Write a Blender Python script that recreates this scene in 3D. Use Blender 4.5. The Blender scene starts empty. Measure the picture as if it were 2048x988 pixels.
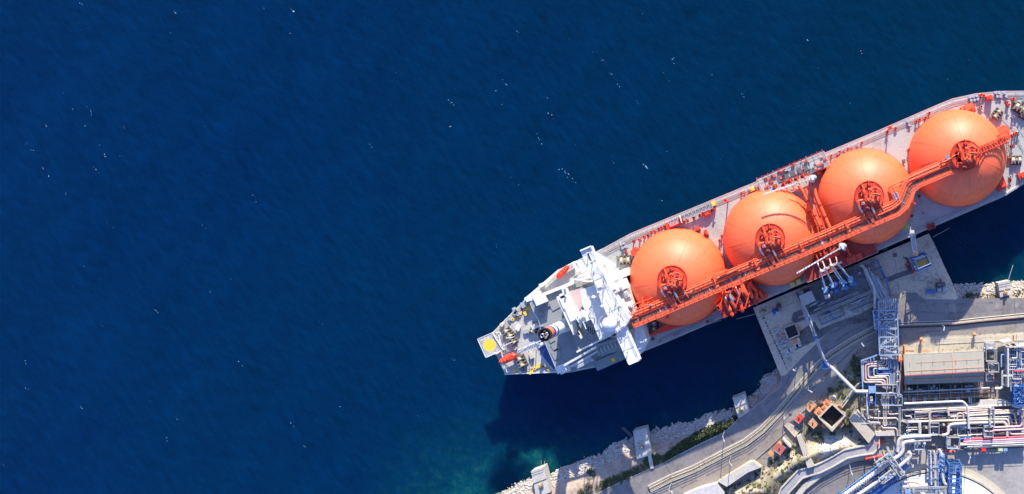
import bpy, math, random
from math import sin, cos, pi, radians, sqrt, hypot, atan2
import numpy as np

sc = bpy.context.scene
COL = sc.collection
R = random.Random(7)

# ------------------------------------------------------------------ camera, sky, sun, exposure
CAM_H, FPX, NX, NY = 400.0, 1805.0, 1600.0, 430.0
SUN_EL, SUN_AZ = 24.0, 5.0          # azimuth measured from +Y towards +X
cd = bpy.data.cameras.new('camera'); cam = bpy.data.objects.new('camera', cd); COL.objects.link(cam)
cam.location = (0, 0, CAM_H)
cd.sensor_width = 36; cd.sensor_fit = 'HORIZONTAL'; cd.lens = 36 * FPX / 2048
cd.shift_x = -(NX - 1024) / 2048; cd.shift_y = (NY - 494) / 2048
cd.clip_start = 1; cd.clip_end = 12000
sc.camera = cam
wd = bpy.data.worlds.new('World'); sc.world = wd; wd.use_nodes = True
nt = wd.node_tree; nt.nodes.clear()
sk = nt.nodes.new('ShaderNodeTexSky'); sk.sky_type = 'NISHITA'; sk.sun_disc = False
sk.sun_elevation = radians(SUN_EL); sk.sun_rotation = radians(SUN_AZ); sk.ozone_density = 3.0
bg = nt.nodes.new('ShaderNodeBackground'); bg.inputs[1].default_value = 0.125
wo = nt.nodes.new('ShaderNodeOutputWorld')
tn = nt.nodes.new('ShaderNodeMix'); tn.data_type = 'RGBA'; tn.blend_type = 'MULTIPLY'; tn.inputs['Factor'].default_value = 1; tn.inputs['B'].default_value = (0.86, 0.98, 1.42, 1)   # clear deep blue air
nt.links.new(sk.outputs[0], tn.inputs['A']); nt.links.new(tn.outputs['Result'], bg.inputs[0]); nt.links.new(bg.outputs[0], wo.inputs[0])
sl = bpy.data.lights.new('sun', 'SUN'); sl.energy = 5.0; sl.angle = radians(0.5); sl.color = (1.0, 0.895, 0.72)
so = bpy.data.objects.new('sun', sl); COL.objects.link(so)
so.rotation_euler = (-radians(90 - SUN_EL), 0, -radians(SUN_AZ)); so.location = (0, 300, 300)
sc.view_settings.view_transform = 'Standard'; sc.view_settings.look = 'None'
sc.view_settings.exposure = 1.0; sc.view_settings.gamma = 1; sc.view_settings.use_curve_mapping = False
sc.cycles.max_bounces = 5; sc.cycles.diffuse_bounces = 3; sc.cycles.glossy_bounces = 2
sc.cycles.sample_clamp_indirect = 4

# ------------------------------------------------------------------ survey: points read off the map, at their height
FR = {'P': (0, 0, 1), 'A': (930, 470, 3.2925), 'B': (1230, 400, 3.2925), 'C': (1480, 280, 3.2925), 'D': (1748, 160, 3.2933),
      'E': (1500, 460, 3.2929), 'F': (1700, 560, 3.7989), 'G': (1500, 760, 4.3333), 'H': (1700, 760, 4.3333),
      'I': (880, 740, 3.985), 'J': (1200, 740, 3.983), 'S': (940, 590, 5.81), 'T': (1060, 480, 4.942),
      'U': (1300, 490, 4.942), 'V': (1860, 670, 6.1755), 'Q': (1700, 700, 5.81), 'K': (1590, 500, 6.174),
      'X': (1860, 820, 5.883), 'Y': (1660, 860, 7.72)}
def px(fr, p):
    o = FR[fr]; return (o[0] + p[0] / o[2], o[1] + p[1] / o[2])
def W(fr, p, z=0.0):
    a, b = px(fr, p); s = (CAM_H - z) / FPX
    return ((a - NX) * s, -(b - NY) * s, z)
def WW(fr, pts, z=0.0):
    return [W(fr, p, p[2] if len(p) > 2 else z) for p in pts]
AX = radians(23.3)                  # heading of the ship
UX, UY = cos(AX), sin(AX)
def off(p, u=0, v=0, dz=0):          # step along the ship (u forward, v towards the jetty)
    return (p[0] + UX * u + UY * v, p[1] + UY * u - UX * v, p[2] + dz)

# ------------------------------------------------------------------ materials
def mat(name, col, rough=0.6, metal=0.0, var=0.25, scale=0.25, dark=None, fine=2.5, spec=0.4, bump=0.0, streak=False):
    m = bpy.data.materials.new(name); m.use_nodes = True
    t = m.node_tree; b = t.nodes['Principled BSDF']
    b.inputs['Roughness'].default_value = rough; b.inputs['Metallic'].default_value = metal
    b.inputs['Specular IOR Level'].default_value = spec
    tc = t.nodes.new('ShaderNodeTexCoord')
    n1 = t.nodes.new('ShaderNodeTexNoise'); n1.inputs['Scale'].default_value = scale; n1.inputs['Detail'].default_value = 6
    n2 = t.nodes.new('ShaderNodeTexNoise'); n2.inputs['Scale'].default_value = fine; n2.inputs['Detail'].default_value = 4
    t.links.new(tc.outputs['Object'], n2.inputs['Vector'])
    if streak:
        mp = t.nodes.new('ShaderNodeMapping'); mp.inputs['Scale'].default_value = streak
        t.links.new(tc.outputs['Object'], mp.inputs['Vector']); t.links.new(mp.outputs[0], n1.inputs['Vector'])
    else:
        t.links.new(tc.outputs['Object'], n1.inputs['Vector'])
    ad = t.nodes.new('ShaderNodeMath'); ad.operation = 'MULTIPLY_ADD'; ad.inputs[1].default_value = 0.5
    t.links.new(n2.outputs['Fac'], ad.inputs[0]); 
    hf = t.nodes.new('ShaderNodeMath'); hf.operation = 'MULTIPLY'; hf.inputs[1].default_value = 0.5
    t.links.new(n1.outputs['Fac'], hf.inputs[0]); t.links.new(hf.outputs[0], ad.inputs[2])
    rp = t.nodes.new('ShaderNodeValToRGB')
    dk = dark or tuple(c * (1 - var) for c in col)
    lt = tuple(min(0.95, c * (1 + var * 0.45)) for c in col)
    rp.color_ramp.elements[0].position = 0.34; rp.color_ramp.elements[0].color = (*dk, 1)
    rp.color_ramp.elements[1].position = 0.66; rp.color_ramp.elements[1].color = (*lt, 1)
    e = rp.color_ramp.elements.new(0.5); e.color = (*col, 1)
    t.links.new(ad.outputs[0], rp.inputs[0]); t.links.new(rp.outputs[0], b.inputs['Base Color'])
    if bump:
        bp = t.nodes.new('ShaderNodeBump'); bp.inputs['Strength'].default_value = bump; bp.inputs['Distance'].default_value = 0.3
        t.links.new(n2.outputs['Fac'], bp.inputs['Height']); t.links.new(bp.outputs[0], b.inputs['Normal'])
    return m
M = {}
M['deck'] = mat('deck_paint', (0.355, 0.37, 0.345), 0.7, var=0.26, scale=0.12, fine=1.2)
M['deckgrey'] = mat('stern_deck_paint', (0.425, 0.42, 0.395), 0.7, var=0.3, scale=0.15, dark=(0.27, 0.245, 0.19), fine=1.5)
M['roofgrey'] = mat('deckhouse_paint', (0.235, 0.25, 0.25), 0.65, var=0.2, scale=0.1)
M['tan'] = mat('tan_deck_paint', (0.50, 0.45, 0.34), 0.7, var=0.2)
M['white'] = mat('white_paint', (0.64, 0.65, 0.62), 0.5, var=0.18, scale=0.3, fine=1.5)
M['ivory'] = mat('ivory_paint', (0.56, 0.55, 0.50), 0.5, var=0.2)
M['hull'] = mat('hull_paint', (0.45, 0.05, 0.03), 0.5, var=0.3)
M['red'] = mat('red_deck_gear_paint', (0.68, 0.060, 0.022), 0.5, var=0.3, scale=0.5, fine=2)
M['orange'] = mat('orange_pipe_paint', (0.80, 0.125, 0.045), 0.45, var=0.2, scale=0.6)
M['darkred'] = mat('dark_red_paint', (0.33, 0.035, 0.02), 0.6, var=0.45, scale=0.5)
M['grate'] = mat('rusty_grating', (0.20, 0.10, 0.07), 0.8, var=0.5, scale=1.2)
M['rustred'] = mat('weathered_red_roof', (0.42, 0.05, 0.03), 0.75, var=0.3, scale=0.3)
M['black'] = mat('soot_black', (0.02, 0.02, 0.025), 0.6, var=0.3)
M['dark'] = mat('dark_steel', (0.07, 0.07, 0.07), 0.6, var=0.4, scale=1)
M['steel'] = mat('bare_steel', (0.45, 0.46, 0.48), 0.35, 0.7, var=0.2)
M['winch'] = mat('olive_winch_paint', (0.22, 0.19, 0.12), 0.6, var=0.5, scale=1.2)
M['greygear'] = mat('grey_gear_paint', (0.33, 0.35, 0.38), 0.6, var=0.3, scale=0.8)
M['yellow'] = mat('yellow_paint', (0.80, 0.50, 0.04), 0.6, var=0.12, scale=0.8)
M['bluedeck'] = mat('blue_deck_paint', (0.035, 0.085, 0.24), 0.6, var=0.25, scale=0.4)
M['navy'] = mat('navy_band_paint', (0.05, 0.05, 0.22), 0.5, var=0.15)
M['fun_or'] = mat('funnel_orange_paint', (0.80, 0.16, 0.05), 0.5, var=0.1)
M['boat'] = mat('lifeboat_orange', (0.75, 0.045, 0.02), 0.4, var=0.12)
M['fade'] = mat('faded_pink_deck', (0.50, 0.36, 0.36), 0.7, var=0.2)
M['rope'] = mat('mooring_rope', (0.30, 0.30, 0.28), 0.9, var=0.2)
M['conc'] = mat('quay_concrete', (0.54, 0.44, 0.31), 0.85, var=0.42, scale=0.10, dark=(0.27, 0.215, 0.16), fine=0.9, bump=0.1)
M['conclight'] = mat('pale_concrete', (0.48, 0.45, 0.385), 0.85, var=0.28, scale=0.2, fine=1.2)
M['concgrey'] = mat('grey_concrete', (0.32, 0.31, 0.30), 0.85, var=0.3, scale=0.2, fine=1.2)
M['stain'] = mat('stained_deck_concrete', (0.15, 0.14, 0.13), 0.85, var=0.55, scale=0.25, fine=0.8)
M['asph'] = mat('road_asphalt', (0.205, 0.19, 0.178), 0.9, var=0.3, scale=0.10, fine=0.5)
M['asphold'] = mat('old_pale_asphalt', (0.265, 0.235, 0.198), 0.9, var=0.3, scale=0.08, fine=0.9)
M['brownslab'] = mat('oil_stained_slab', (0.285, 0.24, 0.19), 0.9, var=0.45, scale=0.3, fine=1.0)
M['lattice'] = mat('faded_blue_steel', (0.27, 0.34, 0.44), 0.55, var=0.3, scale=0.6)
M['tyre'] = mat('tyre_marks', (0.172, 0.159, 0.149), 0.9, var=0.35, scale=0.3, fine=0.8)
M['tanconc'] = mat('tan_concrete', (0.46, 0.40, 0.30), 0.85, var=0.22, scale=0.2, fine=1.2)
M['yard'] = mat('yard_paving', (0.345, 0.32, 0.285), 0.9, var=0.25, scale=0.06, fine=0.7)
M['paleroad'] = mat('pale_concrete_road', (0.46, 0.41, 0.305), 0.9, var=0.25, scale=0.09, fine=0.7)
M['cream'] = mat('cream_pipe_cladding', (0.47, 0.40, 0.33), 0.5, var=0.35, scale=0.5)
M['whitepipe'] = mat('white_pipe_cladding', (0.52, 0.49, 0.455), 0.45, var=0.3, scale=0.5)
M['pinkpipe'] = mat('pink_pipe_cladding', (0.58, 0.36, 0.36), 0.45, var=0.2, scale=0.4)
M['crimson'] = mat('crimson_pipe', (0.55, 0.05, 0.10), 0.5, var=0.2)
M['greypipe'] = mat('galvanised_pipe', (0.40, 0.41, 0.42), 0.4, 0.35, var=0.25, scale=0.6)
M['blue'] = mat('blue_steel_paint', (0.035, 0.13, 0.36), 0.5, var=0.4, scale=0.6)
M['ltblue'] = mat('pale_blue_steel', (0.20, 0.33, 0.52), 0.5, var=0.35, scale=0.6)
M['galv'] = mat('galvanised_grating', (0.33, 0.35, 0.33), 0.6, 0.2, var=0.4, scale=1.0)
M['shed'] = mat('shed_roof_sheet', (0.188, 0.183, 0.163), 0.6, 0.0, var=0.2, scale=0.05, streak=(6, 0.15, 0.15))
M['brown'] = mat('rust_brown_pipe', (0.30, 0.14, 0.08), 0.7, var=0.35, scale=0.8)
M['tile'] = mat('orange_roof', (0.62, 0.27, 0.11), 0.8, var=0.2, scale=0.8)
M['redroof'] = mat('bright_red_roof', (0.66, 0.055, 0.035), 0.7, var=0.15)
M['brick'] = mat('red_brown_roof', (0.42, 0.10, 0.08), 0.8, var=0.25, scale=0.8)
M['fire'] = mat('fire_main_red', (0.66, 0.04, 0.04), 0.45, var=0.15)
M['rock'] = mat('limestone_rock', (0.44, 0.43, 0.39), 0.9, var=0.3, scale=0.5, fine=2)
M['tankwhite'] = mat('white_tank_roof', (0.78, 0.77, 0.73), 0.5, var=0.06, scale=0.1)
M['foam'] = mat('sea_foam', (0.34, 0.55, 0.66), 0.8, var=0.2, scale=1.5)
M['leafA'] = mat('scrub_leaves', (0.085, 0.105, 0.05), 0.85, var=0.5, scale=2.0)
M['leafB'] = mat('grass_leaves', (0.085, 0.13, 0.03), 0.85, var=0.4, scale=0.8)
M['leafC'] = mat('dry_brush', (0.22, 0.17, 0.09), 0.9, var=0.4, scale=1.0)
M['glass'] = mat('dark_window_glass', (0.03, 0.04, 0.05), 0.15, var=0.1)
M['limegreen'] = mat('lime_green_paint', (0.35, 0.50, 0.12), 0.5, var=0.15)
M['planter'] = mat('carcover', (0.12, 0.12, 0.13), 0.4, var=0.2)

# tank cover paint: sun-bleached orange with dirt running down from the crown
def tank_mat():
    m = mat('tank_cover_paint', (0.90, 0.138, 0.046), 0.52, var=0.12, scale=0.06, fine=0.35, spec=0.48)
    t = m.node_tree; b = t.nodes['Principled BSDF']; base = b.inputs['Base Color'].links[0].from_socket
    tc = t.nodes.new('ShaderNodeTexCoord'); sep = t.nodes.new('ShaderNodeSeparateXYZ')
    at = t.nodes.new('ShaderNodeMath'); at.operation = 'ARCTAN2'
    t.links.new(tc.outputs['Object'], sep.inputs[0]); t.links.new(sep.outputs[0], at.inputs[0]); t.links.new(sep.outputs[1], at.inputs[1])
    cb = t.nodes.new('ShaderNodeCombineXYZ')
    k = t.nodes.new('ShaderNodeMath'); k.operation = 'MULTIPLY'; k.inputs[1].default_value = 9
    t.links.new(at.outputs[0], k.inputs[0]); t.links.new(k.outputs[0], cb.inputs[0])
    k2 = t.nodes.new('ShaderNodeMath'); k2.operation = 'MULTIPLY'; k2.inputs[1].default_value = 0.10
    t.links.new(sep.outputs[2], k2.inputs[0]); t.links.new(k2.outputs[0], cb.inputs[1])
    n = t.nodes.new('ShaderNodeTexNoise'); n.inputs['Scale'].default_value = 1.6; n.inputs['Detail'].default_value = 7
    t.links.new(cb.outputs[0], n.inputs['Vector'])
    rp = t.nodes.new('ShaderNodeValToRGB'); rp.color_ramp.elements[0].position = 0.49; rp.color_ramp.elements[1].position = 0.76
    rp.color_ramp.elements[0].color = (0, 0, 0, 1); rp.color_ramp.elements[1].color = (0.55, 0.55, 0.55, 1)
    t.links.new(n.outputs['Fac'], rp.inputs[0])
    mx = t.nodes.new('ShaderNodeMix'); mx.data_type = 'RGBA'; mx.inputs['B'].default_value = (0.42, 0.10, 0.045, 1)
    t.links.new(rp.outputs[0], mx.inputs['Factor']); t.links.new(base, mx.inputs['A'])
    t.links.new(mx.outputs['Result'], b.inputs['Base Color'])
    return m
M['tank'] = tank_mat()

def attr_mat(name, rough, fine_scale, amount, attr='soil'):
    m = bpy.data.materials.new(name); m.use_nodes = True; t = m.node_tree; b = t.nodes['Principled BSDF']
    b.inputs['Roughness'].default_value = rough; b.inputs['Specular IOR Level'].default_value = 0.2
    a = t.nodes.new('ShaderNodeAttribute'); a.attribute_name = attr
    tc = t.nodes.new('ShaderNodeTexCoord'); outs = []
    for s in (fine_scale, fine_scale * 0.2):
        n = t.nodes.new('ShaderNodeTexNoise'); n.inputs['Scale'].default_value = s; n.inputs['Detail'].default_value = 8; n.inputs['Roughness'].default_value = 0.65
        t.links.new(tc.outputs['Object'], n.inputs['Vector']); outs.append(n.outputs['Fac'])
    mu = t.nodes.new('ShaderNodeMath'); mu.operation = 'ADD'; t.links.new(outs[0], mu.inputs[0]); t.links.new(outs[1], mu.inputs[1])
    mr = t.nodes.new('ShaderNodeMapRange'); mr.inputs['From Min'].default_value = 0.7; mr.inputs['From Max'].default_value = 1.3
    mr.inputs['To Min'].default_value = 1 - amount; mr.inputs['To Max'].default_value = 1 + amount * 0.7
    t.links.new(mu.outputs[0], mr.inputs['Value'])
    vm = t.nodes.new('ShaderNodeVectorMath'); vm.operation = 'SCALE'
    t.links.new(a.outputs['Color'], vm.inputs[0]); t.links.new(mr.outputs[0], vm.inputs['Scale'])
    t.links.new(vm.outputs[0], b.inputs['Base Color'])
    bp = t.nodes.new('ShaderNodeBump'); bp.inputs['Strength'].default_value = 0.5; bp.inputs['Distance'].default_value = 0.5
    t.links.new(outs[0], bp.inputs['Height']); t.links.new(bp.outputs[0], b.inputs['Normal'])
    return m
M['soil'] = attr_mat('soil_and_rock', 0.95, 0.7, 0.45)

# ------------------------------------------------------------------ mesh building
class MB:
    def __init__(s): s.v = []; s.f = []; s.m = []; s.sm = []; s.mats = []
    def mi(s, k):
        if k not in s.mats: s.mats.append(k)
        return s.mats.index(k)
    def add(s, vs, fs, k, smooth=False):
        b = len(s.v); i = s.mi(k); s.v += [tuple(p) for p in vs]
        for f in fs: s.f.append([b + q for q in f]); s.m.append(i); s.sm.append(smooth)
        return s
    def prism(s, poly, z0, z1, k, kside=None, inset=0, bottom=False):      # poly: (x,y) list
        P = [(p[0], p[1]) for p in poly]
        a = sum(P[i][0] * P[(i + 1) % len(P)][1] - P[(i + 1) % len(P)][0] * P[i][1] for i in range(len(P)))
        if a < 0: P = P[::-1]
        n = len(P)
        s.add([(x, y, z1) for x, y in P], [list(range(n))], k)
        vs = [(x, y, z0) for x, y in P] + [(x, y, z1) for x, y in P]
        s.add(vs, [[i, (i + 1) % n, n + (i + 1) % n, n + i] for i in range(n)], kside or k)
        s.add([(x, y, z0) for x, y in P], [list(range(n))[::-1]], kside or k)
        return s
    def box(s, c, lx, ly, z0, z1, ang, k, kside=None):
        ca, sa = cos(ang), sin(ang)
        P = [(c[0] + ca * x * lx / 2 - sa * y * ly / 2, c[1] + sa * x * lx / 2 + ca * y * ly / 2) for x, y in ((-1, -1), (1, -1), (1, 1), (-1, 1))]
        return s.prism(P, z0, z1, k, kside)
    def bar(s, p0, p1, w, h, k):             # rectangular beam between two points
        d = np.array(p1, float) - np.array(p0, float); L = np.linalg.norm(d)
        if L < 1e-6: return s
        d /= L; up = np.array((0, 0, 1.0)) if abs(d[2]) < 0.95 else np.array((0, 1.0, 0))
        x = np.cross(d, up); x /= np.linalg.norm(x); y = np.cross(x, d)
        vs = []
        for p in (p0, p1):
            for a, b in ((-1, -1), (1, -1), (1, 1), (-1, 1)): vs.append(tuple(np.array(p) + x * a * w / 2 + y * b * h / 2))
        return s.add(vs, [[3, 2, 1, 0], [4, 5, 6, 7], [0, 1, 5, 4], [1, 2, 6, 5], [2, 3, 7, 6], [3, 0, 4, 7]], k)
    def tube(s, pts, r, k, n=8, bend=None, cap=True):
        P = [np.array(p, float) for p in pts]
        if len(P) > 2:
            bend = bend if bend is not None else r * 2.2
            Q = [P[0]]
            for i in range(1, len(P) - 1):
                a, b, c = P[i - 1], P[i], P[i + 1]
                l1, l2 = np.linalg.norm(a - b), np.linalg.norm(c - b); t = min(bend, l1 * 0.45, l2 * 0.45)
                A_, C_ = b + (a - b) / max(l1, 1e-6) * t, b + (c - b) / max(l2, 1e-6) * t
                for w in (0, 0.25, 0.5, 0.75, 1): Q.append((1 - w) ** 2 * A_ + 2 * w * (1 - w) * b + w * w * C_)
            Q.append(P[-1]); P = Q
        T = []
        for i in range(len(P)):
            d = P[min(i + 1, len(P) - 1)] - P[max(i - 1, 0)]; L = np.linalg.norm(d); T.append(d / L if L > 1e-9 else np.array((1.0, 0, 0)))
        x = np.cross(T[0], (0, 0, 1.0))
        if np.linalg.norm(x) < 1e-3: x = np.cross(T[0], (0, 1.0, 0))
        x /= np.linalg.norm(x); vs = []; fs = []
        rr = r if isinstance(r, (list, tuple)) else None
        for i, p in enumerate(P):
            x = x - T[i] * np.dot(x, T[i]); x /= np.linalg.norm(x); y = np.cross(T[i], x)
            ri = rr[0] + (rr[1] - rr[0]) * i / (len(P) - 1) if rr else r
            for j in range(n): vs.append(tuple(p + (x * cos(2 * pi * j / n) + y * sin(2 * pi * j / n)) * ri))
        for i in range(len(P) - 1):
            for j in range(n): fs.append([i * n + j, i * n + (j + 1) % n, (i + 1) * n + (j + 1) % n, (i + 1) * n + j])
        s.add(vs, fs, k, True)
        if cap:
            s.add(vs[:n], [list(range(n))[::-1]], k); s.add(vs[-n:], [list(range(n))], k)
        return s
    def cyl(s, c, r, z0, z1, k, n=20, r1=None, ktop=None):
        r1 = r if r1 is None else r1
        return s.lathe(c, [(r, z0), (r1, z1)], k, n, ktop or k)
    def lathe(s, c, prof, k, n=24, ktop=None, smooth=True):
        vs = []; fs = []
        for r, z in prof:
            for j in range(n): vs.append((c[0] + r * cos(2 * pi * j / n), c[1] + r * sin(2 * pi * j / n), z))
        for i in range(len(prof) - 1):
            for j in range(n): fs.append([i * n + j, i * n + (j + 1) % n, (i + 1) * n + (j + 1) % n, (i + 1) * n + j])
        s.add(vs, fs, k, smooth)
        if ktop: s.add(vs[-n:], [list(range(n))], ktop)
        return s
    def ring(s, c, r0, r1, z0, z1, k, n=48):
        P = [(r0, z0), (r1, z0), (r1, z1), (r0, z1), (r0, z0)]
        vs = []; fs = []
        for r, z in P:
            for j in range(n): vs.append((c[0] + r * cos(2 * pi * j / n), c[1] + r * sin(2 * pi * j / n), z))
        for i in range(4):
            for j in range(n): fs.append([i * n + j, i * n + (j + 1) % n, (i + 1) * n + (j + 1) % n, (i + 1) * n + j])
        return s.add(vs, fs, k)
    def ball(s, c, r, k, n=12, sq=1.0):
        prof = [(max(0.001, r * cos(a)), c[2] + r * sq * sin(a)) for a in [(-pi / 2 + pi * i / 8) for i in range(9)]]
        return s.lathe(c, prof, k, n)
    def ribbon(s, pts, w, z0, z1, k, kside=None):    # a strip of width w along a polyline, closed box section
        L, Rr = offset_poly(pts, w / 2), offset_poly(pts, -w / 2)
        for i in range(len(pts) - 1):
            s.prism([L[i], L[i + 1], Rr[i + 1], Rr[i]], z0, z1, k, kside)
        return s
    def rail(s, pts, k, h=1.1, r=0.07, step=3.0, closed=False):
        P = list(pts) + ([pts[0]] if closed else [])
        for i in range(len(P) - 1):
            a, b = np.array(P[i], float), np.array(P[i + 1], float); L = np.linalg.norm(b - a)
            for q in (h, h * 0.5): s.bar(a + (0, 0, q), b + (0, 0, q), r * 1.4, r * 1.4, k)
            m = max(1, int(L / step))
            for j in range(m + 1):
                p = a + (b - a) * j / m; s.bar(p, p + (0, 0, h), r * 1.4, r * 1.4, k)
        return s
    def truss(s, p0, p1, side, dep, k, n=6, w=0.22, fw=None):    # flat truss between two chords: p0->p1 and the same moved by `dep`
        a0, a1 = np.array(p0, float), np.array(p1, float); d = np.array(dep, float)
        s.bar(a0, a1, w, w, k); s.bar(a0 + d, a1 + d, w, w, k)
        for i in range(n + 1):
            p = a0 + (a1 - a0) * i / n; s.bar(p, p + d, w * .8, w * .8, k)
            if i < n:
                q = a0 + (a1 - a0) * (i + 1) / n
                if i % 2: s.bar(p, q + d, w * .7, w * .7, k)
                else: s.bar(p + d, q, w * .7, w * .7, k)
        return s
    def mesh(s, name, base=(0, 0, 0)):
        me = bpy.data.meshes.new(name)
        me.from_pydata([(x - base[0], y - base[1], z - base[2]) for x, y, z in s.v], [], s.f)
        for k in s.mats: me.materials.append(M[k])
        me.polygons.foreach_set('material_index', s.m); me.polygons.foreach_set('use_smooth', s.sm)
        me.update(); return me
def offset_poly(pts, d):
    P = [np.array(p[:2], float) for p in pts]; out = []
    for i in range(len(P)):
        t0 = P[i] - P[i - 1] if i > 0 else P[1] - P[0]; t1 = P[i + 1] - P[i] if i < len(P) - 1 else t0
        t0 = t0 / np.linalg.norm(t0); t1 = t1 / np.linalg.norm(t1)
        n0 = np.array((-t0[1], t0[0])); n1 = np.array((-t1[1], t1[0])); n = n0 + n1; L = np.linalg.norm(n)
        n = n / L if L > 1e-6 else n0
        out.append(tuple(P[i] + n * d / max(0.5, np.dot(n, n0))))
    return out
def off3(pts, d, dz=0):
    q = offset_poly(pts, d); return [(q[i][0], q[i][1], pts[i][2] + dz) for i in range(len(pts))]

BASE = {}
def tag(o, label=None, cat=None, group=None, kind=None):
    if label: o['label'] = label
    if cat: o['category'] = cat
    if group: o['group'] = group
    if kind: o['kind'] = kind
    return o
def thing(name, label, cat, loc=(0, 0, 0), group=None):
    o = bpy.data.objects.new(name, None); COL.objects.link(o); o.location = loc; o.empty_display_size = 2
    tag(o, label, cat, group); BASE[o.name] = tuple(loc); return o
def part(name, mb, parent, origin=None, label=None):
    b = BASE[parent.name]; og = tuple(origin) if origin is not None else b
    o = bpy.data.objects.new(name, mb.mesh(name, og)); COL.objects.link(o); o.parent = parent
    o.location = tuple(og[i] - b[i] for i in range(3)); BASE[o.name] = og
    if label: o['label'] = label
    return o
def parts(name, mb, parent, margin=.12, limit=100):      # every loose piece of a builder becomes a part of its own
    vs = np.array(mb.v); root = list(range(len(mb.f))); own = {}
    par = list(range(len(mb.v)))
    def find(i):
        while par[i] != i: par[i] = par[par[i]]; i = par[i]
        return i
    for f in mb.f:
        for q in f[1:]: par[find(q)] = find(f[0])
    comp = {}
    for i in range(len(mb.v)): comp.setdefault(find(i), []).append(i)
    keys = list(comp); bb = [(vs[comp[k]].min(0) - margin, vs[comp[k]].max(0) + margin) for k in keys]
    g = list(range(len(keys)))
    def fg(i):
        while g[i] != i: g[i] = g[g[i]]; i = g[i]
        return i
    for i in range(len(keys)):
        for j in range(i):
            if (bb[i][0] <= bb[j][1]).all() and (bb[j][0] <= bb[i][1]).all(): g[fg(i)] = fg(j)
    gi = {k: fg(n) for n, k in enumerate(keys)}; out = {}
    for f, m, s in zip(mb.f, mb.m, mb.sm): out.setdefault(gi[find(f[0])], []).append((f, m, s))
    for n, fs in enumerate(list(out.values())[:limit]):
        t = MB(); idx = {}
        for f, m, s in fs:
            for q in f:
                if q not in idx: idx[q] = len(t.v); t.v.append(mb.v[q])
            t.f.append([idx[q] for q in f]); t.m.append(t.mi(mb.mats[m])); t.sm.append(s)
        part(name, t, parent)
def single(name, mb, label, cat, base, group=None):
    o = bpy.data.objects.new(name, mb.mesh(name, base)); COL.objects.link(o); o.location = base; BASE[o.name] = tuple(base)
    return tag(o, label, cat, group)
def struct(name, mb, kind='structure', label=None):
    o = bpy.data.objects.new(name, mb.mesh(name)); COL.objects.link(o); o['kind'] = kind
    if label: o['label'] = label
    return o
def dup(root, loc, rotz=0, label=None, group=None, scale=1):
    r = root.copy(); COL.objects.link(r); r.location = loc; r.rotation_euler = (0, 0, rotz); r.scale = (scale,) * 3
    if label: r['label'] = label
    if group: r['group'] = group
    for ch in list(root.children):
        c = ch.copy(); COL.objects.link(c); c.parent = r
        for g in list(ch.children):
            d = g.copy(); COL.objects.link(d); d.parent = c
    return r
def inpoly(p, poly):
    x, y = p[0], p[1]; c = False; j = len(poly) - 1
    for i in range(len(poly)):
        xi, yi, xj, yj = poly[i][0], poly[i][1], poly[j][0], poly[j][1]
        if (yi > y) != (yj > y) and x < (xj - xi) * (y - yi) / (yj - yi) + xi: c = not c
        j = i
    return c
def text_mesh(body, size):
    cu = bpy.data.curves.new('lettering', 'FONT'); cu.body = body; cu.size = size; cu.align_x = 'CENTER'; cu.align_y = 'CENTER'; cu.extrude = 0.01
    o = bpy.data.objects.new('lettering', cu); COL.objects.link(o)
    dg = bpy.context.evaluated_depsgraph_get(); me = bpy.data.meshes.new_from_object(o.evaluated_get(dg))
    bpy.data.objects.remove(o); bpy.data.curves.remove(cu); return me
# ------------------------------------------------------------------ terrain and sea
SHORE_PX = [(-900, 1900), (500, 1250), (800, 1060), (930, 1012), (1000, 988), (1031, 973), (1053, 961), (1064, 956), (1098, 953), (1121, 938), (1151, 928), (1181, 916), (1206, 908), (1226, 890), (1244, 883),
            (1264, 878), (1297, 863), (1320, 858), (1351, 850), (1388, 845), (1416, 828), (1466, 818), (1494, 795), (1511, 788), (1521, 770), (1529, 752), (1551, 742),
            (1600, 690), (1700, 622), (1800, 592), (1890, 574), (1908, 571), (1937, 569), (1966, 569), (1995, 565), (2026, 565), (2048, 562), (2300, 545), (2700, 430), (5000, -300)]
SHORE = np.array([W('P', p, 0)[:2] for p in SHORE_PX])
LANDP = [tuple(p) for p in SHORE] + [(900, -4000), (-1400, -4000)]
def shore_dist(X, Y):
    D = np.full(X.shape, 1e9)
    for i in range(len(SHORE) - 1):
        a, b = SHORE[i], SHORE[i + 1]; d = b - a; L2 = d @ d
        t = np.clip(((X - a[0]) * d[0] + (Y - a[1]) * d[1]) / L2, 0, 1)
        D = np.minimum(D, np.hypot(X - a[0] - t * d[0], Y - a[1] - t * d[1]))
    return D
def inside(X, Y, poly):
    c = np.zeros(X.shape, bool); j = len(poly) - 1
    for i in range(len(poly)):
        xi, yi, xj, yj = poly[i][0], poly[i][1], poly[j][0], poly[j][1]
        if yi != yj:
            c ^= ((yi > Y) != (yj > Y)) & (X < (xj - xi) * (Y - yi) / (yj - yi) + xi)
        j = i
    return c
def polydist(X, Y, poly):
    D = np.full(X.shape, 1e9)
    for i in range(len(poly)):
        a = np.array(poly[i][:2]); b = np.array(poly[(i + 1) % len(poly)][:2]); d = b - a; L2 = max(d @ d, 1e-9)
        t = np.clip(((X - a[0]) * d[0] + (Y - a[1]) * d[1]) / L2, 0, 1)
        D = np.minimum(D, np.hypot(X - a[0] - t * d[0], Y - a[1] - t * d[1]))
    return np.where(inside(X, Y, poly), D, -D)
_rs = np.random.RandomState(3)
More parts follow.
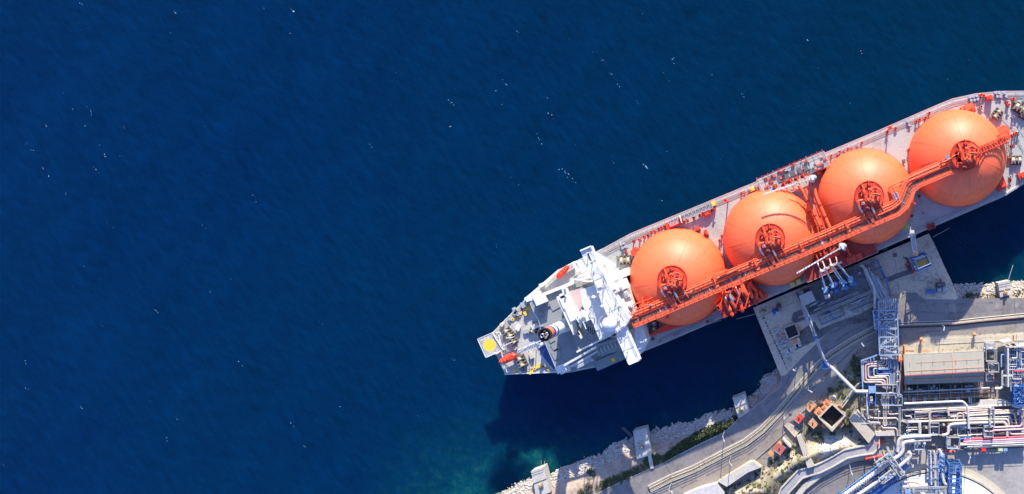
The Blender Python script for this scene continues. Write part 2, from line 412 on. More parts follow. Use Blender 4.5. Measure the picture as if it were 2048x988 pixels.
def noise2(X, Y, s, seed=0, octs=4):
    out = np.zeros(X.shape); amp = 1; tot = 0
    for o in range(octs):
        rs = np.random.RandomState(seed * 17 + o); g = rs.rand(256, 256)
        x = X / s; y = Y / s; xi = np.floor(x).astype(int); yi = np.floor(y).astype(int); fx = x - xi; fy = y - yi
        fx = fx * fx * (3 - 2 * fx); fy = fy * fy * (3 - 2 * fy)
        a = g[xi % 256, yi % 256]; b = g[(xi + 1) % 256, yi % 256]; c = g[xi % 256, (yi + 1) % 256]; d = g[(xi + 1) % 256, (yi + 1) % 256]
        out += amp * ((a * (1 - fx) + b * fx) * (1 - fy) + (c * (1 - fx) + d * fx) * fy); tot += amp; amp *= 0.5; s *= 0.5
    return out / tot
GZ = 5.0
PP = lambda pts, z=GZ: [W('P', p, z) for p in pts]
ROCKSLOPE = PP([(1400, 1010), (1437, 985), (1500, 952), (1545, 918), (1585, 893), (1600, 880), (1640, 868), (1700, 868), (1738, 884), (1735, 898), (1690, 916), (1640, 934), (1608, 948), (1580, 968), (1560, 1010)])
SCRUBYARD = PP([(1585, 893), (1600, 850), (1640, 800), (1700, 720), (1722, 700), (1740, 720), (1735, 800), (1722, 850), (1700, 868), (1640, 868)])
BANKGREEN = PP([(1322, 928), (1330, 908), (1352, 890), (1400, 862), (1440, 846), (1472, 834), (1480, 842), (1450, 864), (1398, 889), (1340, 924)])
BANKLEFT = PP([(1190, 985), (1205, 960), (1280, 930), (1300, 905), (1330, 912), (1322, 928), (1275, 948), (1215, 985)])
ROADTOP = PP([(1185, 992), (1280, 948), (1325, 928), (1398, 890), (1451, 865), (1476, 840), (1499, 823), (1560, 775), (1565, 753), (1600, 718), (1637, 682), (1670, 648), (1712, 630), (1746, 621), (1800, 600), (1805, 584), (1832, 584), (1847, 597), (1918, 597), (2300, 594)])
def grid_axis(lo, hi, step, far0, far1):
    a = list(np.arange(lo, hi + step, step)); s = step; x = lo; L = []
    while x > far0: s *= 1.35; x -= s; L.append(x)
    s = step; x = a[-1]; Rr = []
    while x < far1: s *= 1.35; x += s; Rr.append(x)
    return np.array(L[::-1] + a + Rr)
def make_terrain():
    xs = grid_axis(-165, 125, 1.1, -2500, 3500); ys = grid_axis(-150, -20, 1.1, -4000, 900)
    X, Y = np.meshgrid(xs, ys); D = shore_dist(X, Y); S = np.where(inside(X, Y, LANDP), D, -D)
    S = S + (noise2(X, Y, 6, 1) - 0.5) * 3.0
    Z = np.where(S < 0, np.maximum(-14, S * 0.55), np.minimum(4.3, 0.35 + S * 0.42))
    Z = np.where(S > 16, 4.75, Z)
    t = np.clip((S - 9.5) / 6.5, 0, 1); Z = np.where((S > 9.5) & (S <= 16), Z * (1 - t) + 4.75 * t, Z)
    ds = polydist(X, Y, ROCKSLOPE); f = np.clip((ds - 1.0) / 7, 0, 1); f = f * f * (3 - 2 * f)
    Z = Z + f * (2.6 + 3.2 * noise2(X, Y, 7, 5))
    Z = Z + (noise2(X, Y, 2.5, 9) - .5) * np.where(ds > 1, 0.7, 0.12)
    droad = polydist(X, Y, ROADTOP + [W('P', (2300, 1200), 5), W('P', (1100, 1200), 5)])
    Z = np.where((droad > -1.5) & (ds < 0.5), np.minimum(Z, 4.8), Z)
    # ground cover colours (albedo of sand, limestone, dirt, grass)
    c = lambda r, g, b: np.array((r, g, b))
    C = np.zeros(X.shape + (3,)); C[:] = c(0.27, 0.235, 0.19)
    n1 = noise2(X, Y, 9, 21)[..., None]; n2 = noise2(X, Y, 3, 22)[..., None]
    shore = (S < 13)[..., None]
    C = np.where(shore, c(0.40, 0.31, 0.235) * (0.75 + 0.5 * n1), C)
    C = np.where((S < 0.3)[..., None], c(0.10, 0.12, 0.10), C)
    rs = np.clip(ds / 2, 0, 1)[..., None]
    lime = c(0.47, 0.40, 0.29) * (0.75 + 0.5 * n1); olive = c(0.23, 0.21, 0.125); ochre = c(0.50, 0.36, 0.20)
    k = np.clip((n2 - 0.43) / 0.12, 0, 1); col = lime * (1 - k) + olive * k
    # bare pale outcrop in the upper right of the slope, scrubby further down
    o = W('P', (1665, 893), 6); bare = np.clip(1.5 - np.hypot((X - o[0]) / 11, (Y - o[1]) / 5.5), 0, 1)[..., None]
    col = col * (1 - bare) + c(0.58, 0.52, 0.43) * (0.85 + 0.3 * n2) * bare
    k2 = np.clip((noise2(X, Y, 6, 31)[..., None] - 0.55) / 0.1, 0, 1); col = col * (1 - k2) + ochre * k2
    C = C * (1 - rs) + col * rs
    sy = np.clip(polydist(X, Y, SCRUBYARD) / 2, 0, 1)[..., None]
    C = C * (1 - sy) + (c(0.30, 0.265, 0.19) * (1 - k) + c(0.20, 0.19, 0.115) * k) * (0.8 + 0.4 * n1) * sy
    for poly in (BANKGREEN, BANKLEFT):
        g = np.clip(polydist(X, Y, poly) / 1.5, 0, 1)[..., None]; C = C * (1 - g) + c(0.12, 0.125, 0.055) * (0.7 + 0.6 * n2) * g
    me = bpy.data.meshes.new('terrain'); ny, nx = X.shape
    V = np.stack([X, Y, Z], -1).reshape(-1, 3)
    idx = np.arange(ny * nx).reshape(ny, nx)
    F = np.stack([idx[:-1, :-1], idx[:-1, 1:], idx[1:, 1:], idx[1:, :-1]], -1).reshape(-1, 4)
    me.from_pydata(V.tolist(), [], F.tolist()); me.materials.append(M['soil'])
    at = me.color_attributes.new('soil', 'FLOAT_COLOR', 'POINT')
    at.data.foreach_set('color', np.concatenate([C.reshape(-1, 3), np.ones((ny * nx, 1))], 1).astype('f').ravel())
    me.polygons.foreach_set('use_smooth', [True] * len(F)); me.update()
    o = bpy.data.objects.new('terrain', me); COL.objects.link(o); o['kind'] = 'structure'
    return xs, ys, Z, S
TXS, TYS, TZ, TS = make_terrain()
def ground(x, y):
    i = min(max(np.searchsorted(TXS, x) - 1, 0), len(TXS) - 2); j = min(max(np.searchsorted(TYS, y) - 1, 0), len(TYS) - 2)
    u = (x - TXS[i]) / (TXS[i + 1] - TXS[i]); v = (y - TYS[j]) / (TYS[j + 1] - TYS[j])
    return float((TZ[j, i] * (1 - u) + TZ[j, i + 1] * u) * (1 - v) + (TZ[j + 1, i] * (1 - u) + TZ[j + 1, i + 1] * u) * v)

def make_sea():
    xs = grid_axis(-200, 125, 2.0, -6000, 6000); ys = grid_axis(-150, 20, 2.0, -4000, 6000)
    X, Y = np.meshgrid(xs, ys); D = shore_dist(X, Y); ins = inside(X, Y, LANDP)
    # shallowness of the water above the sloping sea bed: wide shelf off the south-west shore, steep by the jetty
    o = W('P', (985, 985), 0); west = np.clip(1.35 - np.hypot((X - o[0]) / 46, (Y - o[1]) / 34), 0, 1)
    sh = np.clip(np.exp(-D / 5.0) * 0.55 + west * (0.25 + np.exp(-D / 9.0)), 0, 1)
    g = W('P', (1058, 925), 0); pale_spot = np.clip(1.6 - np.hypot((X - g[0]) / 10, (Y - g[1]) / 6.5), 0, 1); sh = np.clip(sh + pale_spot * 0.55, 0, 1)  # paler oval patch of water: raises the shallow value there
    b = W('P', (1016, 955), 0); bl = np.clip(1.5 - np.hypot((X - b[0]) / 8.0, (Y - b[1]) / 8.0) + (noise2(X, Y, 7, 41) - .5) * 1.2, 0, 1)  # darker round patch of water with a noise-broken edge
    sh = np.where(ins, 1, sh * (1 - 0.95 * bl))
    me = bpy.data.meshes.new('sea_water'); ny, nx = X.shape
    V = np.stack([X, Y, np.zeros(X.shape)], -1).reshape(-1, 3); idx = np.arange(ny * nx).reshape(ny, nx)
    F = np.stack([idx[:-1, :-1], idx[:-1, 1:], idx[1:, 1:], idx[1:, :-1]], -1).reshape(-1, 4)
    me.from_pydata(V.tolist(), [], F.tolist())
    at = me.attributes.new('shallow', 'FLOAT', 'POINT'); at.data.foreach_set('value', sh.ravel().astype('f'))
    at = me.attributes.new('dark_spot', 'FLOAT', 'POINT'); at.data.foreach_set('value', (bl * (~ins)).ravel().astype('f'))
    m = bpy.data.materials.new('sea_water'); m.use_nodes = True; t = m.node_tree; p = t.nodes['Principled BSDF']; L = t.links.new
    p.subsurface_method = 'BURLEY'; p.inputs['Subsurface Weight'].default_value = 0.85; p.inputs['Subsurface Radius'].default_value = (0.5, 0.8, 1.0); p.inputs['Subsurface Scale'].default_value = 8.0   # light spreads under the surface of clear sea water
    p.inputs['Roughness'].default_value = 0.12; p.inputs['IOR'].default_value = 1.33; p.inputs['Specular IOR Level'].default_value = 0.18
    tc = t.nodes.new('ShaderNodeTexCoord')
    def noise(scale, rot=0, st=(1, 1, 1), det=5, rough=.55):
        mp = t.nodes.new('ShaderNodeMapping'); mp.inputs['Scale'].default_value = st
        m0 = t.nodes.new('ShaderNodeMapping'); m0.inputs['Rotation'].default_value[2] = -rot; L(tc.outputs['Object'], m0.inputs[0])
        n = t.nodes.new('ShaderNodeTexNoise'); n.inputs['Scale'].default_value = scale; n.inputs['Detail'].default_value = det; n.inputs['Roughness'].default_value = rough
        L(m0.outputs[0], mp.inputs[0]); L(mp.outputs[0], n.inputs['Vector']); return n.outputs['Fac']
    def ramp(f, *els):
        r = t.nodes.new('ShaderNodeValToRGB'); cr = r.color_ramp
        for i, (pos, c) in enumerate(els):
            e = cr.elements[i] if i < 2 else cr.elements.new(pos)
            e.position = pos; e.color = (*c, 1)
        L(f, r.inputs[0]); return r.outputs[0]
    deep = ramp(noise(0.006, 0.6, (1, 1.5, 1), 3), (0.3, (0.000, 0.0148, 0.0630)), (0.7, (0.000, 0.0180, 0.0580)))
    # greener body of water eastwards, as in the picture of the strait
    sep = t.nodes.new('ShaderNodeSeparateXYZ'); L(tc.outputs['Object'], sep.inputs[0])
    mr = t.nodes.new('ShaderNodeMapRange'); mr.inputs['From Min'].default_value = -330; mr.inputs['From Max'].default_value = 90; L(sep.outputs[0], mr.inputs['Value'])
    mxe = t.nodes.new('ShaderNodeMix'); mxe.data_type = 'RGBA'; mxe.inputs['B'].default_value = (0.000, 0.0180, 0.0455, 1)
    L(mr.outputs[0], mxe.inputs['Factor']); L(deep, mxe.inputs['A'])
    wav = noise(0.20, radians(-20), (.5, 1.3, 1), 8, 0.68); fin = noise(0.9, radians(-40), (.6, 1.4, 1), 6, 0.7)
    mm = t.nodes.new('ShaderNodeMapRange'); mm.inputs['From Min'].default_value = .3; mm.inputs['From Max'].default_value = .7; mm.inputs['To Min'].default_value = .70; mm.inputs['To Max'].default_value = 1.30
    rip = noise(0.42, radians(-55), (0.22, 1.0, 1), 7, .65); pat = noise(0.018, 0.9, (1, 2.2, 1), 5, .6)
    r1 = t.nodes.new('ShaderNodeMath'); r1.operation = 'MULTIPLY_ADD'; r1.inputs[1].default_value = 0.9; L(rip, r1.inputs[0]); L(wav, r1.inputs[2])
    r2 = t.nodes.new('ShaderNodeMath'); r2.operation = 'MULTIPLY_ADD'; r2.inputs[1].default_value = 0.7; L(pat, r2.inputs[0]); L(r1.outputs[0], r2.inputs[2])
    mm.inputs['From Min'].default_value = .95; mm.inputs['From Max'].default_value = 1.65
    L(r2.outputs[0], mm.inputs['Value'])
    sc1 = t.nodes.new('ShaderNodeVectorMath'); sc1.operation = 'SCALE'; L(mxe.outputs['Result'], sc1.inputs[0]); L(mm.outputs[0], sc1.inputs['Scale'])
    bed = ramp(noise(0.22, 0, (1, 1, 1), 9, 0.75), (0.36, (0.001, 0.042, 0.066)), (0.66, (0.016, 0.098, 0.070)), (0.52, (0.002, 0.062, 0.076)))
    a = t.nodes.new('ShaderNodeAttribute'); a.attribute_name = 'shallow'
    am = t.nodes.new('ShaderNodeMath'); am.operation = 'MULTIPLY'; L(a.outputs['Fac'], am.inputs[0])
    nm = t.nodes.new('ShaderNodeMapRange'); nm.inputs['From Min'].default_value = .25; nm.inputs['From Max'].default_value = .75; nm.inputs['To Min'].default_value = .55; nm.inputs['To Max'].default_value = 1.3
    L(noise(0.11, 0, (1, 1, 1), 6, .6), nm.inputs['Value']); L(nm.outputs[0], am.inputs[1]); am.use_clamp = True
    mx = t.nodes.new('ShaderNodeMix'); mx.data_type = 'RGBA'; L(am.outputs[0], mx.inputs['Factor']); L(sc1.outputs[0], mx.inputs['A']); L(bed, mx.inputs['B'])
    w = t.nodes.new('ShaderNodeAttribute'); w.attribute_name = 'dark_spot'
    mw = t.nodes.new('ShaderNodeMix'); mw.data_type = 'RGBA'; mw.inputs['B'].default_value = (0.000, 0.009, 0.026, 1); L(w.outputs['Fac'], mw.inputs['Factor']); L(mx.outputs['Result'], mw.inputs['A'])
    L(mw.outputs['Result'], p.inputs['Base Color'])
    ad = t.nodes.new('ShaderNodeMath'); ad.operation = 'MULTIPLY_ADD'; ad.inputs[1].default_value = 0.35; L(fin, ad.inputs[0]); L(r1.outputs[0], ad.inputs[2])
    bp = t.nodes.new('ShaderNodeBump'); bp.inputs['Strength'].default_value = 0.4; bp.inputs['Distance'].default_value = 0.8
    L(ad.outputs[0], bp.inputs['Height']); L(bp.outputs[0], p.inputs['Normal'])
    me.materials.append(m); me.update()
    o = bpy.data.objects.new('sea_water', me); COL.objects.link(o); o['kind'] = 'structure'
make_sea()

# breaking wavelets: small clumps of foam flecks strung along the wind
fm = MB()
def fleck(x, y, a, l, w):
    n = 7; vs = []
    for i in range(n):
        th = 2 * pi * i / n; r = R.uniform(.6, 1.2); u = cos(th) * l * r; v = sin(th) * w * r
        vs.append((x + cos(a) * u - sin(a) * v, y + sin(a) * u + cos(a) * v, 0.06 + 0.01 * R.random()))
    vs.append((x, y, 0.06 + w * 0.4)); fm.add(vs, [[i, (i + 1) % n, n] for i in range(n)], 'foam')
def clump(p, n, spread, a=None, big=1.0):
    c = W('P', p, 0); a = a if a is not None else radians(-50 + R.uniform(-12, 12))
    for _ in range(n):
        t = R.gauss(0, spread); s = R.gauss(0, spread * .13 + .15)
        fleck(c[0] + cos(a) * t - sin(a) * s, c[1] + sin(a) * t + cos(a) * s, a + R.gauss(0.4, .5), big * R.uniform(.10, .5), big * R.uniform(.07, .2))
for (p, n, s, b) in [((162, 8), 5, .7, 1.3), ((347, 22), 6, .8, 1.3), ((585, 22), 6, .8, 1.3), ((345, 70), 4, .8, .9), ((583, 70), 4, .8, .9), ((160, 54), 4, .8, .9), ((143, 214), 4, 1, .9), ((184, 226), 5, 1.4, .9), ((92, 250), 4, 1.4, .9),
                   ((205, 303), 7, 2.2, 1), ((188, 335), 6, 2, .9), ((60, 297), 7, 2.6, .9), ((85, 336), 5, 1.2, .9), ((98, 355), 4, .8, 1), ((135, 390), 4, 1.2, .8), ((250, 256), 3, .6, .9), ((173, 255), 3, .6, .9), ((240, 310), 3, 1, .8),
                   ((904, 207), 6, .9, 1.3), ((903, 256), 5, 1.2, .9), ((1096, 197), 4, .7, 1), ((1101, 231), 5, .9, 1.2), ((1077, 276), 8, 1.8, 1.1), ((1134, 349), 16, 3.0, 1.15), ((1292, 333), 11, .8, 1.6), ((1028, 362), 3, 1, .9),
                   ((1202, 117), 5, 1.4, .9), ((1225, 150), 4, .8, 1), ((1237, 170), 3, .6, 1), ((1275, 205), 4, .9, .9), ((1330, 150), 5, 1.2, 1), ((1345, 118), 6, 1.8, 1), ((1012, 172), 5, 1.4, .9), ((990, 180), 3, .7, 1), ((1617, 82), 5, .8, 1.2),
                   ((1722, 104), 4, .5, 1.2), ((1485, 190), 5, 1, 1.2), ((1490, 188), 4, 1.4, .9), ((1895, 158), 3, .5, 1), ((1321, 400), 3, .6, .9), ((1224, 323), 4, 1, .9), ((316, 625), 5, .9, 1.2), ((420, 583), 3, .8, .9), ((585, 852), 4, .8, 1),
                   ((480, 727), 4, .8, 1.2), ((52, 727), 5, 1, 1.1), ((53, 775), 4, .8, .9), ((163, 815), 4, .7, 1), ((335, 880), 5, 1.2, 1), ((207, 305), 4, 3, .8), ((685, 815), 3, .7, 1), ((355, 838), 3, .7, 1), ((220, 450), 4, 1.4, .8), ((408, 455), 3, .6, .9)]:
    clump(p, max(2, int(n * 0.7)), s, big=b * 0.62)
for _ in range(90):
    p = (R.uniform(-60, 2048), R.uniform(-20, 960))
    w = W('P', p, 0)
    if inpoly(w, LANDP): continue
    clump(p, R.choice((1, 1, 1, 2, 3)), R.uniform(.4, 1.6), big=R.uniform(.2, .5))
struct('whitecaps', fm, 'stuff')

# ------------------------------------------------------------------ roads and paving
def sheet(name, pts, z, k, thick=0.02):
    mb = MB(); mb.prism(pts, z - thick, z, k); return struct(name, mb)
ROADBOT = PP([(1292, 990), (1298, 976), (1340, 956), (1388, 938), (1451, 903), (1500, 882), (1523, 861), (1569, 811), (1591, 778), (1620, 742), (1646, 718), (1700, 678), (1753, 654), (1800, 646), (1910, 643), (1963, 637), (2048, 628), (2300, 615)])
struct_pts = ROADTOP[:-1] + [W('P', (2300, 598), 5)] + ROADBOT[::-1] + [W('P', (1150, 1100), 5)]
def strip(name, top, bot, z, k):
    mb = MB(); n = 90
    def res(P):
        P = [np.array(p[:2]) for p in P]; L = [0]
        for i in range(1, len(P)): L.append(L[-1] + np.linalg.norm(P[i] - P[i - 1]))
        out = []
        for j in range(n + 1):
            d = L[-1] * j / n; i = min(max(np.searchsorted(L, d) - 1, 0), len(P) - 2); t = (d - L[i]) / max(L[i + 1] - L[i], 1e-9); out.append(P[i] * (1 - t) + P[i + 1] * t)
        return out
    a, b = res(top), res(bot); vs = [(*p, z) for p in a] + [(*p, z) for p in b]
    mb.add(vs, [[i, n + 1 + i, n + 2 + i, i + 1] for i in range(n)], k); return struct(name, mb)
strip('coast_road', ROADTOP, ROADBOT, 5.05, 'asph')
strip('road_corner', [W('P', (1150, 1010), 5), W('P', (1185, 992), 5)], [W('P', (1200, 1100), 5), W('P', (1292, 990), 5)], 5.046, 'asph')
LOW_T = PP([(1280, 1010), (1300, 990), (1342, 966), (1390, 948), (1455, 913), (1505, 890), (1530, 868), (1576, 818), (1600, 782), (1628, 748), (1655, 724), (1708, 686), (1757, 664), (1800, 657), (1910, 652), (2048, 642), (2300, 630)])
LOW_B = PP([(1290, 1060), (1371, 990), (1433, 961), (1501, 926), (1530, 901), (1552, 881), (1575, 858), (1600, 826), (1640, 793), (1690, 735), (1712, 702), (1745, 690), (1760, 690), (1800, 692), (1850, 675), (1880, 672), (2048, 664), (2300, 655)])
strip('service_road', LOW_T, LOW_B, 5.042, 'asphold')
sheet('concrete_apron', PP([(1796, 657), (1880, 652), (2048, 641), (2048, 700), (1970, 706), (1806, 712), (1797, 700)]), 5.036, 'paleroad')
sheet('yard_pavement', PP([(1755, 880), (1790, 878), (1860, 900), (2300, 890), (2300, 1300), (1640, 1300), (1600, 1010), (1640, 960), (1690, 935), (1735, 925)]), 5.034, 'yard')
sheet('loop_road', PP([(1600, 1000), (1613, 968), (1650, 946), (1700, 926), (1745, 921), (1765, 925), (1740, 950), (1690, 985), (1660, 1010)]), 5.060, 'asph')
sheet('process_yard', PP([(1724, 715), (1800, 708), (2300, 700), (2300, 895), (1790, 893), (1755, 878), (1724, 800)]), 5.028, 'brownslab')
# tyre tracks and patched strips that follow the roads
def mid(top, bot, f):
    return [tuple(np.array(a) * (1 - f) + np.array(b) * f) for a, b in zip(top, bot)]
def resample(P, n):
    P = [np.array(p[:2]) for p in P]; L = [0]
    for i in range(1, len(P)): L.append(L[-1] + np.linalg.norm(P[i] - P[i - 1]))
    out = []
    for j in range(n + 1):
        d = L[-1] * j / n; i = min(max(np.searchsorted(L, d) - 1, 0), len(P) - 2); q = (d - L[i]) / max(L[i + 1] - L[i], 1e-9); out.append(P[i] * (1 - q) + P[i + 1] * q)
    return out
for top, bot, fr_s, z in ((ROADTOP, ROADBOT, (.26, .66), 5.054), (LOW_T, LOW_B, (.45,), 5.046)):
    a_, b_ = resample(top, 60), resample(bot, 60)
    for f in fr_s:
        cl = mid(a_, b_, f); mb = MB(); i0 = R.randrange(2, 12); i1 = R.randrange(36, 58)
        w_ = R.uniform(.3, .55); l_, r_ = offset_poly(cl, w_), offset_poly(cl, -w_)
        for i in range(i0, i1):
            if R.random() < .6: mb.add([(*l_[i], z), (*r_[i], z), (*r_[i + 1], z), (*l_[i + 1], z)], [[0, 1, 2, 3]], 'tyre')
        struct('road_track', mb)
# kerbs along the coast road
kb = MB(); kb.ribbon(off3(ROADTOP[:9], 0.25), 0.35, 4.7, 5.18, 'concgrey'); struct('kerb', kb)
kb = MB(); kb.ribbon(off3(LOW_B[1:9], -0.2), 0.35, 4.7, 5.16, 'concgrey'); struct('kerb', kb)
# worn marks on the road: expansion joints, manhole covers
jm = MB()
for a, b in [((1331, 928), (1345, 956)), ((1455, 866), (1470, 893)), ((2006, 600), (2006, 630)), ((2029, 598), (2030, 629))]:
    jm.bar(W('P', a, 5.06), W('P', b, 5.06), .18, .012, 'dark')
struct('road_joint', jm)
for c, s in [((1905, 615), 3.4), ((1994, 611), 2.0), ((2033, 610), 1.6)]:
    mb = MB(); w = W('P', c, 5.06); mb.box(w, s * .8, s, 5.03, 5.075, 0.02, 'asphold'); mb.ribbon([(w[0] - s * .4, w[1] - s * .5), (w[0] + s * .4, w[1] - s * .5)], .12, 5.03, 5.083, 'concgrey'); struct('road_patch', mb)
# ================================================================== THE GAS CARRIER
DZ = 16.0                                             # height of the main deck over the water
def dk(fr, p, z=DZ): return W(fr, p, z)
TANK_PX = [(1357, 554), (1543.5, 474.5), (1731.5, 393.5), (1914.5, 316)]
SHIP0 = W('P', (1540, 476), DZ)
ship = thing('gas_carrier_ship', 'long tanker ship carrying four orange domed gas tanks, moored at the jetty', 'ship', (SHIP0[0], SHIP0[1], 0))
def sp(name, mb, parent=None, origin=None, label=None): return part(name, mb, parent or ship, origin, label)

UP = WW('P', [(986, 664), (1010, 639), (1051, 598), (1073, 579), (1118, 540), (1149, 523), (1205, 497), (1260, 467), (1500, 368), (1760, 259), (1875, 209), (1905, 197), (1950, 187), (2000, 182), (2048, 181.5)], DZ)
LO = WW('P', [(1010, 749.5), (1060, 747.5), (1110, 745), (1160, 740), (1200, 733), (1240, 722), (1280, 706), (1330, 686), (1600, 569.5), (1869, 453), (2006, 394), (2021, 384), (2048, 364)], DZ)
BOW = WW('P', [(2085, 186), (2115, 198), (2138, 220), (2143, 246), (2130, 275), (2095, 321)], DZ)
OUT = UP + BOW + LO[::-1]
cx = sum(p[0] for p in OUT) / len(OUT); 
def tap(p, f):                                          # hull narrows toward stern and bow under the deck
    c = off(SHIP0, 0, 0); d = ((p[0] - c[0]) * UX + (p[1] - c[1]) * UY, (p[0] - c[0]) * UY - (p[1] - c[1]) * UX)
    e = max(0, (abs(d[0] - 5) - 95)) / 45
    q = off(c, d[0] - (1 if d[0] > 0 else -1) * e * f * 6, d[1] * (1 - min(.75, .55 * e * f))); return q
hm = MB(); n = len(OUT)
lv = [(DZ, 0), (10, .35), (4, .75), (-3, 1.0)]
for i in range(3):
    a = [(*tap(p, lv[i][1])[:2], lv[i][0]) for p in OUT]; b = [(*tap(p, lv[i + 1][1])[:2], lv[i + 1][0]) for p in OUT]
    hm.add(a + b, [[j, (j + 1) % n, n + (j + 1) % n, n + j] for j in range(n)], 'hull')
sp('hull', hm)
dm = MB(); dm.prism(OUT, DZ - .6, DZ, 'deck', 'hull'); sp('deck', dm)
cm = MB(); sdp = WW('A', [(265, 918), (207, 795), (187, 642), (400, 422), (470, 362), (620, 232), (720, 177), (775, 160), (860, 330), (1010, 600), (1080, 800), (1010, 833), (870, 868), (690, 906)], DZ)
cm.prism(sdp, DZ - .1, DZ + .02, 'deckgrey'); sp('stern_deck', cm)
# sheer strake and bulwark round the edge: red line, white at the bow
bm = MB()
for seq, sgn in ((UP, -1), (LO, 1)):
    q = off3(seq, sgn * .15)
    for i in range(len(q) - 1): bm.bar(q[i], q[i + 1], .22, .3, 'white' if q[i][0] < W('P', (1205, 500), DZ)[0] else ('fade' if sgn < 0 else 'deck'))
sp('gunwale', bm)
rm = MB(); rm.rail(off3(UP, -.45), 'fade', 1.2, .045, 2.6); rm.rail(off3(LO, .45), 'white', 1.2, .05, 2.6); sp('deck_railing', rm)

# deck markings: pipes and walkway lines along both sides
pm = MB()
def inset(seq, d, z): return off3(seq, d, z)
for d, r_, k in ((-1.6, .10, 'fade'), (-2.3, .14, 'deck'), (-3.0, .08, 'fade')):
    pm.tube([(*p[:2], DZ + .3) for p in inset(UP[6:], d, 0)], r_, k, 6)
for d, r_, k in ((1.5, .12, 'deck'), (2.4, .10, 'greygear')):
    pm.tube([(*p[:2], DZ + .3) for p in inset(LO[7:11], d, 0)], r_, k, 6)
pm.tube(WW('D', [(300, 930), (345, 900), (430, 905), (500, 895), (600, 860), (720, 800)], DZ + .2), .1, 'tan', 6)
pm.tube(WW('B', [(250, 960), (330, 900), (520, 850), (700, 790)], DZ + .2), .1, 'deck', 6)
sp('deck_pipe', pm)

# ---------------------------------------------------------------- the four domed tanks
TR, TEQ, TH = 20.35, 18.0, 18.6
TOP = TEQ + TH
def dome_z(r): return TEQ + TH * sqrt(max(0, 1 - (r / TR) ** 2))
prof = [(TR + .15, DZ - .02), (TR + .12, TEQ)] + [(TR * cos(a), TEQ + TH * sin(a)) for a in [pi / 2 * i / 30 for i in range(1, 30)]] + [(0.2, TEQ + TH)]
dm = MB(); dm.lathe((0, 0), prof, 'tank', 96)
sk_ = MB(); sk_.ring((0, 0), TR + .1, TR + .4, DZ + .3, DZ + .7, 'tank', 96)
weld = MB()
for ph in [0.2 + i * .524 for i in range(12)]:
    pts = [(cos(ph) * TR * cos(a) * 1.002, sin(ph) * TR * cos(a) * 1.002, TEQ + TH * sin(a) + .01) for a in [0.05 + i * .11 for i in range(13)]]
    weld.tube(pts, .055, 'tank', 4)
for q in (.62,): weld.tube([(TR * cos(q) * cos(a) * 1.001, TR * cos(q) * sin(a) * 1.001, TEQ + TH * sin(q)) for a in [i * 2 * pi / 60 for i in range(61)]], .05, 'tank', 4)
cap = MB()      # trunk that breaks through the crown of the cover
cap.lathe((0, 0), [(6.0, TOP - 1.6), (6.0, TOP + .5)], 'red', 48)
cap.ring((0, 0), 5.75, 6.05, TOP + .4, TOP + .75, 'darkred', 48)
cap.prism([(5.9 * cos(2 * pi * i / 48), 5.9 * sin(2 * pi * i / 48)) for i in range(48)], TOP + .3, TOP + .5, 'red')
Z = TOP + .5
mach = MB()
mach.cyl((1.2, -0.4), 3.4, Z, Z + 1.2, 'red', 28); mach.cyl((1.2, -.4), 2.5, Z + 1.2, Z + 1.9, 'orange', 24)
mach.cyl((-.3, 1.0), .5, Z + 1, Z + 2.6, 'red'); mach.cyl((2.6, .4), .55, Z + 1, Z + 3.0, 'grate'); mach.cyl((1.2, -1.7), .6, Z + 1, Z + 2.8, 'orange')
mach.cyl((.4, -2.4), .4, Z + 1, Z + 2.6, 'grate'); mach.cyl((3.4, -1.6), .45, Z + 1, Z + 2.4, 'red'); mach.cyl((2.4, 1.8), .5, Z + .8, Z + 2.2, 'orange')
for i in range(26):
    a = R.uniform(0, 2 * pi); r = R.uniform(.4, 4.8); x, y = r * cos(a) + .5, r * sin(a) - .3
    mach.box((x, y), R.uniform(.3, 1.2), R.uniform(.25, .7), Z + .02, Z + R.uniform(.6, 2.7), R.uniform(0, 3), R.choice(('red', 'orange', 'red', 'grate', 'orange', 'darkred')))
for i in range(9):
    a = R.uniform(0, 2 * pi); r = R.uniform(1.5, 4.8); x, y = r * cos(a), r * sin(a); b = AX + R.choice((0, pi / 2)); l = R.uniform(1, 2.6); z = Z + R.uniform(1, 2.6)
    mach.tube([(x, y, Z), (x, y, z), (x + l * cos(b), y + l * sin(b), z), (x + l * cos(b), y + l * sin(b), Z + .5)], R.uniform(.12, .22), R.choice(('orange', 'red', 'orange', 'steel')), 6)
# open pipe frame over the vapour dome
fr_ = MB()
c = [(2.3, 2.9), (4.4, 1.1), (2.6, -2.9), (-.2, -1.4)]
fr_.tube([(x, y, Z + 3.0) for x, y in [(-.6, 2.4), (2.0, 3.5), (4.6, 2.2), (4.3, .4), (1.4, .9), (-.2, 0)]], .2, 'orange', 6)
for x, y in [(-.6, 2.4), (2.0, 3.5), (4.6, 2.2), (4.3, .4)]: fr_.bar((x, y, Z), (x, y, Z + 3), .2, .2, 'red')
fr_.box((-2.6, 1.9), 3.6, .3, Z, Z + .9, AX, 'darkred'); fr_.box((-1.3, 3.3), 4.4, .25, Z, Z + .8, AX, 'darkred'); fr_.box((-2.4, 3.2), .7, 3.8, Z, Z + 1.0, AX, 'orange')
fr_.rail([(5.8 * cos(a), 5.8 * sin(a), Z) for a in [2.0 + i * .35 for i in range(9)]], 'red', 1.1, .05)
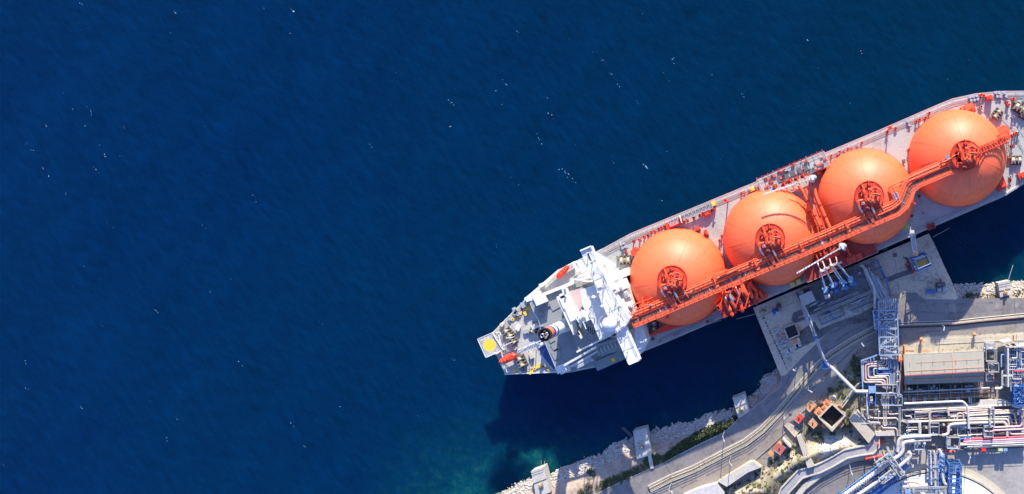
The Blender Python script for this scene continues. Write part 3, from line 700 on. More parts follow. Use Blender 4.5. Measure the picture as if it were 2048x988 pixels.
# loading pipes with bare metal bellows, led down from the crown to the pipe bridge, and a gangway
drop = MB()
def dl(u, v, z): q = off((0, 0, 0), u, v); return (q[0], q[1], z)
drop.tube([dl(-3.0, .5, Z + 1.2), dl(-5.0, .0, Z + 1.4), dl(-5.6, 1.5, Z + 1.1), dl(-4.9, 6, Z - .6), dl(-4.6, 9.5, Z - 1.1)], .36, 'orange', 8)
drop.tube([dl(-5.5, 2.0, Z + 1.0), dl(-5.05, 5.0, Z - .25)], .46, 'steel', 8)
drop.tube([dl(-.6, 3.0, Z + 1.0), dl(-1.0, 5.5, Z + .6), dl(-.6, 9.6, Z - 1.1)], .36, 'orange', 8)
drop.tube([dl(-.95, 4.6, Z + .8), dl(-.8, 7.2, Z + .1)], .46, 'steel', 8)
drop.tube([dl(2.6, 3.6, Z + .5), dl(3.1, 9.0, Z - 1)], .2, 'orange', 6); drop.tube([dl(-3.4, 1.2, Z + 1.5), dl(-3.6, 2.4, Z + 1.6)], .75, 'steel', 10)
gw = MB(); gw.bar(dl(-3.1, 2.6, Z + .4), dl(-2.5, 10.6, Z - .8), 1.0, .15, 'brick'); 
for s in (-.65, .65): gw.bar(dl(-3.1 + s, 2.6, Z + 1.4), dl(-2.5 + s, 10.6, Z + .3), .1, .1, 'red')
for i, p in enumerate(TANK_PX):
    c = W('P', p, TEQ); c = (c[0], c[1], 0)
    lab = ['aftmost orange tank dome next to the white superstructure', 'second orange tank dome from the stern', 'third orange tank dome from the stern', 'foremost orange tank dome near the bow'][i]
    if i == 0:
        BASE_t = c
        mb = dm; o = bpy.data.objects.new('tank_dome', dm.mesh('tank_dome')); COL.objects.link(o); o.parent = ship; o.location = (c[0] - SHIP0[0], c[1] - SHIP0[1], 0); BASE[o.name] = c; o['label'] = lab
        kids = []
        for nm, m_ in (('dome_skirt', sk_), ('weld_seam', weld), ('dome_trunk', cap), ('dome_machinery', mach), ('machinery_frame', fr_), ('loading_pipe', drop), ('gangway', gw)):
            k = bpy.data.objects.new(nm, m_.mesh(nm)); COL.objects.link(k); k.parent = o; kids.append(k)
        dome0 = o
    else:
        o = dome0.copy(); COL.objects.link(o); o.parent = ship; o.location = (c[0] - SHIP0[0], c[1] - SHIP0[1], 0); o['label'] = lab
        for k in kids:
            if i == 3 and k.name.startswith(('loading_pipe', 'gangway')): continue
            q = k.copy(); COL.objects.link(q); q.parent = o

# ---------------------------------------------------------------- pipe bridge over the tank tops
CZ = 35.5
G = WW('P', [(1266, 652), (1310, 634), (1480, 561), (1662, 486), (1738, 452.5), (1796, 428), (1813, 413), (1823, 391), (1827, 380), (1838, 371), (1900, 344.5), (1925, 341), (1954, 329), (1967, 304)], CZ)
gm = MB(); gm.ribbon(off3(G, -.2), 1.5, CZ - 1.2, CZ + .5, 'orange'); sp('bridge_girder', gm)
wm = MB(); wm.ribbon(off3(G[:-2], 1.7), 1.7, CZ - .3, CZ, 'grate')
L1 = off3(G[:-2], 1.7)
for i in range(len(L1) - 1):
    a, b = np.array(L1[i]), np.array(L1[i + 1]); l = np.linalg.norm(b - a); d = (b - a) / l; nn = np.array((-d[1], d[0], 0))
    for j in range(int(l / 2.4)):
        p = a + d * (j * 2.4 + .6); kk = R.choice(('fade', 'orange', 'dark', 'grate'))
        wm.bar(p - nn * .8 + (0, 0, .04), p + nn * .8 + (0, 0, .04), R.uniform(.15, .9), .12, kk)
sp('bridge_walkway', wm)
for d, r_, k, z in ((3.1, .22, 'orange', .3), (3.75, .42, 'orange', .55), (4.75, .42, 'orange', .7), (5.6, .22, 'orange', .5)):
    pb = MB(); pb.tube(off3(G[:-3] if d < 5.5 else G[1:11], d, z), r_, k, 8, bend=.7); sp('cargo_pipe', pb)
lt_ = MB()
for i in range(len(G) - 3):
    a, b = np.array(G[i]), np.array(G[i + 1]); l = np.linalg.norm(b - a); d = (b - a) / l; nn = np.array((-d[1], d[0], 0))
    for j in range(max(1, int(l / 2.1))):
        p = a + d * (j * 2.1 + .4); k_ = R.choice(('darkred', 'red', 'grate', 'red'))
        lt_.bar(p + nn * 2.8 + (0, 0, 1.25), p + nn * 5.2 + (0, 0, 1.25), .16, .14, k_); lt_.bar(p - nn * .95 + (0, 0, .56), p + nn * .5 + (0, 0, .56), .22, .12, 'red' if j % 3 else 'darkred')
        if R.random() < .4: q = p + nn * R.uniform(2.6, 5.6); lt_.box((q[0], q[1]), R.uniform(.5, 1.3), R.uniform(.4, .8), CZ + .3, CZ + R.uniform(1.2, 2.0), AX, R.choice(('red', 'orange', 'darkred', 'steel')))
parts('bridge_crossbar', lt_, ship, .01, 100)
rm = MB(); rm.rail(off3(G[:-2], .8), 'orange', 1.1, .05, 3.2); rm.rail(off3(G[:-2], 2.7), 'red', 1.1, .05, 3.2); sp('bridge_railing', rm)
xm = MB()            # cross frames that carry the pipes, and legs down between the tanks
P0 = off3(G, 0)
for i in (1, 2, 3):
    a, b = np.array(G[i]), np.array(G[i + 1] if i < 3 else G[4]); l = np.linalg.norm(b - a); d = (b - a) / l; nn = np.array((-d[1], d[0], 0))
    for j in range(int(l / 6.5)):
        p = a + d * (j * 6.5 + 2)
        xm.bar(p - nn * .5 + (0, 0, -.35), p + nn * 6.2 + (0, 0, -.35), .35, .35, 'red')
        if j % 3 == 1:
            xm.bar(p + nn * 6.0 + (0, 0, -.3), p + nn * 6.0 + (0, 0, 1.6), .25, .25, 'orange'); xm.bar(p + nn * 2.7 + (0, 0, -.3), p + nn * 2.7 + (0, 0, 1.6), .25, .25, 'orange'); xm.bar(p + nn * 2.6 + (0, 0, 1.6), p + nn * 6.1 + (0, 0, 1.6), .3, .3, 'orange')
            xm.box(tuple(p + nn * 1.7), R.uniform(1.2, 2.4), 1.2, CZ, CZ + .8, AX, 'orange')
for q in [(1452, 584), (1640, 506), (1330, 632), (1828, 402)]:
    for dv in (-3.2, 1.0):
        w = off(W('P', q, CZ), 0, dv); xm.bar((w[0], w[1], DZ), (w[0], w[1], CZ - .6), .7, .7, 'red')
parts('bridge_support', xm, ship)
# expansion loops beside the bridge and bulk of pipework where it meets the superstructure
em = MB()
def loop(fr, pts, r_, k, z): em.tube(WW(fr, pts, z), r_, k, 8)
loop('U', [(640, 370), (640, 290), (760, 250)], .25, 'orange', CZ + 1.6); loop('U', [(660, 330), (850, 245)], .45, 'orange', CZ + 1.5)
loop('U', [(690, 310), (745, 285), (770, 240)], .2, 'red', CZ + 2)
loop('C', [(980, 310), (1035, 440), (900, 500)], .4, 'orange', CZ + .6); loop('C', [(1000, 300), (1060, 415), (1000, 455)], .4, 'orange', CZ + .7); loop('C', [(985, 305), (1110, 250), (1310, 165)], .28, 'orange', CZ + .9); loop('C', [(1000, 318), (1130, 262), (1317, 185)], .28, 'orange', CZ + .8)
for a, b in (((1008, 350), (1030, 400)), ((1028, 345), (1045, 385))): em.tube(WW('C', [a, b], CZ + .75), .5, 'steel', 8)
loop('D', [(440, 500), (450, 545), (500, 520), (640, 420), (670, 440)], .3, 'orange', CZ + 1.8); loop('D', [(470, 550), (560, 500), (680, 455), (700, 490)], .35, 'red', CZ + 1.4)
for p in ((540, 505), (560, 530), (480, 510)): w = W('D', p, CZ); em.cyl(w, .9, CZ, CZ + 1.6, 'steel', 12)
parts('expansion_loop', em, ship)
fm_ = MB()      # tangle of red frames at the after end
for a, b in [((120, 690), (250, 640)), ((130, 720), (300, 660)), ((100, 780), (260, 720)), ((180, 650), (200, 730)), ((240, 640), (300, 720)), ((150, 800), (110, 760)), ((250, 690), (300, 740)), ((120, 760), (330, 690))]:
    p, q = W('B', a, 33), W('B', b, 33.5); fm_.bar(p, q, .3, .4, 'orange'); fm_.bar((p[0], p[1], 25), p, .25, .25, 'red'); fm_.bar((p[0], p[1], p[2] - 2.2), (q[0], q[1], q[2] - 2.2), .3, .3, 'red')
for p, s in [((150, 765), 3.2), ((200, 700), 3.0), ((235, 680), 2.6), ((170, 740), 2.2), ((130, 785), 2.4)]:
    w = W('B', p, 31); fm_.box(w, s * 1.5, s, DZ + 6, 31, AX, 'red'); fm_.tube([(w[0] - 1.5, w[1], 31.4), (w[0] + 1, w[1] + .8, 31.8), (w[0] + 2.2, w[1] - .4, 31.4)], .35, 'orange', 8)
fm_.tube(WW('B', [(110, 775), (160, 760), (240, 735), (245, 750), (150, 800)], 33), .4, 'orange', 8); fm_.tube(WW('B', [(183, 640), (180, 700)], 34), .15, 'orange', 6)
sp('pipe_gallery', fm_)
# forward end: red winch gear over the foremost tank and its ladder
fm_ = MB()
for p, lu, lv_, z0, z1, k in [((835, 385), 8, 3.5, 26, 29, 'red'), ((815, 415), 4, 3, 26, 30, 'darkred'), ((860, 370), 3, 2.2, 28, 30.5, 'orange')]:
    fm_.box(W('D', p, z1), lu, lv_, z0, z1, AX, k)
for i in range(8): 
    a = (720 + i * 20, 455 - i * 10); fm_.bar(W('D', a, 32 - i * .4), W('D', (a[0] + 8, a[1] + 28), 32 - i * .4), .3, .3, 'red')
fm_.truss(W('D', (680, 450), 37.4), W('D', (880, 365), 32), 0, tuple(np.array(W('D', (692, 486), 37.4)) - np.array(W('D', (680, 450), 37.4))), 'red', 11, .24)
a_, b_ = np.array(W('D', (672, 478), 37)), np.array(W('D', (872, 392), 31.5)); fm_.bar(a_, b_, 1.4, .15, 'grate'); nn_ = np.array((-UY, UX, 0))
for s_ in (-1.3, 1.3, 1.9): fm_.tube([a_ + nn_ * s_ + (0, 0, .4), b_ + nn_ * s_ + (0, 0, .4)], .2, 'orange', 6)
for i in range(11): q_ = a_ + (b_ - a_) * (i + .5) / 11; fm_.bar(q_ - nn_ * 1.6 + (0, 0, .7), q_ + nn_ * 2.0 + (0, 0, .7), .25, .2, 'red' if i % 2 else 'darkred')
fm_.truss(W('D', (868, 400), 29), W('D', (880, 560), 20), 0, (1.1, 0, 0), 'red', 10, .18)
w = W('D', (855, 338), 24); fm_.cyl((w[0], w[1]), 2.6, DZ, 24, 'orange', 24)
sp('forward_ladder', fm_)

# ---------------------------------------------------------------- cargo manifolds amidships
for side in (0, 1):
    pf = MB()
    if side == 0:
        pf.box(W('C', (350, 215), 22), 31, 6.6, 21.3, 22, AX, 'deck', 'red'); pz = 22
        for p in [(262, 258), (305, 237), (348, 218), (392, 202), (432, 184)]:
            w = W('C', p, 22.4); pf.box(w, 2.0, 2.4, 22, 22.3, AX, 'planter'); pf.box(off(w, 0, 3.0), 1.4, 1.0, 22, 23.6, AX, 'darkred'); pf.cyl(off(w, 1.3, 1.4), .5, 22, 23.6, 'dark', 10)
        for p in [(230, 300), (290, 280), (330, 262), (372, 245), (415, 225)]:
            w = W('C', p, 24); pf.box(w, 1.8, 1.0, 22, 24, AX, 'darkred'); pf.tube([w, off(w, 0, 4, .3)], .3, 'red', 6)
        for _ in range(46): q = off(W('C', (350, 215), 22), R.uniform(-15, 15), R.uniform(-3.5, 3.5)); pf.box(q, R.uniform(.4, 1.6), R.uniform(.3, 1.0), 22, 22 + R.uniform(.2, 1.2), AX, R.choice(('dark', 'red', 'darkred', 'red', 'greygear', 'orange')))
        pf.rail([off(W('C', (350, 215), 22), u, v) for u, v in ((-15, 3.6), (-15, -3.6), (15, -3.6), (15, 3.6))], 'red', 1.2, .06)
        for i in range(13): pf.bar(off(W('C', (350, 215), 22), -15 + i * 2.5, -4.2, 0), off(W('C', (350, 215), 22), -15 + i * 2.5, 3.4, 0), .14, .24, R.choice(('red', 'darkred', 'tan', 'orange')))
        w = W('C', (507, 133), 20); pf.box(w, 2.6, 2.4, DZ, 20, AX + .25, 'red')
        for p in [(485, 185), (520, 215), (540, 180), (190, 280), (205, 305)]: pf.box(W('C', p, 21), R.uniform(1.5, 4), R.uniform(1, 2.5), DZ, 21, AX, R.choice(('red', 'grate', 'darkred')))
    else:
        pf.box(W('C', (650, 775), 22), 33, 9.0, 18.5, 22, AX, 'darkred'); pz = 22
        for p in [(520, 800), (565, 780), (605, 762), (640, 748), (700, 730), (725, 760)]:
            w = W('C', p, 24); pf.box(w, 2.4, 1.6, 22, 24, AX, R.choice(('red', 'grate', 'darkred'))); pf.tube([w, off(w, 0, -5, .2)], .4, 'red', 8)
        for p in [(735, 785), (785, 772)]: pf.box(W('C', p, 23), 4.5 if p[0] < 760 else 2.6, 2.8, DZ, 23, AX, 'red')
        for p in [(345, 950), (385, 932)]:
            w = W('C', p, 19); pf.box(w, 2.2, 2.2, DZ, 19, AX, 'yellow'); pf.cyl((w[0], w[1]), .7, 19, 19.5, 'tan', 12)
        pf.rail([off(W('C', (650, 775), 22), u, v) for u, v in ((-16, -4.3), (-16, 4.3), (16, 4.3), (16, -4.3))], 'greygear', 1.2, .07)
    sp('cargo_manifold', pf, label='manifold platform on the seaward side' if side == 0 else 'manifold platform facing the loading arms')
lm = [([(385, 300), (410, 330), (545, 600)], .65), ([(430, 320), (460, 400), (530, 545), (550, 600)], .6), ([(455, 290), (470, 350), (560, 590)], .5), ([(490, 320), (500, 370), (595, 585)], .75), ([(330, 330), (400, 320), (425, 370)], .4)]
for pts, r_ in lm:
    pb = MB(); pb.tube(WW('C', pts, 29), r_, 'orange' if r_ > .55 else 'red', 8); 
    for t in (.25, .6):
        a, b = np.array(W('C', pts[-2], 29)), np.array(W('C', pts[-1], 29)); q = a + (b - a) * t; d = (b - a) / np.linalg.norm(b - a); pb.tube([q, q + d * .5], r_ + .3, 'darkred', 8)
    sp('crossover_pipe', pb)
pb = MB()
for pts in [[(560, 720), (580, 690), (600, 740)], [(520, 740), (545, 700)], [(610, 730), (640, 700), (660, 740)], [(560, 760), (540, 700)]]: pb.tube(WW('C', pts, 25), .5, 'darkred', 8)
for i in range(7): w = W('C', (445 + i * 24, 310 + i * 46), 26); pb.bar(off(w, -5, 0), off(w, 3, 0), .3, .3, 'darkred')
parts('crossover_frame', pb, ship)
# hose handling cranes
def crane(base, tip, zb, zt, reach_back, label):
    o = MB(); b = W('C', base, zb); t = W('C', tip, zt)
    o.cyl((b[0], b[1]), 1.3, DZ, zb - 1, 'white', 20); o.cyl((b[0], b[1]), 1.35, zb - 1.4, zb - .4, 'ivory', 20)
    root = sp('hose_crane', o, label=label)
    c = MB(); d = np.array(t) - np.array(b); ang = atan2(d[1], d[0]); d /= np.linalg.norm(d)
    c.box((b[0] - cos(ang) * .4, b[1] - sin(ang) * .4), 2.0, 1.7, zb - .4, zb + 1.7, ang, 'ivory'); c.box((b[0] + cos(ang + 1.57) * 1.2, b[1] + sin(ang + 1.57) * 1.2), 1.0, .8, zb - .3, zb + 1.0, ang, 'white'); c.cyl((b[0] - cos(ang) * 1.2, b[1] - sin(ang) * 1.2), .5, zb, zb + 2.0, 'tan', 10); sp('cab', c, root)
    j = MB(); nseg = 14; a = np.array(b) + d * 1.2; e = np.array(t)
    j.bar(a + (0, 0, 1), e, .5, .6, 'white'); nn = np.array((-sin(ang), cos(ang), 0))
    for i in range(nseg): p = a + (0, 0, 1.45) + (e - a - (0, 0, 1)) * (i + .4) / nseg; j.bar(p - nn * .30, p + nn * .30, .28, .16, 'greygear' if i % 2 else 'ivory')
    j.bar(a + (0, 0, 2.2), a + (e - a) * .35 + (0, 0, .9), .25, .25, 'greygear'); sp('jib', j, root)
crane((478, 250), (152, 358), 37, 39, 0, 'hose crane on the seaward side, jib over the tank'); crane((676, 702), (374, 877), 36, 36, 0, 'hose crane above the loading arms')

# dark red machinery house beside the aftmost tanks
hm = MB(); Hh = WW('B', [(675, 690), (770, 590), (890, 535), (1005, 640), (720, 778), (700, 760)], 24)
hm.prism(Hh, DZ, 24, 'darkred', 'red'); house = sp('machinery_house', hm)
vm = MB()
for i in range(15):
    p = (720 + R.uniform(0, 190), 0); p = (p[0], 690 - (p[0] - 720) * .5 + R.uniform(-55, 30)); w = W('B', p, 26)
    b = AX + pi / 2 + R.uniform(-.3, .3); l = R.uniform(1.5, 4.5); z = 24 + R.uniform(.8, 3)
    vm.tube([(w[0], w[1], 24), (w[0], w[1], z), (w[0] + l * cos(b), w[1] + l * sin(b), z), (w[0] + l * cos(b), w[1] + l * sin(b), 24.2)], R.uniform(.25, .5), R.choice(('red', 'orange', 'darkred', 'steel')), 8)
parts('vent_pipe', vm, house)
for p_, l_, r_, z_, k_ in [((760, 640), 3.6, .9, 25.4, 'steel'), ((800, 600), 4.2, .8, 26, 'red'), ((850, 580), 4.6, .9, 26.4, 'orange'), ((890, 600), 5.2, .8, 25.8, 'orange'), ((905, 570), 3.4, .7, 26.6, 'red'), ((870, 650), 3.2, .75, 25.2, 'orange'), ((820, 660), 3.0, .6, 25, 'greygear'), ((725, 650), 5.0, .8, 25.4, 'red'), ((930, 620), 3.6, .8, 25.4, 'red'), ((780, 690), 4.6, .9, 25.2, 'darkred'), ((830, 700), 4.0, .8, 25, 'red'), ((745, 700), 4.2, .9, 25, 'orange'), ((865, 610), 3.0, 1.0, 26.2, 'red'), ((920, 660), 2.8, .8, 25, 'darkred'), ((960, 620), 2.8, .7, 25, 'red')]:
    vt = MB(); w_ = W('B', p_, z_); a_ = AX + pi / 2 + R.uniform(-.25, .25); d_ = (cos(a_) * l_ / 2, sin(a_) * l_ / 2); vt.tube([(w_[0] - d_[0], w_[1] - d_[1], z_ - .8), (w_[0] - d_[0] * .8, w_[1] - d_[1] * .8, z_), (w_[0] + d_[0] * .8, w_[1] + d_[1] * .8, z_), (w_[0] + d_[0], w_[1] + d_[1], z_ - 1.2)], r_, k_, 12, bend=.8); sp('vent_trunk', vt, house)
vm = MB()
for p, r_ in [((745, 625), 1.0), ((770, 752), .9), ((985, 640), .8), ((955, 655), .7), ((1000, 625), .7)]: w = W('B', p, 25); vm.cyl((w[0], w[1]), r_, 24, 25, 'red', 16)
for i in range(14): 
    t = i / 13; p = (675 + t * 40, 700 + t * 60) if i < 5 else (735 + (i - 5) * 30, 765 - (i - 5) * 14); w = W('B', p, 25); vm.box(w, .8, .8, 24, 25.2, AX, 'red')
for a, b in [((690, 700), (730, 580)), ((730, 580), (870, 540)), ((800, 690), (840, 560)), ((860, 700), (900, 560))]: vm.bar(W('B', a, 27), W('B', b, 27), .5, .4, 'red')
parts('roof_vent', vm, house)
# cover wings where the tank skirt meets the deck by the bridge
sm = MB(); sm.prism(WW('B', [(220, 890), (330, 820), (560, 790), (640, 730), (660, 735), (560, 800), (380, 850), (230, 898)], 19), DZ, 19, 'red')
sm.prism(WW('B', [(100, 340), (130, 310), (150, 325), (160, 360), (110, 370)], 21), DZ, 21, 'red'); sm.prism(WW('B', [(690, 460), (745, 450), (800, 470), (760, 490)], 22), DZ, 22, 'rustred'); parts('tank_saddle', sm, ship)

# ---------------------------------------------------------------- deck gear along both sides and on the forecastle
def bollards(p, fr='D', rot=pi / 2, z=DZ):
    w = W(fr, p, z); m_ = MB(); m_.box(w, 3.2, 1.5, z, z + .2, AX + rot, 'greygear')
    for s in (-.8, .8): q = off(w, s * cos(rot), s * -sin(rot)); m_.cyl((q[0], q[1]), .5, z, z + 1.1, 'greygear', 12); m_.cyl((q[0], q[1]), .62, z + 1.0, z + 1.2, 'greygear', 12)
    return sp('bollard_pair', m_)
for p in [(633, 125), (655, 122), (677, 116), (805, 98), (825, 98), (863, 98), (226, 285)]: bollards(p, 'D')
for p in [(48, 302), (66, 295), (500, 470)]: bollards(p, 'B') if p[0] < 400 else None
for p in [(330, 500), (350, 510)]: bollards(p, 'A')
def vent(p, fr, k='red', h=2.2, r_=.35, arm=True):
    w = W(fr, p, DZ); m_ = MB(); m_.cyl((w[0], w[1]), r_, DZ, DZ + h, k, 10); m_.cyl((w[0], w[1]), r_ * 1.5, DZ + h - .5, DZ + h, k, 10)
    if arm: m_.bar((w[0], w[1], DZ + h * .8), (w[0] + .9, w[1] + .3, DZ + h * .8), .25, .25, k)
    m_.box(w, r_ * 3.4, r_ * 3.4, DZ, DZ + .3, AX, k); sp('deck_vent', m_)
for p in [(335, 252), (360, 220), (275, 275), (297, 262), (140, 318), (83, 345), (228, 460), (195, 530), (700, 102), (720, 105), (690, 185), (702, 178), (912, 128), (872, 150), (880, 168), (910, 245), (910, 365), (928, 352), (945, 350), (905, 435), (893, 640), (893, 660), (975, 630), (985, 140)]: vent(p, 'D', R.choice(('red', 'red', 'greygear')), R.uniform(1.4, 2.6))
for p in [(75, 345), (195, 240), (220, 232), (240, 210), (265, 205), (290, 190), (310, 180), (330, 172), (125, 270), (165, 260), (580, 85), (600, 80), (620, 75), (640, 70), (655, 60), (478, 130), (520, 115), (560, 100), (690, 265), (705, 235), (595, 215)]: vent(p, 'B', R.choice(('red', 'red', 'darkred')), R.uniform(1.6, 3.4), .3)
for p in [(10, 350), (30, 340), (60, 330), (105, 310), (125, 300), (140, 295), (640, 90), (655, 80), (685, 70), (710, 58), (735, 48), (770, 35), (800, 18), (875, 55), (1075, 130), (570, 125), (600, 105)]: vent(p, 'C', R.choice(('red', 'fade')), R.uniform(1.2, 2.8), .28)
for p in [(990, 540), (1130, 500), (1180, 370), (1205, 480), (1240, 545), (1265, 570)]: vent(p, 'C', R.choice(('darkred', 'greygear')), 1.6, .3)
for p in [(250, 915), (300, 930), (395, 890), (420, 880), (180, 935), (610, 800), (640, 795), (500, 840)]: vent(p, 'B', R.choice(('greygear', 'darkred')), 1.4, .3)
w = W('P', (1779, 257), 24); lm_ = MB(); lm_.tube([(w[0], w[1], DZ), (w[0], w[1], 27)], .28, 'red', 8); lm_.box(w, 1.6, 1.6, 25.5, 27, AX, 'red'); sp('mast_light', lm_)
w = W('B', (733, 5), 24); lm_ = MB(); lm_.tube([(w[0], w[1], DZ), (w[0], w[1], 30)], .28, 'red', 8); lm_.box(w, 1.5, 1.5, 28.5, 30, AX, 'red'); sp('mast_light', lm_)
fm_ = MB()
for fr, p, lu, lv_, h, k in [('D', (620, 182), 5.5, 3.0, 3, 'orange'), ('D', (652, 192), 2.5, 2.5, 3.4, 'red'), ('D', (840, 680), 4, 5.5, 3.5, 'red'), ('D', (980, 630), 3, 2.5, 3, 'red'), ('D', (378, 965), 3.6, 2.2, 1.5, 'darkred'), ('D', (205, 965), 3.0, 2.4, 1.5, 'limegreen'),
                             ('D', (765, 115), 2.2, 2.2, 3.5, 'red'), ('C', (1260, 570), 3.2, 2.4, 1.6, 'darkred'), ('C', (80, 325), 1.8, 1.6, 1.6, 'yellow'), ('B', (385, 155), 7, 2.8, 2.5, 'red'), ('B', (430, 130), 3, 3, 3, 'darkred'), ('B', (600, 88), 3.4, 2.2, 2.4, 'red'), ('B', (540, 190), 2.2, 1.4, 3, 'red'), ('B', (595, 215), 1.2, 2.5, 5, 'red')]:
    w = W(fr, p, DZ + h); fm_.box(w, lu, lv_, DZ, DZ + h * .8, AX, k); fm_.box(off(w, .3, .1), lu * .6, lv_ * .6, DZ + h * .8, DZ + h, AX, k)
parts('deck_locker', fm_, ship)
hb = MB(); hb.prism(WW('D', [(497, 185), (620, 145), (618, 112), (497, 158)], DZ + .03), DZ, DZ + .04, 'fade'); sp('painted_deck_strip', hb)
# accommodation ladder stowed along the rail
am = MB(); am.truss(W('B', (350, 143), 18.5), W('B', (632, 20), 18.5), 0, (UY * 2.2, -UX * 2.2, 0), 'greygear', 24, .25)
am.bar(W('B', (355, 152), 18.1), W('B', (632, 30), 18.1), 1.6, .12, 'dark'); am.box(W('B', (645, 22), 20), 1.3, 2.0, DZ, 18.6, AX, 'yellow'); am.bar(W('B', (425, 98), 20), W('B', (440, 150), 20), .4, .6, 'white'); sp('accommodation_ladder', am)
# winches
def winch(fr, p, s=1.0, rot=0.0, k='winch', label=None):
    w = W(fr, p, DZ + 1); m_ = MB(); a = AX + rot
    m_.box(w, 4.6 * s, 3.6 * s, DZ, DZ + .4, a, 'dark')
    for q in (-1.9, -.65, .65, 1.9):
        c_ = (w[0] + cos(a) * q * s, w[1] + sin(a) * q * s); m_.box(c_, .35 * s, 3.0 * s, DZ + .4, DZ + 2.3 * s, a, k)
    for q, rr in ((-1.3, 1.0), (0, .8), (1.3, 1.0)):
        c0 = np.array((w[0] + cos(a) * (q - .5) * s, w[1] + sin(a) * (q - .5) * s, DZ + 1.4 * s)); c1 = np.array((w[0] + cos(a) * (q + .5) * s, w[1] + sin(a) * (q + .5) * s, DZ + 1.4 * s)); m_.tube([c0, c1], rr * s, 'tan' if q else 'winch', 14)
    c0 = (w[0] - cos(a) * 2.6 * s - sin(a) * 1.2 * s, w[1] - sin(a) * 2.6 * s + cos(a) * 1.2 * s); m_.box(c0, 1.4 * s, 1.0 * s, DZ, DZ + 1.6 * s, a, k)
    return sp('mooring_winch', m_, label=label)
for a in [('D', (812, 222), 1.0, .5), ('D', (935, 528), 1.1, -AX), ('D', (960, 185), 1.25, -.9), ('D', (985, 235), .8, -.9), ('A', (285, 645), 1.0, 1.9), ('A', (310, 690), .9, 1.9), ('A', (370, 830), 1.1, 1.6), ('A', (1055, 165), 1.1, -AX * .9), ('B', (258, 830), 1.0, 1.2), ('A', (455, 612), .9, .8)]: winch(*a)
ln = MB()
for a, b in [((840, 240), (935, 340)), ((845, 280), (985, 460)), ((920, 260), (988, 360)), ((930, 340), (985, 470)), ((700, 180), (840, 290))]: ln.tube(WW('D', [a, b], DZ + .5), .09, 'rope', 5)
for a, b in [((650, 800), (655, 910)), ((680, 650), (690, 880)), ((720, 690), (735, 860)), ((770, 640), (760, 840)), ((620, 790), (625, 905)), ((540, 900), (760, 845)), ((430, 850), (530, 800)), ((320, 590), (480, 700))]: ln.tube(WW('S', [a, b], DZ + .4), .10, 'dark', 5)
parts('deck_rope', ln, ship)
fl = MB()
for i in range(12): w = W('D', (868 + i * 9.5, 752 - i * 6.2), DZ); fl.box(w, 1.1, .9, DZ, DZ + .9, AX + .25, 'white')
sp('fairlead_row', fl)

# ---------------------------------------------------------------- stern deck
wp = MB(); Pz = 18.6
P4 = WW('S', [(88, 513), (255, 440), (384, 640), (185, 726)], Pz); wp.prism(P4, Pz - .6, Pz, 'concgrey', 'white')
for i in range(4): wp.bar(tuple(np.array(P4[i]) + (0, 0, .05)), tuple(np.array(P4[(i + 1) % 4]) + (0, 0, .05)), .3, .16, 'ivory')
plat = sp('winching_platform', wp)
c = W('S', (226, 582), Pz + .02); yc = MB(); yc.prism([(c[0] + 2.62 * cos(2 * pi * i / 40), c[1] + 2.62 * sin(2 * pi * i / 40)) for i in range(40)], Pz - .1, Pz + .02, 'yellow'); yc.ring(c, 2.62, 2.85, Pz - .1, Pz + .024, 'tan', 40); sp('yellow_disc', yc, plat)
for word, p in (('WINCH', (199, 499)), ('ONLY', (262, 672))):
    me = text_mesh(word, 1.75); me.materials.append(M['white']); o = bpy.data.objects.new('lettering', me); COL.objects.link(o); o.parent = plat
    w = W('S', p, Pz + .03); b = BASE[plat.name]; o.location = (w[0] - b[0], w[1] - b[1], Pz + .03); o.rotation_euler = (0, 0, AX); o.scale = (1.12, 1, 1)
fr_ = MB()     # white railings, davit frames and boat cradle at the transom
for a, b in [((258, 440), (384, 640)), ((270, 440), (395, 640)), ((300, 440), (350, 430)), ((350, 430), (360, 470)), ((330, 470), (370, 600)), ((300, 500), (345, 480)), ((390, 590), (490, 545)), ((420, 500), (500, 490)), ((370, 690), (415, 820)), ((405, 800), (430, 900)), ((300, 690), (360, 650))]:
    p, q = W('S', a, 19), W('S', b, 19); fr_.bar(p, q, .28, .28, 'white'); fr_.bar((p[0], p[1], DZ), p, .22, .22, 'white'); fr_.bar((q[0], q[1], DZ), q, .22, .22, 'white')
parts('stern_frame', fr_, ship)
cs = MB()
for a in [(360, 375), (370, 345), (520, 615), (585, 900), (555, 380), (640, 210), (345, 695)]: w = W('S', a, DZ + 1); cs.cyl((w[0], w[1]), R.uniform(.6, 1.1), DZ, DZ + R.uniform(.6, 1.6), R.choice(('ivory', 'white', 'tan')), 14)
for a, lu, lv_, h, k in [((645, 425), 2.6, 2, 1.2, 'greygear'), ((555, 400), 1.2, 1.8, 1.7, 'ivory'), ((640, 215), 1.1, 2.2, 2, 'yellow'), ((625, 110), 3, 3, 1.5, 'greygear'), ((525, 205), 2.4, 2.6, 1.2, 'greygear'), ((455, 275), 1.2, 2.2, 1, 'greygear'), ((750, 365), 3.5, 2.6, 2.4, 'ivory'), ((705, 705), 1.6, 3.4, 1.6, 'tan'), ((540, 700), 3.2, 2.6, 1.6, 'planter'), ((510, 885), 2.6, 1.4, .3, 'yellow'), ((680, 150), 3.6, 1.6, .2, 'yellow'), ((790, 820), 3.0, 1.2, .2, 'yellow'), ((710, 890), 3.4, 1.5, .2, 'yellow')]:
    w = W('S', a, DZ + h); cs.box(w, lu * .8, lv_ * .8, DZ, DZ + h, AX + (.5 if h < .5 else 0), k)
parts('stern_deck_gear', cs, ship)
ch = MB()
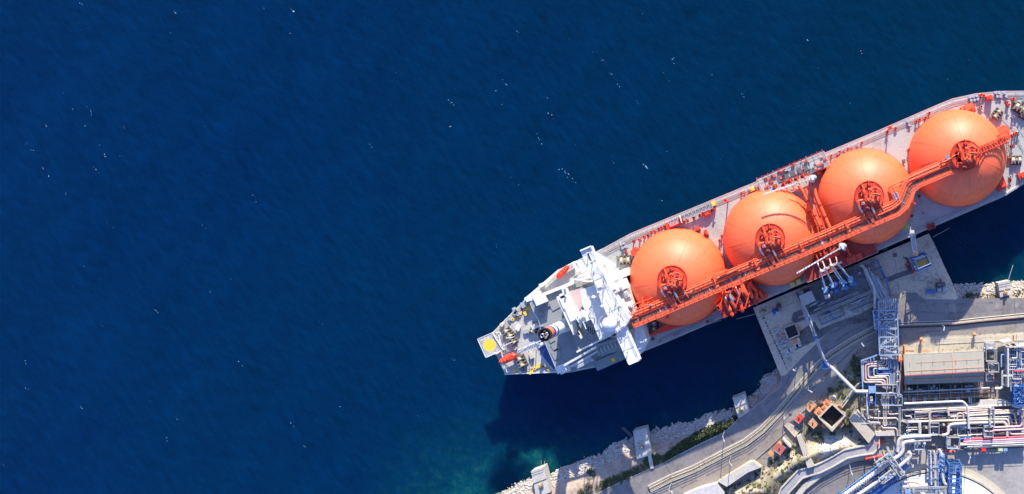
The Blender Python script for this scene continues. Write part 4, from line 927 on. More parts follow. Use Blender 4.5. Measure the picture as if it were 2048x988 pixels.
for pts in ([(495, 285), (520, 272), (550, 265), (580, 250), (590, 225), (598, 195), (600, 160), (610, 140)], [(750, 855), (785, 845), (820, 835), (850, 832), (880, 845), (905, 868), (930, 890)]):
    for i in range(len(pts) - 1):
        for t in (0, .5): q = (pts[i][0] * (1 - t) + pts[i + 1][0] * t, pts[i][1] * (1 - t) + pts[i + 1][1] * t); w = W('S', q, DZ + .5); ch.cyl((w[0], w[1]), .32, DZ, DZ + .55, 'yellow' if R.random() < .6 else 'dark', 8)
    w = W('S', pts[0], DZ + .5); ch.cyl((w[0], w[1]), .7, DZ, DZ + .5, 'yellow', 12)
sp('chain_barrier', ch)
pc = MB(); a, b = W('S', (545, 682), 27), W('S', (805, 578), 25); pc.truss(a, b, 0, tuple(np.array(W('S', (700, 560), 27)) * 0 + np.array((.75, 1.75, .6))), 'white', 9, .3); pc.bar(a, tuple(np.array(W('S', (740, 545), 28))), .25, .25, 'white'); pc.bar(W('S', (740, 545), 28), b, .25, .25, 'white')
pc.cyl(W('S', (800, 590), 24), .8, DZ, 25, 'white', 14); sp('stern_derrick', pc)

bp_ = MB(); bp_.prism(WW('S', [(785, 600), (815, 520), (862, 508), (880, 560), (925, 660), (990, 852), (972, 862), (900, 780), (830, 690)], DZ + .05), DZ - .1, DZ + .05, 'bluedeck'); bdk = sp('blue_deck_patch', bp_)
bp_ = MB()
for cpt, r0_ in (((930, 690), 1.9), ((880, 600), 1.5)):
    c_ = W('S', cpt, DZ + .06); bp_.tube([(c_[0] + r0_ * 1.6 * cos(a_), c_[1] + r0_ * 1.6 * sin(a_), DZ + .08) for a_ in [2.0 + i * .2 for i in range(12)]], .10, 'ltblue', 4)
sp('deck_line', bp_, bdk)
# poop deckhouse, engine casing, funnel
ZP = 21.0
H1 = WW('A', [(430, 442), (470, 412), (520, 392), (700, 328), (845, 250), (985, 560), (1060, 760), (850, 800), (690, 900), (626, 886), (603, 884), (545, 745), (508, 660), (488, 560), (458, 515)], ZP)
hb = MB(); hb.prism(H1, DZ, ZP, 'roofgrey', 'white'); poop = sp('poop_deckhouse', hb)
hb = MB()
for a in [((590, 465), 3.6, 3.2), ((500, 470), 3, 2.2), ((540, 450), 2.2, 2), ((595, 735), 3.0, 3.4), ((600, 785), 3.6, 3.8), ((570, 690), 2.4, 2)]:
    hb.box(W('A', a[0], ZP + .35), a[1], a[2], ZP, ZP + .35, AX + .1, 'roofgrey')
for a, b in [((490, 530), (505, 520)), ((485, 600), (520, 600)), ((500, 490), (560, 460)), ((470, 480), (520, 530))]: hb.bar(W('A', a, ZP + .4), W('A', b, ZP + .4), .4, .8, 'roofgrey')
hb.rail(WW('A', [(432, 445), (460, 515), (490, 562), (510, 660), (547, 745), (605, 882)], ZP), 'white', 1.1, .05, 2.2); parts('deck_hatch', hb, poop)
ZC = 33.0
cb = MB(); cb.prism(WW('A', [(600, 408), (662, 380), (728, 545), (704, 578), (714, 660)], ZC), ZP, ZC, 'white'); casing = sp('engine_casing', cb)
cb = MB()
for i in range(4): w = W('A', (705 + i * 15, 590 + i * 20), 26); cb.box(w, .9, 4.5, 24, 26.2, AX + .15, 'white' if i % 2 else 'ivory')
for a in [((650, 440), 2.4, 5), ((690, 520), 2.0, 6), ((640, 400), 2, 2)]: cb.box(W('A', a[0], ZC + .7), a[1], a[2], ZC, ZC + .7, AX, 'white')
cb.bar(W('A', (655, 350), 36), W('A', (660, 390), 34), .8, .8, 'white'); parts('casing_vent', cb, casing)
fb = W('A', (640, 603), ZP + 6); ft = W('A', (522, 648), 46)
fn = MB(); ax = W('A', (632, 606), 28); ax = (ax[0], ax[1])
FRR = 2.5; FT = 52.0
fn.cyl(ax, 3.0, ZP, 26, 'white', 40, 2.7); fn.lathe(ax, [(FRR, 26), (FRR, FT - 12)], 'white', 40)
funnel = sp('funnel', fn)
bd = MB(); bd.lathe(ax, [(FRR + .02, FT - 12), (FRR + .02, FT - 10.2)], 'navy', 40); bd.lathe(ax, [(FRR, FT - 10.2), (FRR, FT - 7.6)], 'white', 40); bd.lathe(ax, [(FRR + .02, FT - 7.6), (FRR + .02, FT - 5.4)], 'navy', 40); bd.lathe(ax, [(FRR, FT - 5.4), (FRR, FT - 1.0)], 'fun_or', 40); bd.lathe(ax, [(FRR + .04, FT - 1.0), (FRR + .04, FT)], 'black', 40); sp('funnel_band', bd, funnel)
tp = MB(); tp.prism([(ax[0] + (FRR - .3) * cos(2 * pi * i / 32), ax[1] + (FRR - .3) * sin(2 * pi * i / 32)) for i in range(32)], FT - 1.6, FT - 1.2, 'black'); tp.ring(ax, FRR - .3, FRR + .1, FT - 1.5, FT + .05, 'black', 40); sp('funnel_top', tp, funnel)
for dx, dy, r_, k in ((-.7, -.25, .75, 'steel'), (.85, .6, .38, 'fade'), (.7, -.9, .4, 'tan'), (.1, 1.3, .32, 'dark'), (1.3, -.1, .26, 'steel')):
    ex = MB(); ex.lathe((ax[0] + dx, ax[1] + dy), [(r_, FT - 1.3), (r_, FT + (2.2 if r_ > 1 else 1)), (r_ * .75, FT + (2.2 if r_ > 1 else 1)), (r_ * .75, FT)], k, 16, 'black'); sp('exhaust_pipe', ex, funnel)

# accommodation tiers
ZA = 33.5
ab = MB(); ab.prism(WW('A', [(758, 362), (848, 330), (905, 452), (1000, 642), (885, 690), (838, 570), (775, 470)], ZA), ZP, ZA, 'white'); acc = sp('accommodation_block', ab)
ab = MB(); ab.prism(WW('A', [(748, 470), (775, 470), (838, 570), (892, 692), (832, 722), (735, 572)], 26), ZP, 26, 'roofgrey', 'white'); c = W('A', (828, 668), 26.05); ab.ring(c, 1.6, 1.75, 25.9, 26.04, 'navy'); ab.ring(c, 2.4, 2.55, 25.9, 26.045, 'fade'); ab.prism(WW('A', [(726, 560), (735, 572), (832, 722), (745, 770), (712, 664), (704, 580)], 24), ZP, 24, 'roofgrey', 'white')
ab.prism(WW('A', [(664, 380), (760, 350), (772, 468), (728, 545)], 27), ZP, 27, 'fade', 'white'); sp('lower_tier', ab, acc)
wn = MB()
for i in range(10):
    for z in (24.5, 28, 31.5):
        p = np.array(W('A', (885 - i * 13, 690 - i * 10), ZA)) if i < 9 else None
        if p is not None: wn.box(p, .25, 1.0, z, z + .9, AX - .45, 'glass') if i > 3 else None
sp('window', wn, acc)
fb = MB(); fb.prism(WW('A', [(938, 250), (1008, 253), (1060, 320), (1128, 505), (1090, 530), (994, 406)], 30), DZ, 30, 'white'); fb.box(W('A', (1030, 330), 31), 6, 4, 30, 31.2, AX, 'white'); fb.bar(W('A', (1065, 425), 30.2), W('A', (1100, 410), 30.2), .5, .4, 'fade'); fb.rail(WW('A', [(1010, 255), (1062, 322), (1126, 505)], 30), 'white', 1.1, .06); sp('front_tier', fb, acc)
fb = MB(); fb.prism(WW('A', [(905, 225), (960, 262), (1000, 420), (960, 400)], 24), DZ, 24, 'tan', 'white'); fb.box(W('A', (940, 232), 25.5), 3.0, 3.2, 24, 25.5, AX, 'ivory'); fb.prism(WW('A', [(1118, 590), (1165, 580), (1196, 690), (1150, 790), (1115, 790)], 27), DZ, 27, 'white'); fb.prism(WW('A', [(1082, 630), (1130, 605), (1140, 690), (1100, 720)], 22), DZ, 22, 'tan', 'white'); parts('wing_support', fb, acc)
ZB = 40.0
bb = MB(); bb.box(W('A', (957, 462), 38.6), 5.0, 49.5, 36.2, 38.6, AX, 'white'); bridge = sp('bridge_wing', bb)
bb = MB(); WHP = WW('A', [(836, 252), (874, 188), (1000, 420), (1088, 548), (1052, 606), (1000, 642), (905, 452)], ZB); bb.prism(WHP, ZA, ZB, 'white'); sp('wheelhouse', bb, bridge)
bb = MB(); bb.box(W('A', (820, 150), 39.3), .4, 4, 36, 39.0, AX, 'glass'); sp('bridge_window', bb, bridge)
bb = MB(); wc = W('A', (957, 462), ZB)
c0 = W('A', (957, 462), 38.6); bb.rail([off(c0, u, v) for u, v in ((-2.4, -24.6), (2.4, -24.6), (2.4, -13))], 'white', 1.2, .06); bb.rail([off(c0, u, v) for u, v in ((-2.4, 13), (-2.4, 24.6), (2.4, 24.6), (2.4, 13))], 'white', 1.2, .09)
bb.rail(WHP, 'white', 1.1, .06, closed=True)
for s in (-24.75, 24.75): bb.box(off(c0, 0, s), 4.6, .5, 38.6, 39.5, AX, 'white')
sp('wing_railing', bb, bridge)
rd = MB(); c = W('A', (952, 588), 43); rd.cyl((c[0], c[1]), .9, ZB, 42, 'white', 16); rd.ball((c[0], c[1], 43.2), 3.0, 'white', 28, .85); sp('radome', rd, bridge)
for p, r_ in (((962, 590), 5.0), ((845, 330), 5.0)):
    rg = MB(); z = ZB + .04; c = W('A', p, z); rg.ring(c, r_ - .16, r_ + .06, z - .2, z, 'fade', 48); sp('painted_circle', rg, bridge)
mm = MB(); c = W('A', (812, 520), ZA)     # radar mast: lattice legs, yards and scanners
for du, dv in ((-1.8, -2.6), (1.8, -2.6), (1.8, 2.6), (-1.8, 2.6)): q = off(c, du, dv); mm.bar(q, (c[0] + du * .2, c[1] + dv * .2, 48), .35, .35, 'white')
for z in (36, 39.5, 43): f = 1 - (z - ZA) / 18; mm.rail([off((c[0], c[1], z), du * f, dv * f) for du, dv in ((-1.8, -2.6), (1.8, -2.6), (1.8, 2.6), (-1.8, 2.6))], 'white', .7, .12, closed=True)
mm.box(c, 3.4, 4.6, 42.6, 42.9, AX, 'white'); mm.bar(off((c[0], c[1], 45.5), 0, -5), off((c[0], c[1], 45.5), 0, 5), .3, .3, 'white'); mm.bar(off((c[0], c[1], 44), -2.6, -1.5), off((c[0], c[1], 44), -1.5, 2.6), .5, .35, 'white'); mm.tube([(c[0], c[1], 42), (c[0], c[1], 51)], .16, 'white', 6)
sp('radar_mast', mm, bridge)
an = MB()
for p, z0, h in [((900, 250), ZB, 5), ((985, 380), ZB, 3.5), ((1010, 520), ZB, 4.5), ((930, 480), ZB, 7), ((990, 640), 38.6, 5), ((1040, 690), 38.6, 4), ((820, 180), 38.6, 5), ((840, 210), 38.6, 4), ((900, 330), ZB, 5), ((870, 380), ZB, 4), ((1000, 470), ZB, 4), ((1020, 610), 38.6, 4), ((1060, 770), 38.6, 3), ((800, 120), 38.6, 3)]:
    w = W('A', p, z0 + h); an.tube([(w[0], w[1], z0), (w[0], w[1], z0 + h)], R.uniform(.1, .18), 'white', 6); an.box((w[0], w[1]), 1.1, .3, z0 + h * .7, z0 + h * .7 + .25, AX + R.uniform(0, 1.5), 'white')
for p, r_ in [((848, 410), .8), ((905, 470), .7)]: w = W('A', p, ZB + 3); an.cyl((w[0], w[1]), .2, ZB, ZB + 3, 'white', 8); an.ball((w[0], w[1], ZB + 3.4), r_, 'white', 14)
for p in [(1000, 560), (980, 350), (1040, 590), (905, 590), (880, 330)]: w = W('A', p, ZB + .6); an.box(w, R.uniform(1, 2), R.uniform(1, 2), ZA, ZB + .7, AX, 'white')
parts('antenna', an, bridge)
ml = MB()
for a, b in [((800, 110), (842, 92)), ((830, 180), (862, 165)), ((850, 300), (905, 275)), ((905, 300), (960, 420)), ((880, 360), (935, 340)), ((925, 420), (1000, 560)), ((960, 500), (1040, 465)), ((985, 600), (1065, 570)), ((1030, 690), (1075, 670)), ((1050, 760), (1112, 735)), ((905, 250), (935, 320)), ((1000, 470), (1050, 570))]:
    zz = ZB + .05 if inpoly(W('A', ((a[0] + b[0]) / 2, (a[1] + b[1]) / 2), ZB), WHP) else 38.65; ml.bar(W('A', a, zz), W('A', b, zz), .16, .2, 'greygear')
parts('deck_seam', ml, bridge)
for p_, lu_, lv_, h_ in [((1000, 300), 2.4, 1.6, 1.0), ((1060, 390), 2.0, 3.0, .8), ((1085, 470), 1.5, 1.5, 1.2), ((1030, 350), 1.2, 2.2, 1.5)]: bx_ = MB(); bx_.box(W('A', p_, 31.4), lu_, lv_, 30, 30 + h_, AX, 'ivory'); bx_.box(W('A', p_, 31.4), lu_ * .5, lv_ * .5, 30 + h_, 30.3 + h_, AX, 'greygear'); sp('roof_locker', bx_, acc)
# seaward boat deck: white beams, provision crane, boxes
sb = MB()
for a, b, w_, h, z in [((490, 402), (818, 272), 1.3, 1.0, 22), ((700, 300), (830, 245), .5, .6, 24), ((715, 300), (840, 305), .5, 1, 23), ((440, 430), (720, 300), .5, 2.4, 20), ((745, 175), (790, 240), 2.2, 2.5, 20), ((720, 178), (755, 240), 1.6, 2.5, 20), ((395, 425), (470, 362), .9, 1.2, 18), ((470, 362), (620, 232), .9, 1.2, 18), ((620, 232), (720, 177), .5, 1.2, 18), ((745, 275), (830, 235), .5, .8, 21), ((855, 130), (985, 215), 2.4, 1.2, 30)]:
    sb.bar(W('A', a, z), W('A', b, z), w_, h, 'white')
for p, s, z in [((490, 425), 4.4, 25), ((465, 400), 3, 22), ((415, 420), 2.4, 20), ((500, 330), 1.6, 19), ((1035, 255), 3.6, 29), ((655, 365), 2, 24)]: sb.box(W('A', p, z), s, s * .9, DZ, z, AX, 'white')
tb = MB(); tb.prism(WW('A', [(720, 305), (840, 255), (850, 300), (735, 345)], 22.4), ZP - .1, 22.4, 'tan', 'white'); tb.prism(WW('A', [(490, 398), (680, 320), (676, 350), (520, 402)], 21.3), ZP - .1, 21.3, 'tan', 'white')
tb.prism(WW('A', [(560, 370), (670, 320), (660, 345), (580, 385)], 21.6), 21.2, 21.6, 'roofgrey'); sp('boat_deck', tb)
sp('boat_deck_beam', sb)
# lower side: gangways, deck crane over the stern quarter
lb = MB()
for a, b, w_, z in [((690, 892), (860, 826), 1.6, 20), ((660, 885), (1000, 690), .35, 22), ((735, 770), (970, 655), .7, 29), ((700, 870), (960, 720), .3, 22), ((850, 735), (1000, 690), 1.2, 27)]: lb.bar(W('A', a, z), W('A', b, z), w_, .5, 'white' if w_ < 1 else 'roofgrey')
lb.prism(WW('A', [(850, 740), (985, 668), (1030, 740), (900, 800)], 26), ZP, 26, 'roofgrey', 'white')
for i in range(7): lb.bar(W('A', (870 + i * 22, 752 - i * 11), 26.2), W('A', (885 + i * 22, 790 - i * 11), 26.2), .4, .3, 'tan')
lb.prism(WW('A', [(700, 858), (820, 800), (845, 830), (740, 880)], 22), ZP, 22, 'greygear', 'white')
lb.box(W('A', (945, 830), 18.5), 12, 4, DZ, 18.5, AX, 'roofgrey'); lb.box(W('A', (975, 822), 19), 1.6, 1.6, DZ, 19.2, AX, 'yellow'); lb.box(W('A', (925, 855), 17), 2.6, 1.5, DZ, 17.4, AX, 'fade')
sp('side_gallery', lb)
dc = MB(); b = W('A', (632, 880), 25); dc.cyl((b[0], b[1]), 1.3, DZ, 25, 'white', 16); dc.box(b, 3.4, 3.0, 24, 26.6, AX, 'white'); dc.box(W('A', (655, 885), 22), 4.5, 3, DZ, 22, AX, 'white'); crn = sp('provision_crane', dc)
jb = MB(); jb.bar(W('A', (645, 862), 27), W('A', (865, 738), 29), .9, .9, 'white'); jb.bar(W('A', (760, 800), 28.2), W('A', (865, 738), 30.2), .5, .4, 'ivory'); sp('jib', jb, crn)

# boats hung on the ship are things of their own
def boat(name, label, c, L_, Wd, z, ang):
    t = thing(name, label, 'lifeboat', (c[0], c[1], z)); m_ = MB(); n = 14; prof = []
    secs = []
    for i in range(n + 1):
        s = -1 + 2 * i / n; w = Wd / 2 * (1 - abs(s) ** (12.0 if s < 0 else 2.4)) ** .55 if abs(s) < 1 else .02; w = max(w, .05); x = s * L_ / 2
        secs.append([(x, -w, .9), (x, -w * .7, .15), (x, 0, -.1), (x, w * .7, .15), (x, w, .9), (x, w * .8, 1.7), (x, w * .3, 2.1 + .3 * (1 - s * s)), (x, -w * .3, 2.1 + .3 * (1 - s * s)), (x, -w * .8, 1.7)])
    vs = []
    for q in secs:
        for x, y, zz in q: vs.append((c[0] + cos(ang) * x - sin(ang) * y, c[1] + sin(ang) * x + cos(ang) * y, z + zz))
    k = 9; m_.add(vs, [[i * k + j, i * k + (j + 1) % k, (i + 1) * k + (j + 1) % k, (i + 1) * k + j] for i in range(n) for j in range(k)], 'boat', True); m_.add(vs[:k], [list(range(k))[::-1]], 'boat'); m_.add(vs[-k:], [list(range(k))], 'boat')
    part('boat_hull', m_, t); w_ = MB(); q = (c[0] - cos(ang) * L_ * .27, c[1] - sin(ang) * L_ * .27); w_.box(q, L_ * .2, Wd * .5, z + 1.9, z + 3.0, ang, 'boat'); w_.box(q, L_ * .12, Wd * .54, z + 2.4, z + 2.75, ang, 'glass'); part('conning_cabin', w_, t)
    h = MB()
    for s in (-.1, .12, .3): q = (c[0] + cos(ang) * L_ * s, c[1] + sin(ang) * L_ * s); h.box(q, L_ * .08, Wd * .34, z + 2.0, z + 2.5, ang, 'orange')
    part('hatch', h, t)
c = W('S', (432, 742), 20); boat('lifeboat', 'red free-fall lifeboat on the stern ramp beside the yellow disc', c, 7.6, 3.2, 18.2, AX + pi)
c = W('A', (640, 244), 20); boat('lifeboat', 'orange lifeboat hanging on the seaward side near the bridge', c, 7.2, 2.5, 17.6, AX + .42)
# ================================================================== THE JETTY
QZ = 5.10
QP = PP([(1506.5, 616.5), (1858, 468), (1869, 488), (1889, 533), (1903, 562), (1916.5, 594), (1912, 599), (1847, 598), (1832, 585), (1805, 585), (1800, 601), (1746, 622), (1712, 631), (1670, 649), (1637, 683), (1600, 719), (1572, 750), (1562, 753)], QZ)
t = thing('concrete_jetty', 'flat concrete jetty beside the tanker, carrying the loading arms and the crane', 'jetty', (QP[0][0], QP[0][1], 0))
mb = MB(); mb.prism(QP, -3, QZ, 'conc', 'concgrey'); part('quay_slab', mb, t)
mb = MB()
for p in [(1520, 605), (1572, 584), (1700, 530), (1770, 500), (1830, 475)]:
    w = W('P', p, 4); mb.box(off(w, 0, -1.4), 3.2, 1.6, 0.5, 4.6, AX, 'black'); mb.box(off(w, 0, -.4), 2.2, .8, .5, 4.6, AX, 'dark')
parts('fender', mb, t)
mb = MB()
mb.bar(tuple(np.array(QP[0]) + (0, 0, .12)), tuple(np.array(QP[1]) + (0, 0, .12)), .45, .25, 'conclight')
for i in range(22):
    q = (1527 + i * 2.35 + (i % 2) * .8, 636 + i * 5.1); w = W('P', q, QZ + .2); mb.box(w, R.uniform(.3, 1.0), R.uniform(.3, .8), QZ, QZ + R.uniform(.12, .4), AX, R.choice(('dark', 'concgrey', 'dark')))
part('kerb_edge', mb, t)
mb = MB()
for a, b in [((1515, 635), (1600, 600)), ((1540, 690), (1600, 660)), ((1860, 510), (1880, 560)), ((1790, 520), (1800, 600)), ((1835, 560), (1905, 570))]: mb.bar(W('P', a, QZ + .01), W('P', b, QZ + .01), .14, .03, 'stain')
mb.ribbon(WW('E', [(905, 330), (960, 305), (1020, 285), (1070, 270)], QZ), 2.2, QZ - .1, QZ + .03, 'stain'); mb.prism(WW('E', [(1000, 175), (1040, 180), (1060, 230), (1050, 260), (1030, 240), (1035, 205)], QZ), QZ - .1, QZ + .034, 'stain'); mb.prism(WW('E', [(940, 150), (970, 155), (965, 180), (942, 178)], QZ), QZ - .1, QZ + .03, 'stain')
mb.ribbon(WW('E', [(1170, 110), (1200, 160)], QZ), .2, QZ - .1, QZ + .03, 'conclight'); mb.ribbon(WW('E', [(1195, 100), (1225, 150)], QZ), .2, QZ - .1, QZ + .03, 'conclight')
for k in range(4): mb.ribbon(WW('E', [(1168 + k * 13, 112 + k * 17), (1197 + k * 10, 102 + k * 17)], QZ), .2, QZ - .1, QZ + .03, 'conclight')
parts('paint_mark', mb, t)

# raised loading platform
LZ = 9.0
LP = WW('K', [(0, 528), (818, 178), (950, 482), (600, 640), (170, 810)], LZ)
t = thing('loading_platform', 'raised dark concrete platform on columns carrying four loading arms', 'platform', (LP[0][0], LP[0][1], QZ))
mb = MB(); mb.prism(LP, LZ - .7, LZ, 'stain', 'concgrey'); part('platform_slab', mb, t)
for k in range(12):
    q = off((*LP[0][:2], 0), 2 + (k % 6) * 5.2, 2.0 + (k // 6) * 8); mb = MB(); mb.cyl((q[0], q[1]), .5, QZ, LZ - .6, 'concgrey', 12); part('column', mb, t)
mb = MB(); mb.rail([(*p[:2], LZ) for p in LP], 'greypipe', 1.1, .07, 2.5, closed=True); part('handrail', mb, t)
mb = MB()
for i in range(16):
    f = i / 16; q = (400 + f * 380, 660 - f * 150); w = W('K', q, LZ + .6); mb.tube([w, off(w, .9, 0), off(w, .9, .8), off(w, 0, .8), w], .14, 'greypipe', 5)
for p in [(800, 285), (260, 700), (210, 740), (700, 420), (450, 520), (250, 690), (600, 470)]: w = W('K', p, LZ + 1); mb.box(w, R.uniform(1, 2.6), R.uniform(.8, 1.6), LZ, LZ + R.uniform(.5, 1.3), AX, R.choice(('greygear', 'dark', 'blue')))
for p in [(180, 700), (200, 680), (220, 730), (280, 690), (230, 750)]: w = W('K', p, LZ + 1); mb.tube([w, off(w, 3.5, -.3)], .25, R.choice(('greypipe', 'dark')), 6)
parts('deck_equipment', mb, t)
mb = MB(); mb.tube(WW('K', [(165, 808), (470, 695), (945, 505)], LZ - .2), .22, 'greypipe', 6); mb.tube(WW('K', [(190, 818), (480, 712), (940, 525)], LZ - .4), .2, 'cream', 6); mb.tube(WW('K', [(165, 780), (180, 865)], LZ), .28, 'cream', 6); part('platform_pipe', mb, t)
# small house with the pale roof
hp = WW('K', [(48, 570), (202, 500), (256, 626), (100, 692)], 13)
t = thing('control_cabin', 'small cabin with a pale flat roof on the loading platform', 'cabin', (hp[0][0], hp[0][1], LZ))
mb = MB(); mb.prism(hp, 12.6, 13, 'whitepipe'); part('roof', mb, t)
mb = MB(); cxh = sum(p[0] for p in hp) / 4; cyh = sum(p[1] for p in hp) / 4; mb.prism([(cxh + (p[0] - cxh) * .93, cyh + (p[1] - cyh) * .93) for p in hp], LZ, 12.6, 'ivory'); part('wall', mb, t)
mb = MB(); mb.box((hp[3][0] + .5, hp[3][1] + 2.2), .4, 1.1, LZ, LZ + 2.1, AX, 'blue'); part('door', mb, t)
mb = MB(); mb.box(W('K', (78, 530), LZ + 2), 2.0, 1.8, LZ, LZ + 2.2, AX, 'greygear'); part('side_locker', mb, t)

# four marine loading arms, each its own
arms = [((370, 470), (318, 262), (270, 130), 'loading arm with the white counterweight, nearest the pale roofed cabin'), ((462, 408), (375, 232), (335, 120), 'slim loading arm, second from the pale roofed cabin'),
        ((575, 372), (450, 192), (418, 80), 'thickest loading arm with cream elbow, third from the cabin'), ((668, 330), (528, 168), (500, 70), 'loading arm farthest from the pale roofed cabin')]
for i, (b, e, o_, lab) in enumerate(arms):
    w = W('K', b, LZ); t = thing('cargo_loader', lab, 'loading arm', (w[0], w[1], LZ), 'loading arms on the platform')
    top = W('K', (b[0], b[1]), 21); top = (w[0], w[1], 20); el = W('K', e, 27); en = W('K', o_, 23)
    m_ = MB(); m_.cyl(w, .85, LZ, 19.5, 'blue', 14); m_.box((w[0], w[1]), 2.6, 2.6, LZ, LZ + .3, AX, 'stain'); m_.cyl(w, 1.15, 19, 21, 'ltblue', 14); part('riser', m_, t)
    m_ = MB(); d = np.array(el) - np.array(top); d /= np.linalg.norm(d)
    nn = np.array((-d[1], d[0], 0)) / hypot(d[0], d[1]) * .42
    for s in ((1, -1) if i == 2 else (0,)): m_.tube([np.array(top) + nn * s, np.array(el) + nn * s], .28 if i == 2 else .32, 'whitepipe', 8)
    if i != 2: m_.tube([np.array(top) + nn * 1.6, np.array(el) + nn * 1.2], .14, 'blue', 6)
    part('inboard_arm', m_, t)
    m_ = MB(); m_.tube([el, en, (en[0], en[1], 20)], .3, 'pinkpipe' if i else 'whitepipe', 8); m_.cyl((en[0], en[1]), .5, 19.5, 20.2, 'greygear', 10); m_.ball(el, .85, 'cream' if i in (0, 2) else 'whitepipe', 12); m_.box((el[0] + .8, el[1] + .3), 2.0, .9, el[2] - .5, el[2] + .6, AX, 'whitepipe' if i == 0 else 'cream'); part('outboard_arm', m_, t)
    m_ = MB(); bk = np.array(top) - d * 3.6 * (1, 1, .4); m_.bar(np.array(top), bk, .6, .6, 'blue'); m_.box((bk[0], bk[1]), 1.7, 2.4 if i == 0 else 1.6, bk[2] - 1.2, bk[2] + 1.0, atan2(d[1], d[0]), 'cream' if i == 0 else 'blue'); 
    for k in range(5): a = R.uniform(0, 6.28); q = (top[0] + 1.3 * cos(a), top[1] + 1.3 * sin(a)); m_.box(q, .9, .7, top[2] - R.uniform(.4, 2), top[2] + R.uniform(.2, 1.4), a, R.choice(('ltblue', 'blue', 'ltblue', 'whitepipe')))
    part('counterweight', m_, t)
    m_ = MB(); m_.truss((w[0] + .9, w[1] - 1.2, LZ), (w[0] + .9, w[1] - 1.2, 19), 0, (.9, 0, 0), 'blue', 9, .12); m_.bar((w[0] + .5, w[1] - 1.5, LZ + .2), (w[0] + 1.8, w[1] - 5.0, LZ + .2), .35, .3, 'blue'); part('ladder', m_, t)

# gangway tower crane on the open quay
w = W('E', (1128, 210), QZ); t = thing('gangway_tower', 'blue tower with a long grey gangway boom reaching to the ship', 'gangway tower', (w[0], w[1], QZ))
TZ2 = 19; bx = WW('E', [(1055, 225), (1110, 165), (1165, 160), (1190, 235), (1115, 268)], 14); cc = W('E', (1128, 212), 14)
m_ = MB()
for du, dv in ((-3, -2.6), (3, -2.6), (3, 2.6), (-3, 2.6)): q = off(cc, du, dv); m_.bar((q[0], q[1], QZ), (q[0], q[1], TZ2), .45, .45, 'blue')
for z in (8, 11.5, 15, TZ2): m_.rail([off((cc[0], cc[1], z), u, v) for u, v in ((-3, -2.6), (3, -2.6), (3, 2.6), (-3, 2.6))], 'blue', .9, .12, 2, closed=True)
for s in (-2.6, 2.6): m_.truss(off((cc[0], cc[1], QZ), -3, s), off((cc[0], cc[1], TZ2), -3, s), 0, (UX * 6, UY * 6, 0), 'blue', 5, .3)
part('tower_frame', m_, t)
m_ = MB(); m_.prism([off((cc[0], cc[1], 0), u, v)[:2] for u, v in ((-3.4, -.4), (3.6, -.4), (3.6, 3.1), (-3.4, 3.1))], 12.4, 12.8, 'blue')
m_.prism([off((cc[0], cc[1], 0), u, v)[:2] for u, v in ((-2.6, -2.2), (2.6, -2.2), (2.6, 1.2), (-2.6, 1.2))], TZ2 - .4, TZ2 - .1, 'dark')
for i in range(7): m_.bar(off((cc[0], cc[1], TZ2), -2.4, -2 + i * .5), off((cc[0], cc[1], TZ2), 2.4, -2 + i * .5), .2, .2, R.choice(('yellow', 'tan', 'greypipe')))
m_.rail([off((cc[0], cc[1], TZ2), u, v) for u, v in ((-2.8, -2.4), (2.8, -2.4), (2.8, 1.4), (-2.8, 1.4))], 'tan', 1.2, .16, 1.5, closed=True); parts('machine_deck', m_, t)
m_ = MB(); a = W('E', (1088, 160), 19); b = W('E', (1068, 20), 23); dd = np.array((.9, 0, 0)); m_.truss(np.array(a) - dd, np.array(b) - dd, 0, dd * 2, 'greypipe', 12, .26); m_.bar(a, b, 1.2, .15, 'greygear'); m_.truss(np.array(a) - dd + (0, 0, 1.2), np.array(b) - dd + (0, 0, 1.2), 0, dd * 2, 'whitepipe', 4, .18); m_.box(W('E', (1067, 22), 24), 2.0, 2.6, 22.6, 24, .1, 'whitepipe'); m_.box(W('E', (1092, 158), 20), 1.6, 1.6, 18, 20.4, 0, 'tile'); part('gangway_boom', m_, t)
m_ = MB()
for p in [(1035, 230), (1075, 272), (1050, 250)]: m_.box(W('E', p, 6), R.uniform(1.2, 2.2), R.uniform(.8, 1.5), QZ, 6 + R.random(), AX, R.choice(('fire', 'dark', 'fire')))
parts('fire_monitor', m_, t)

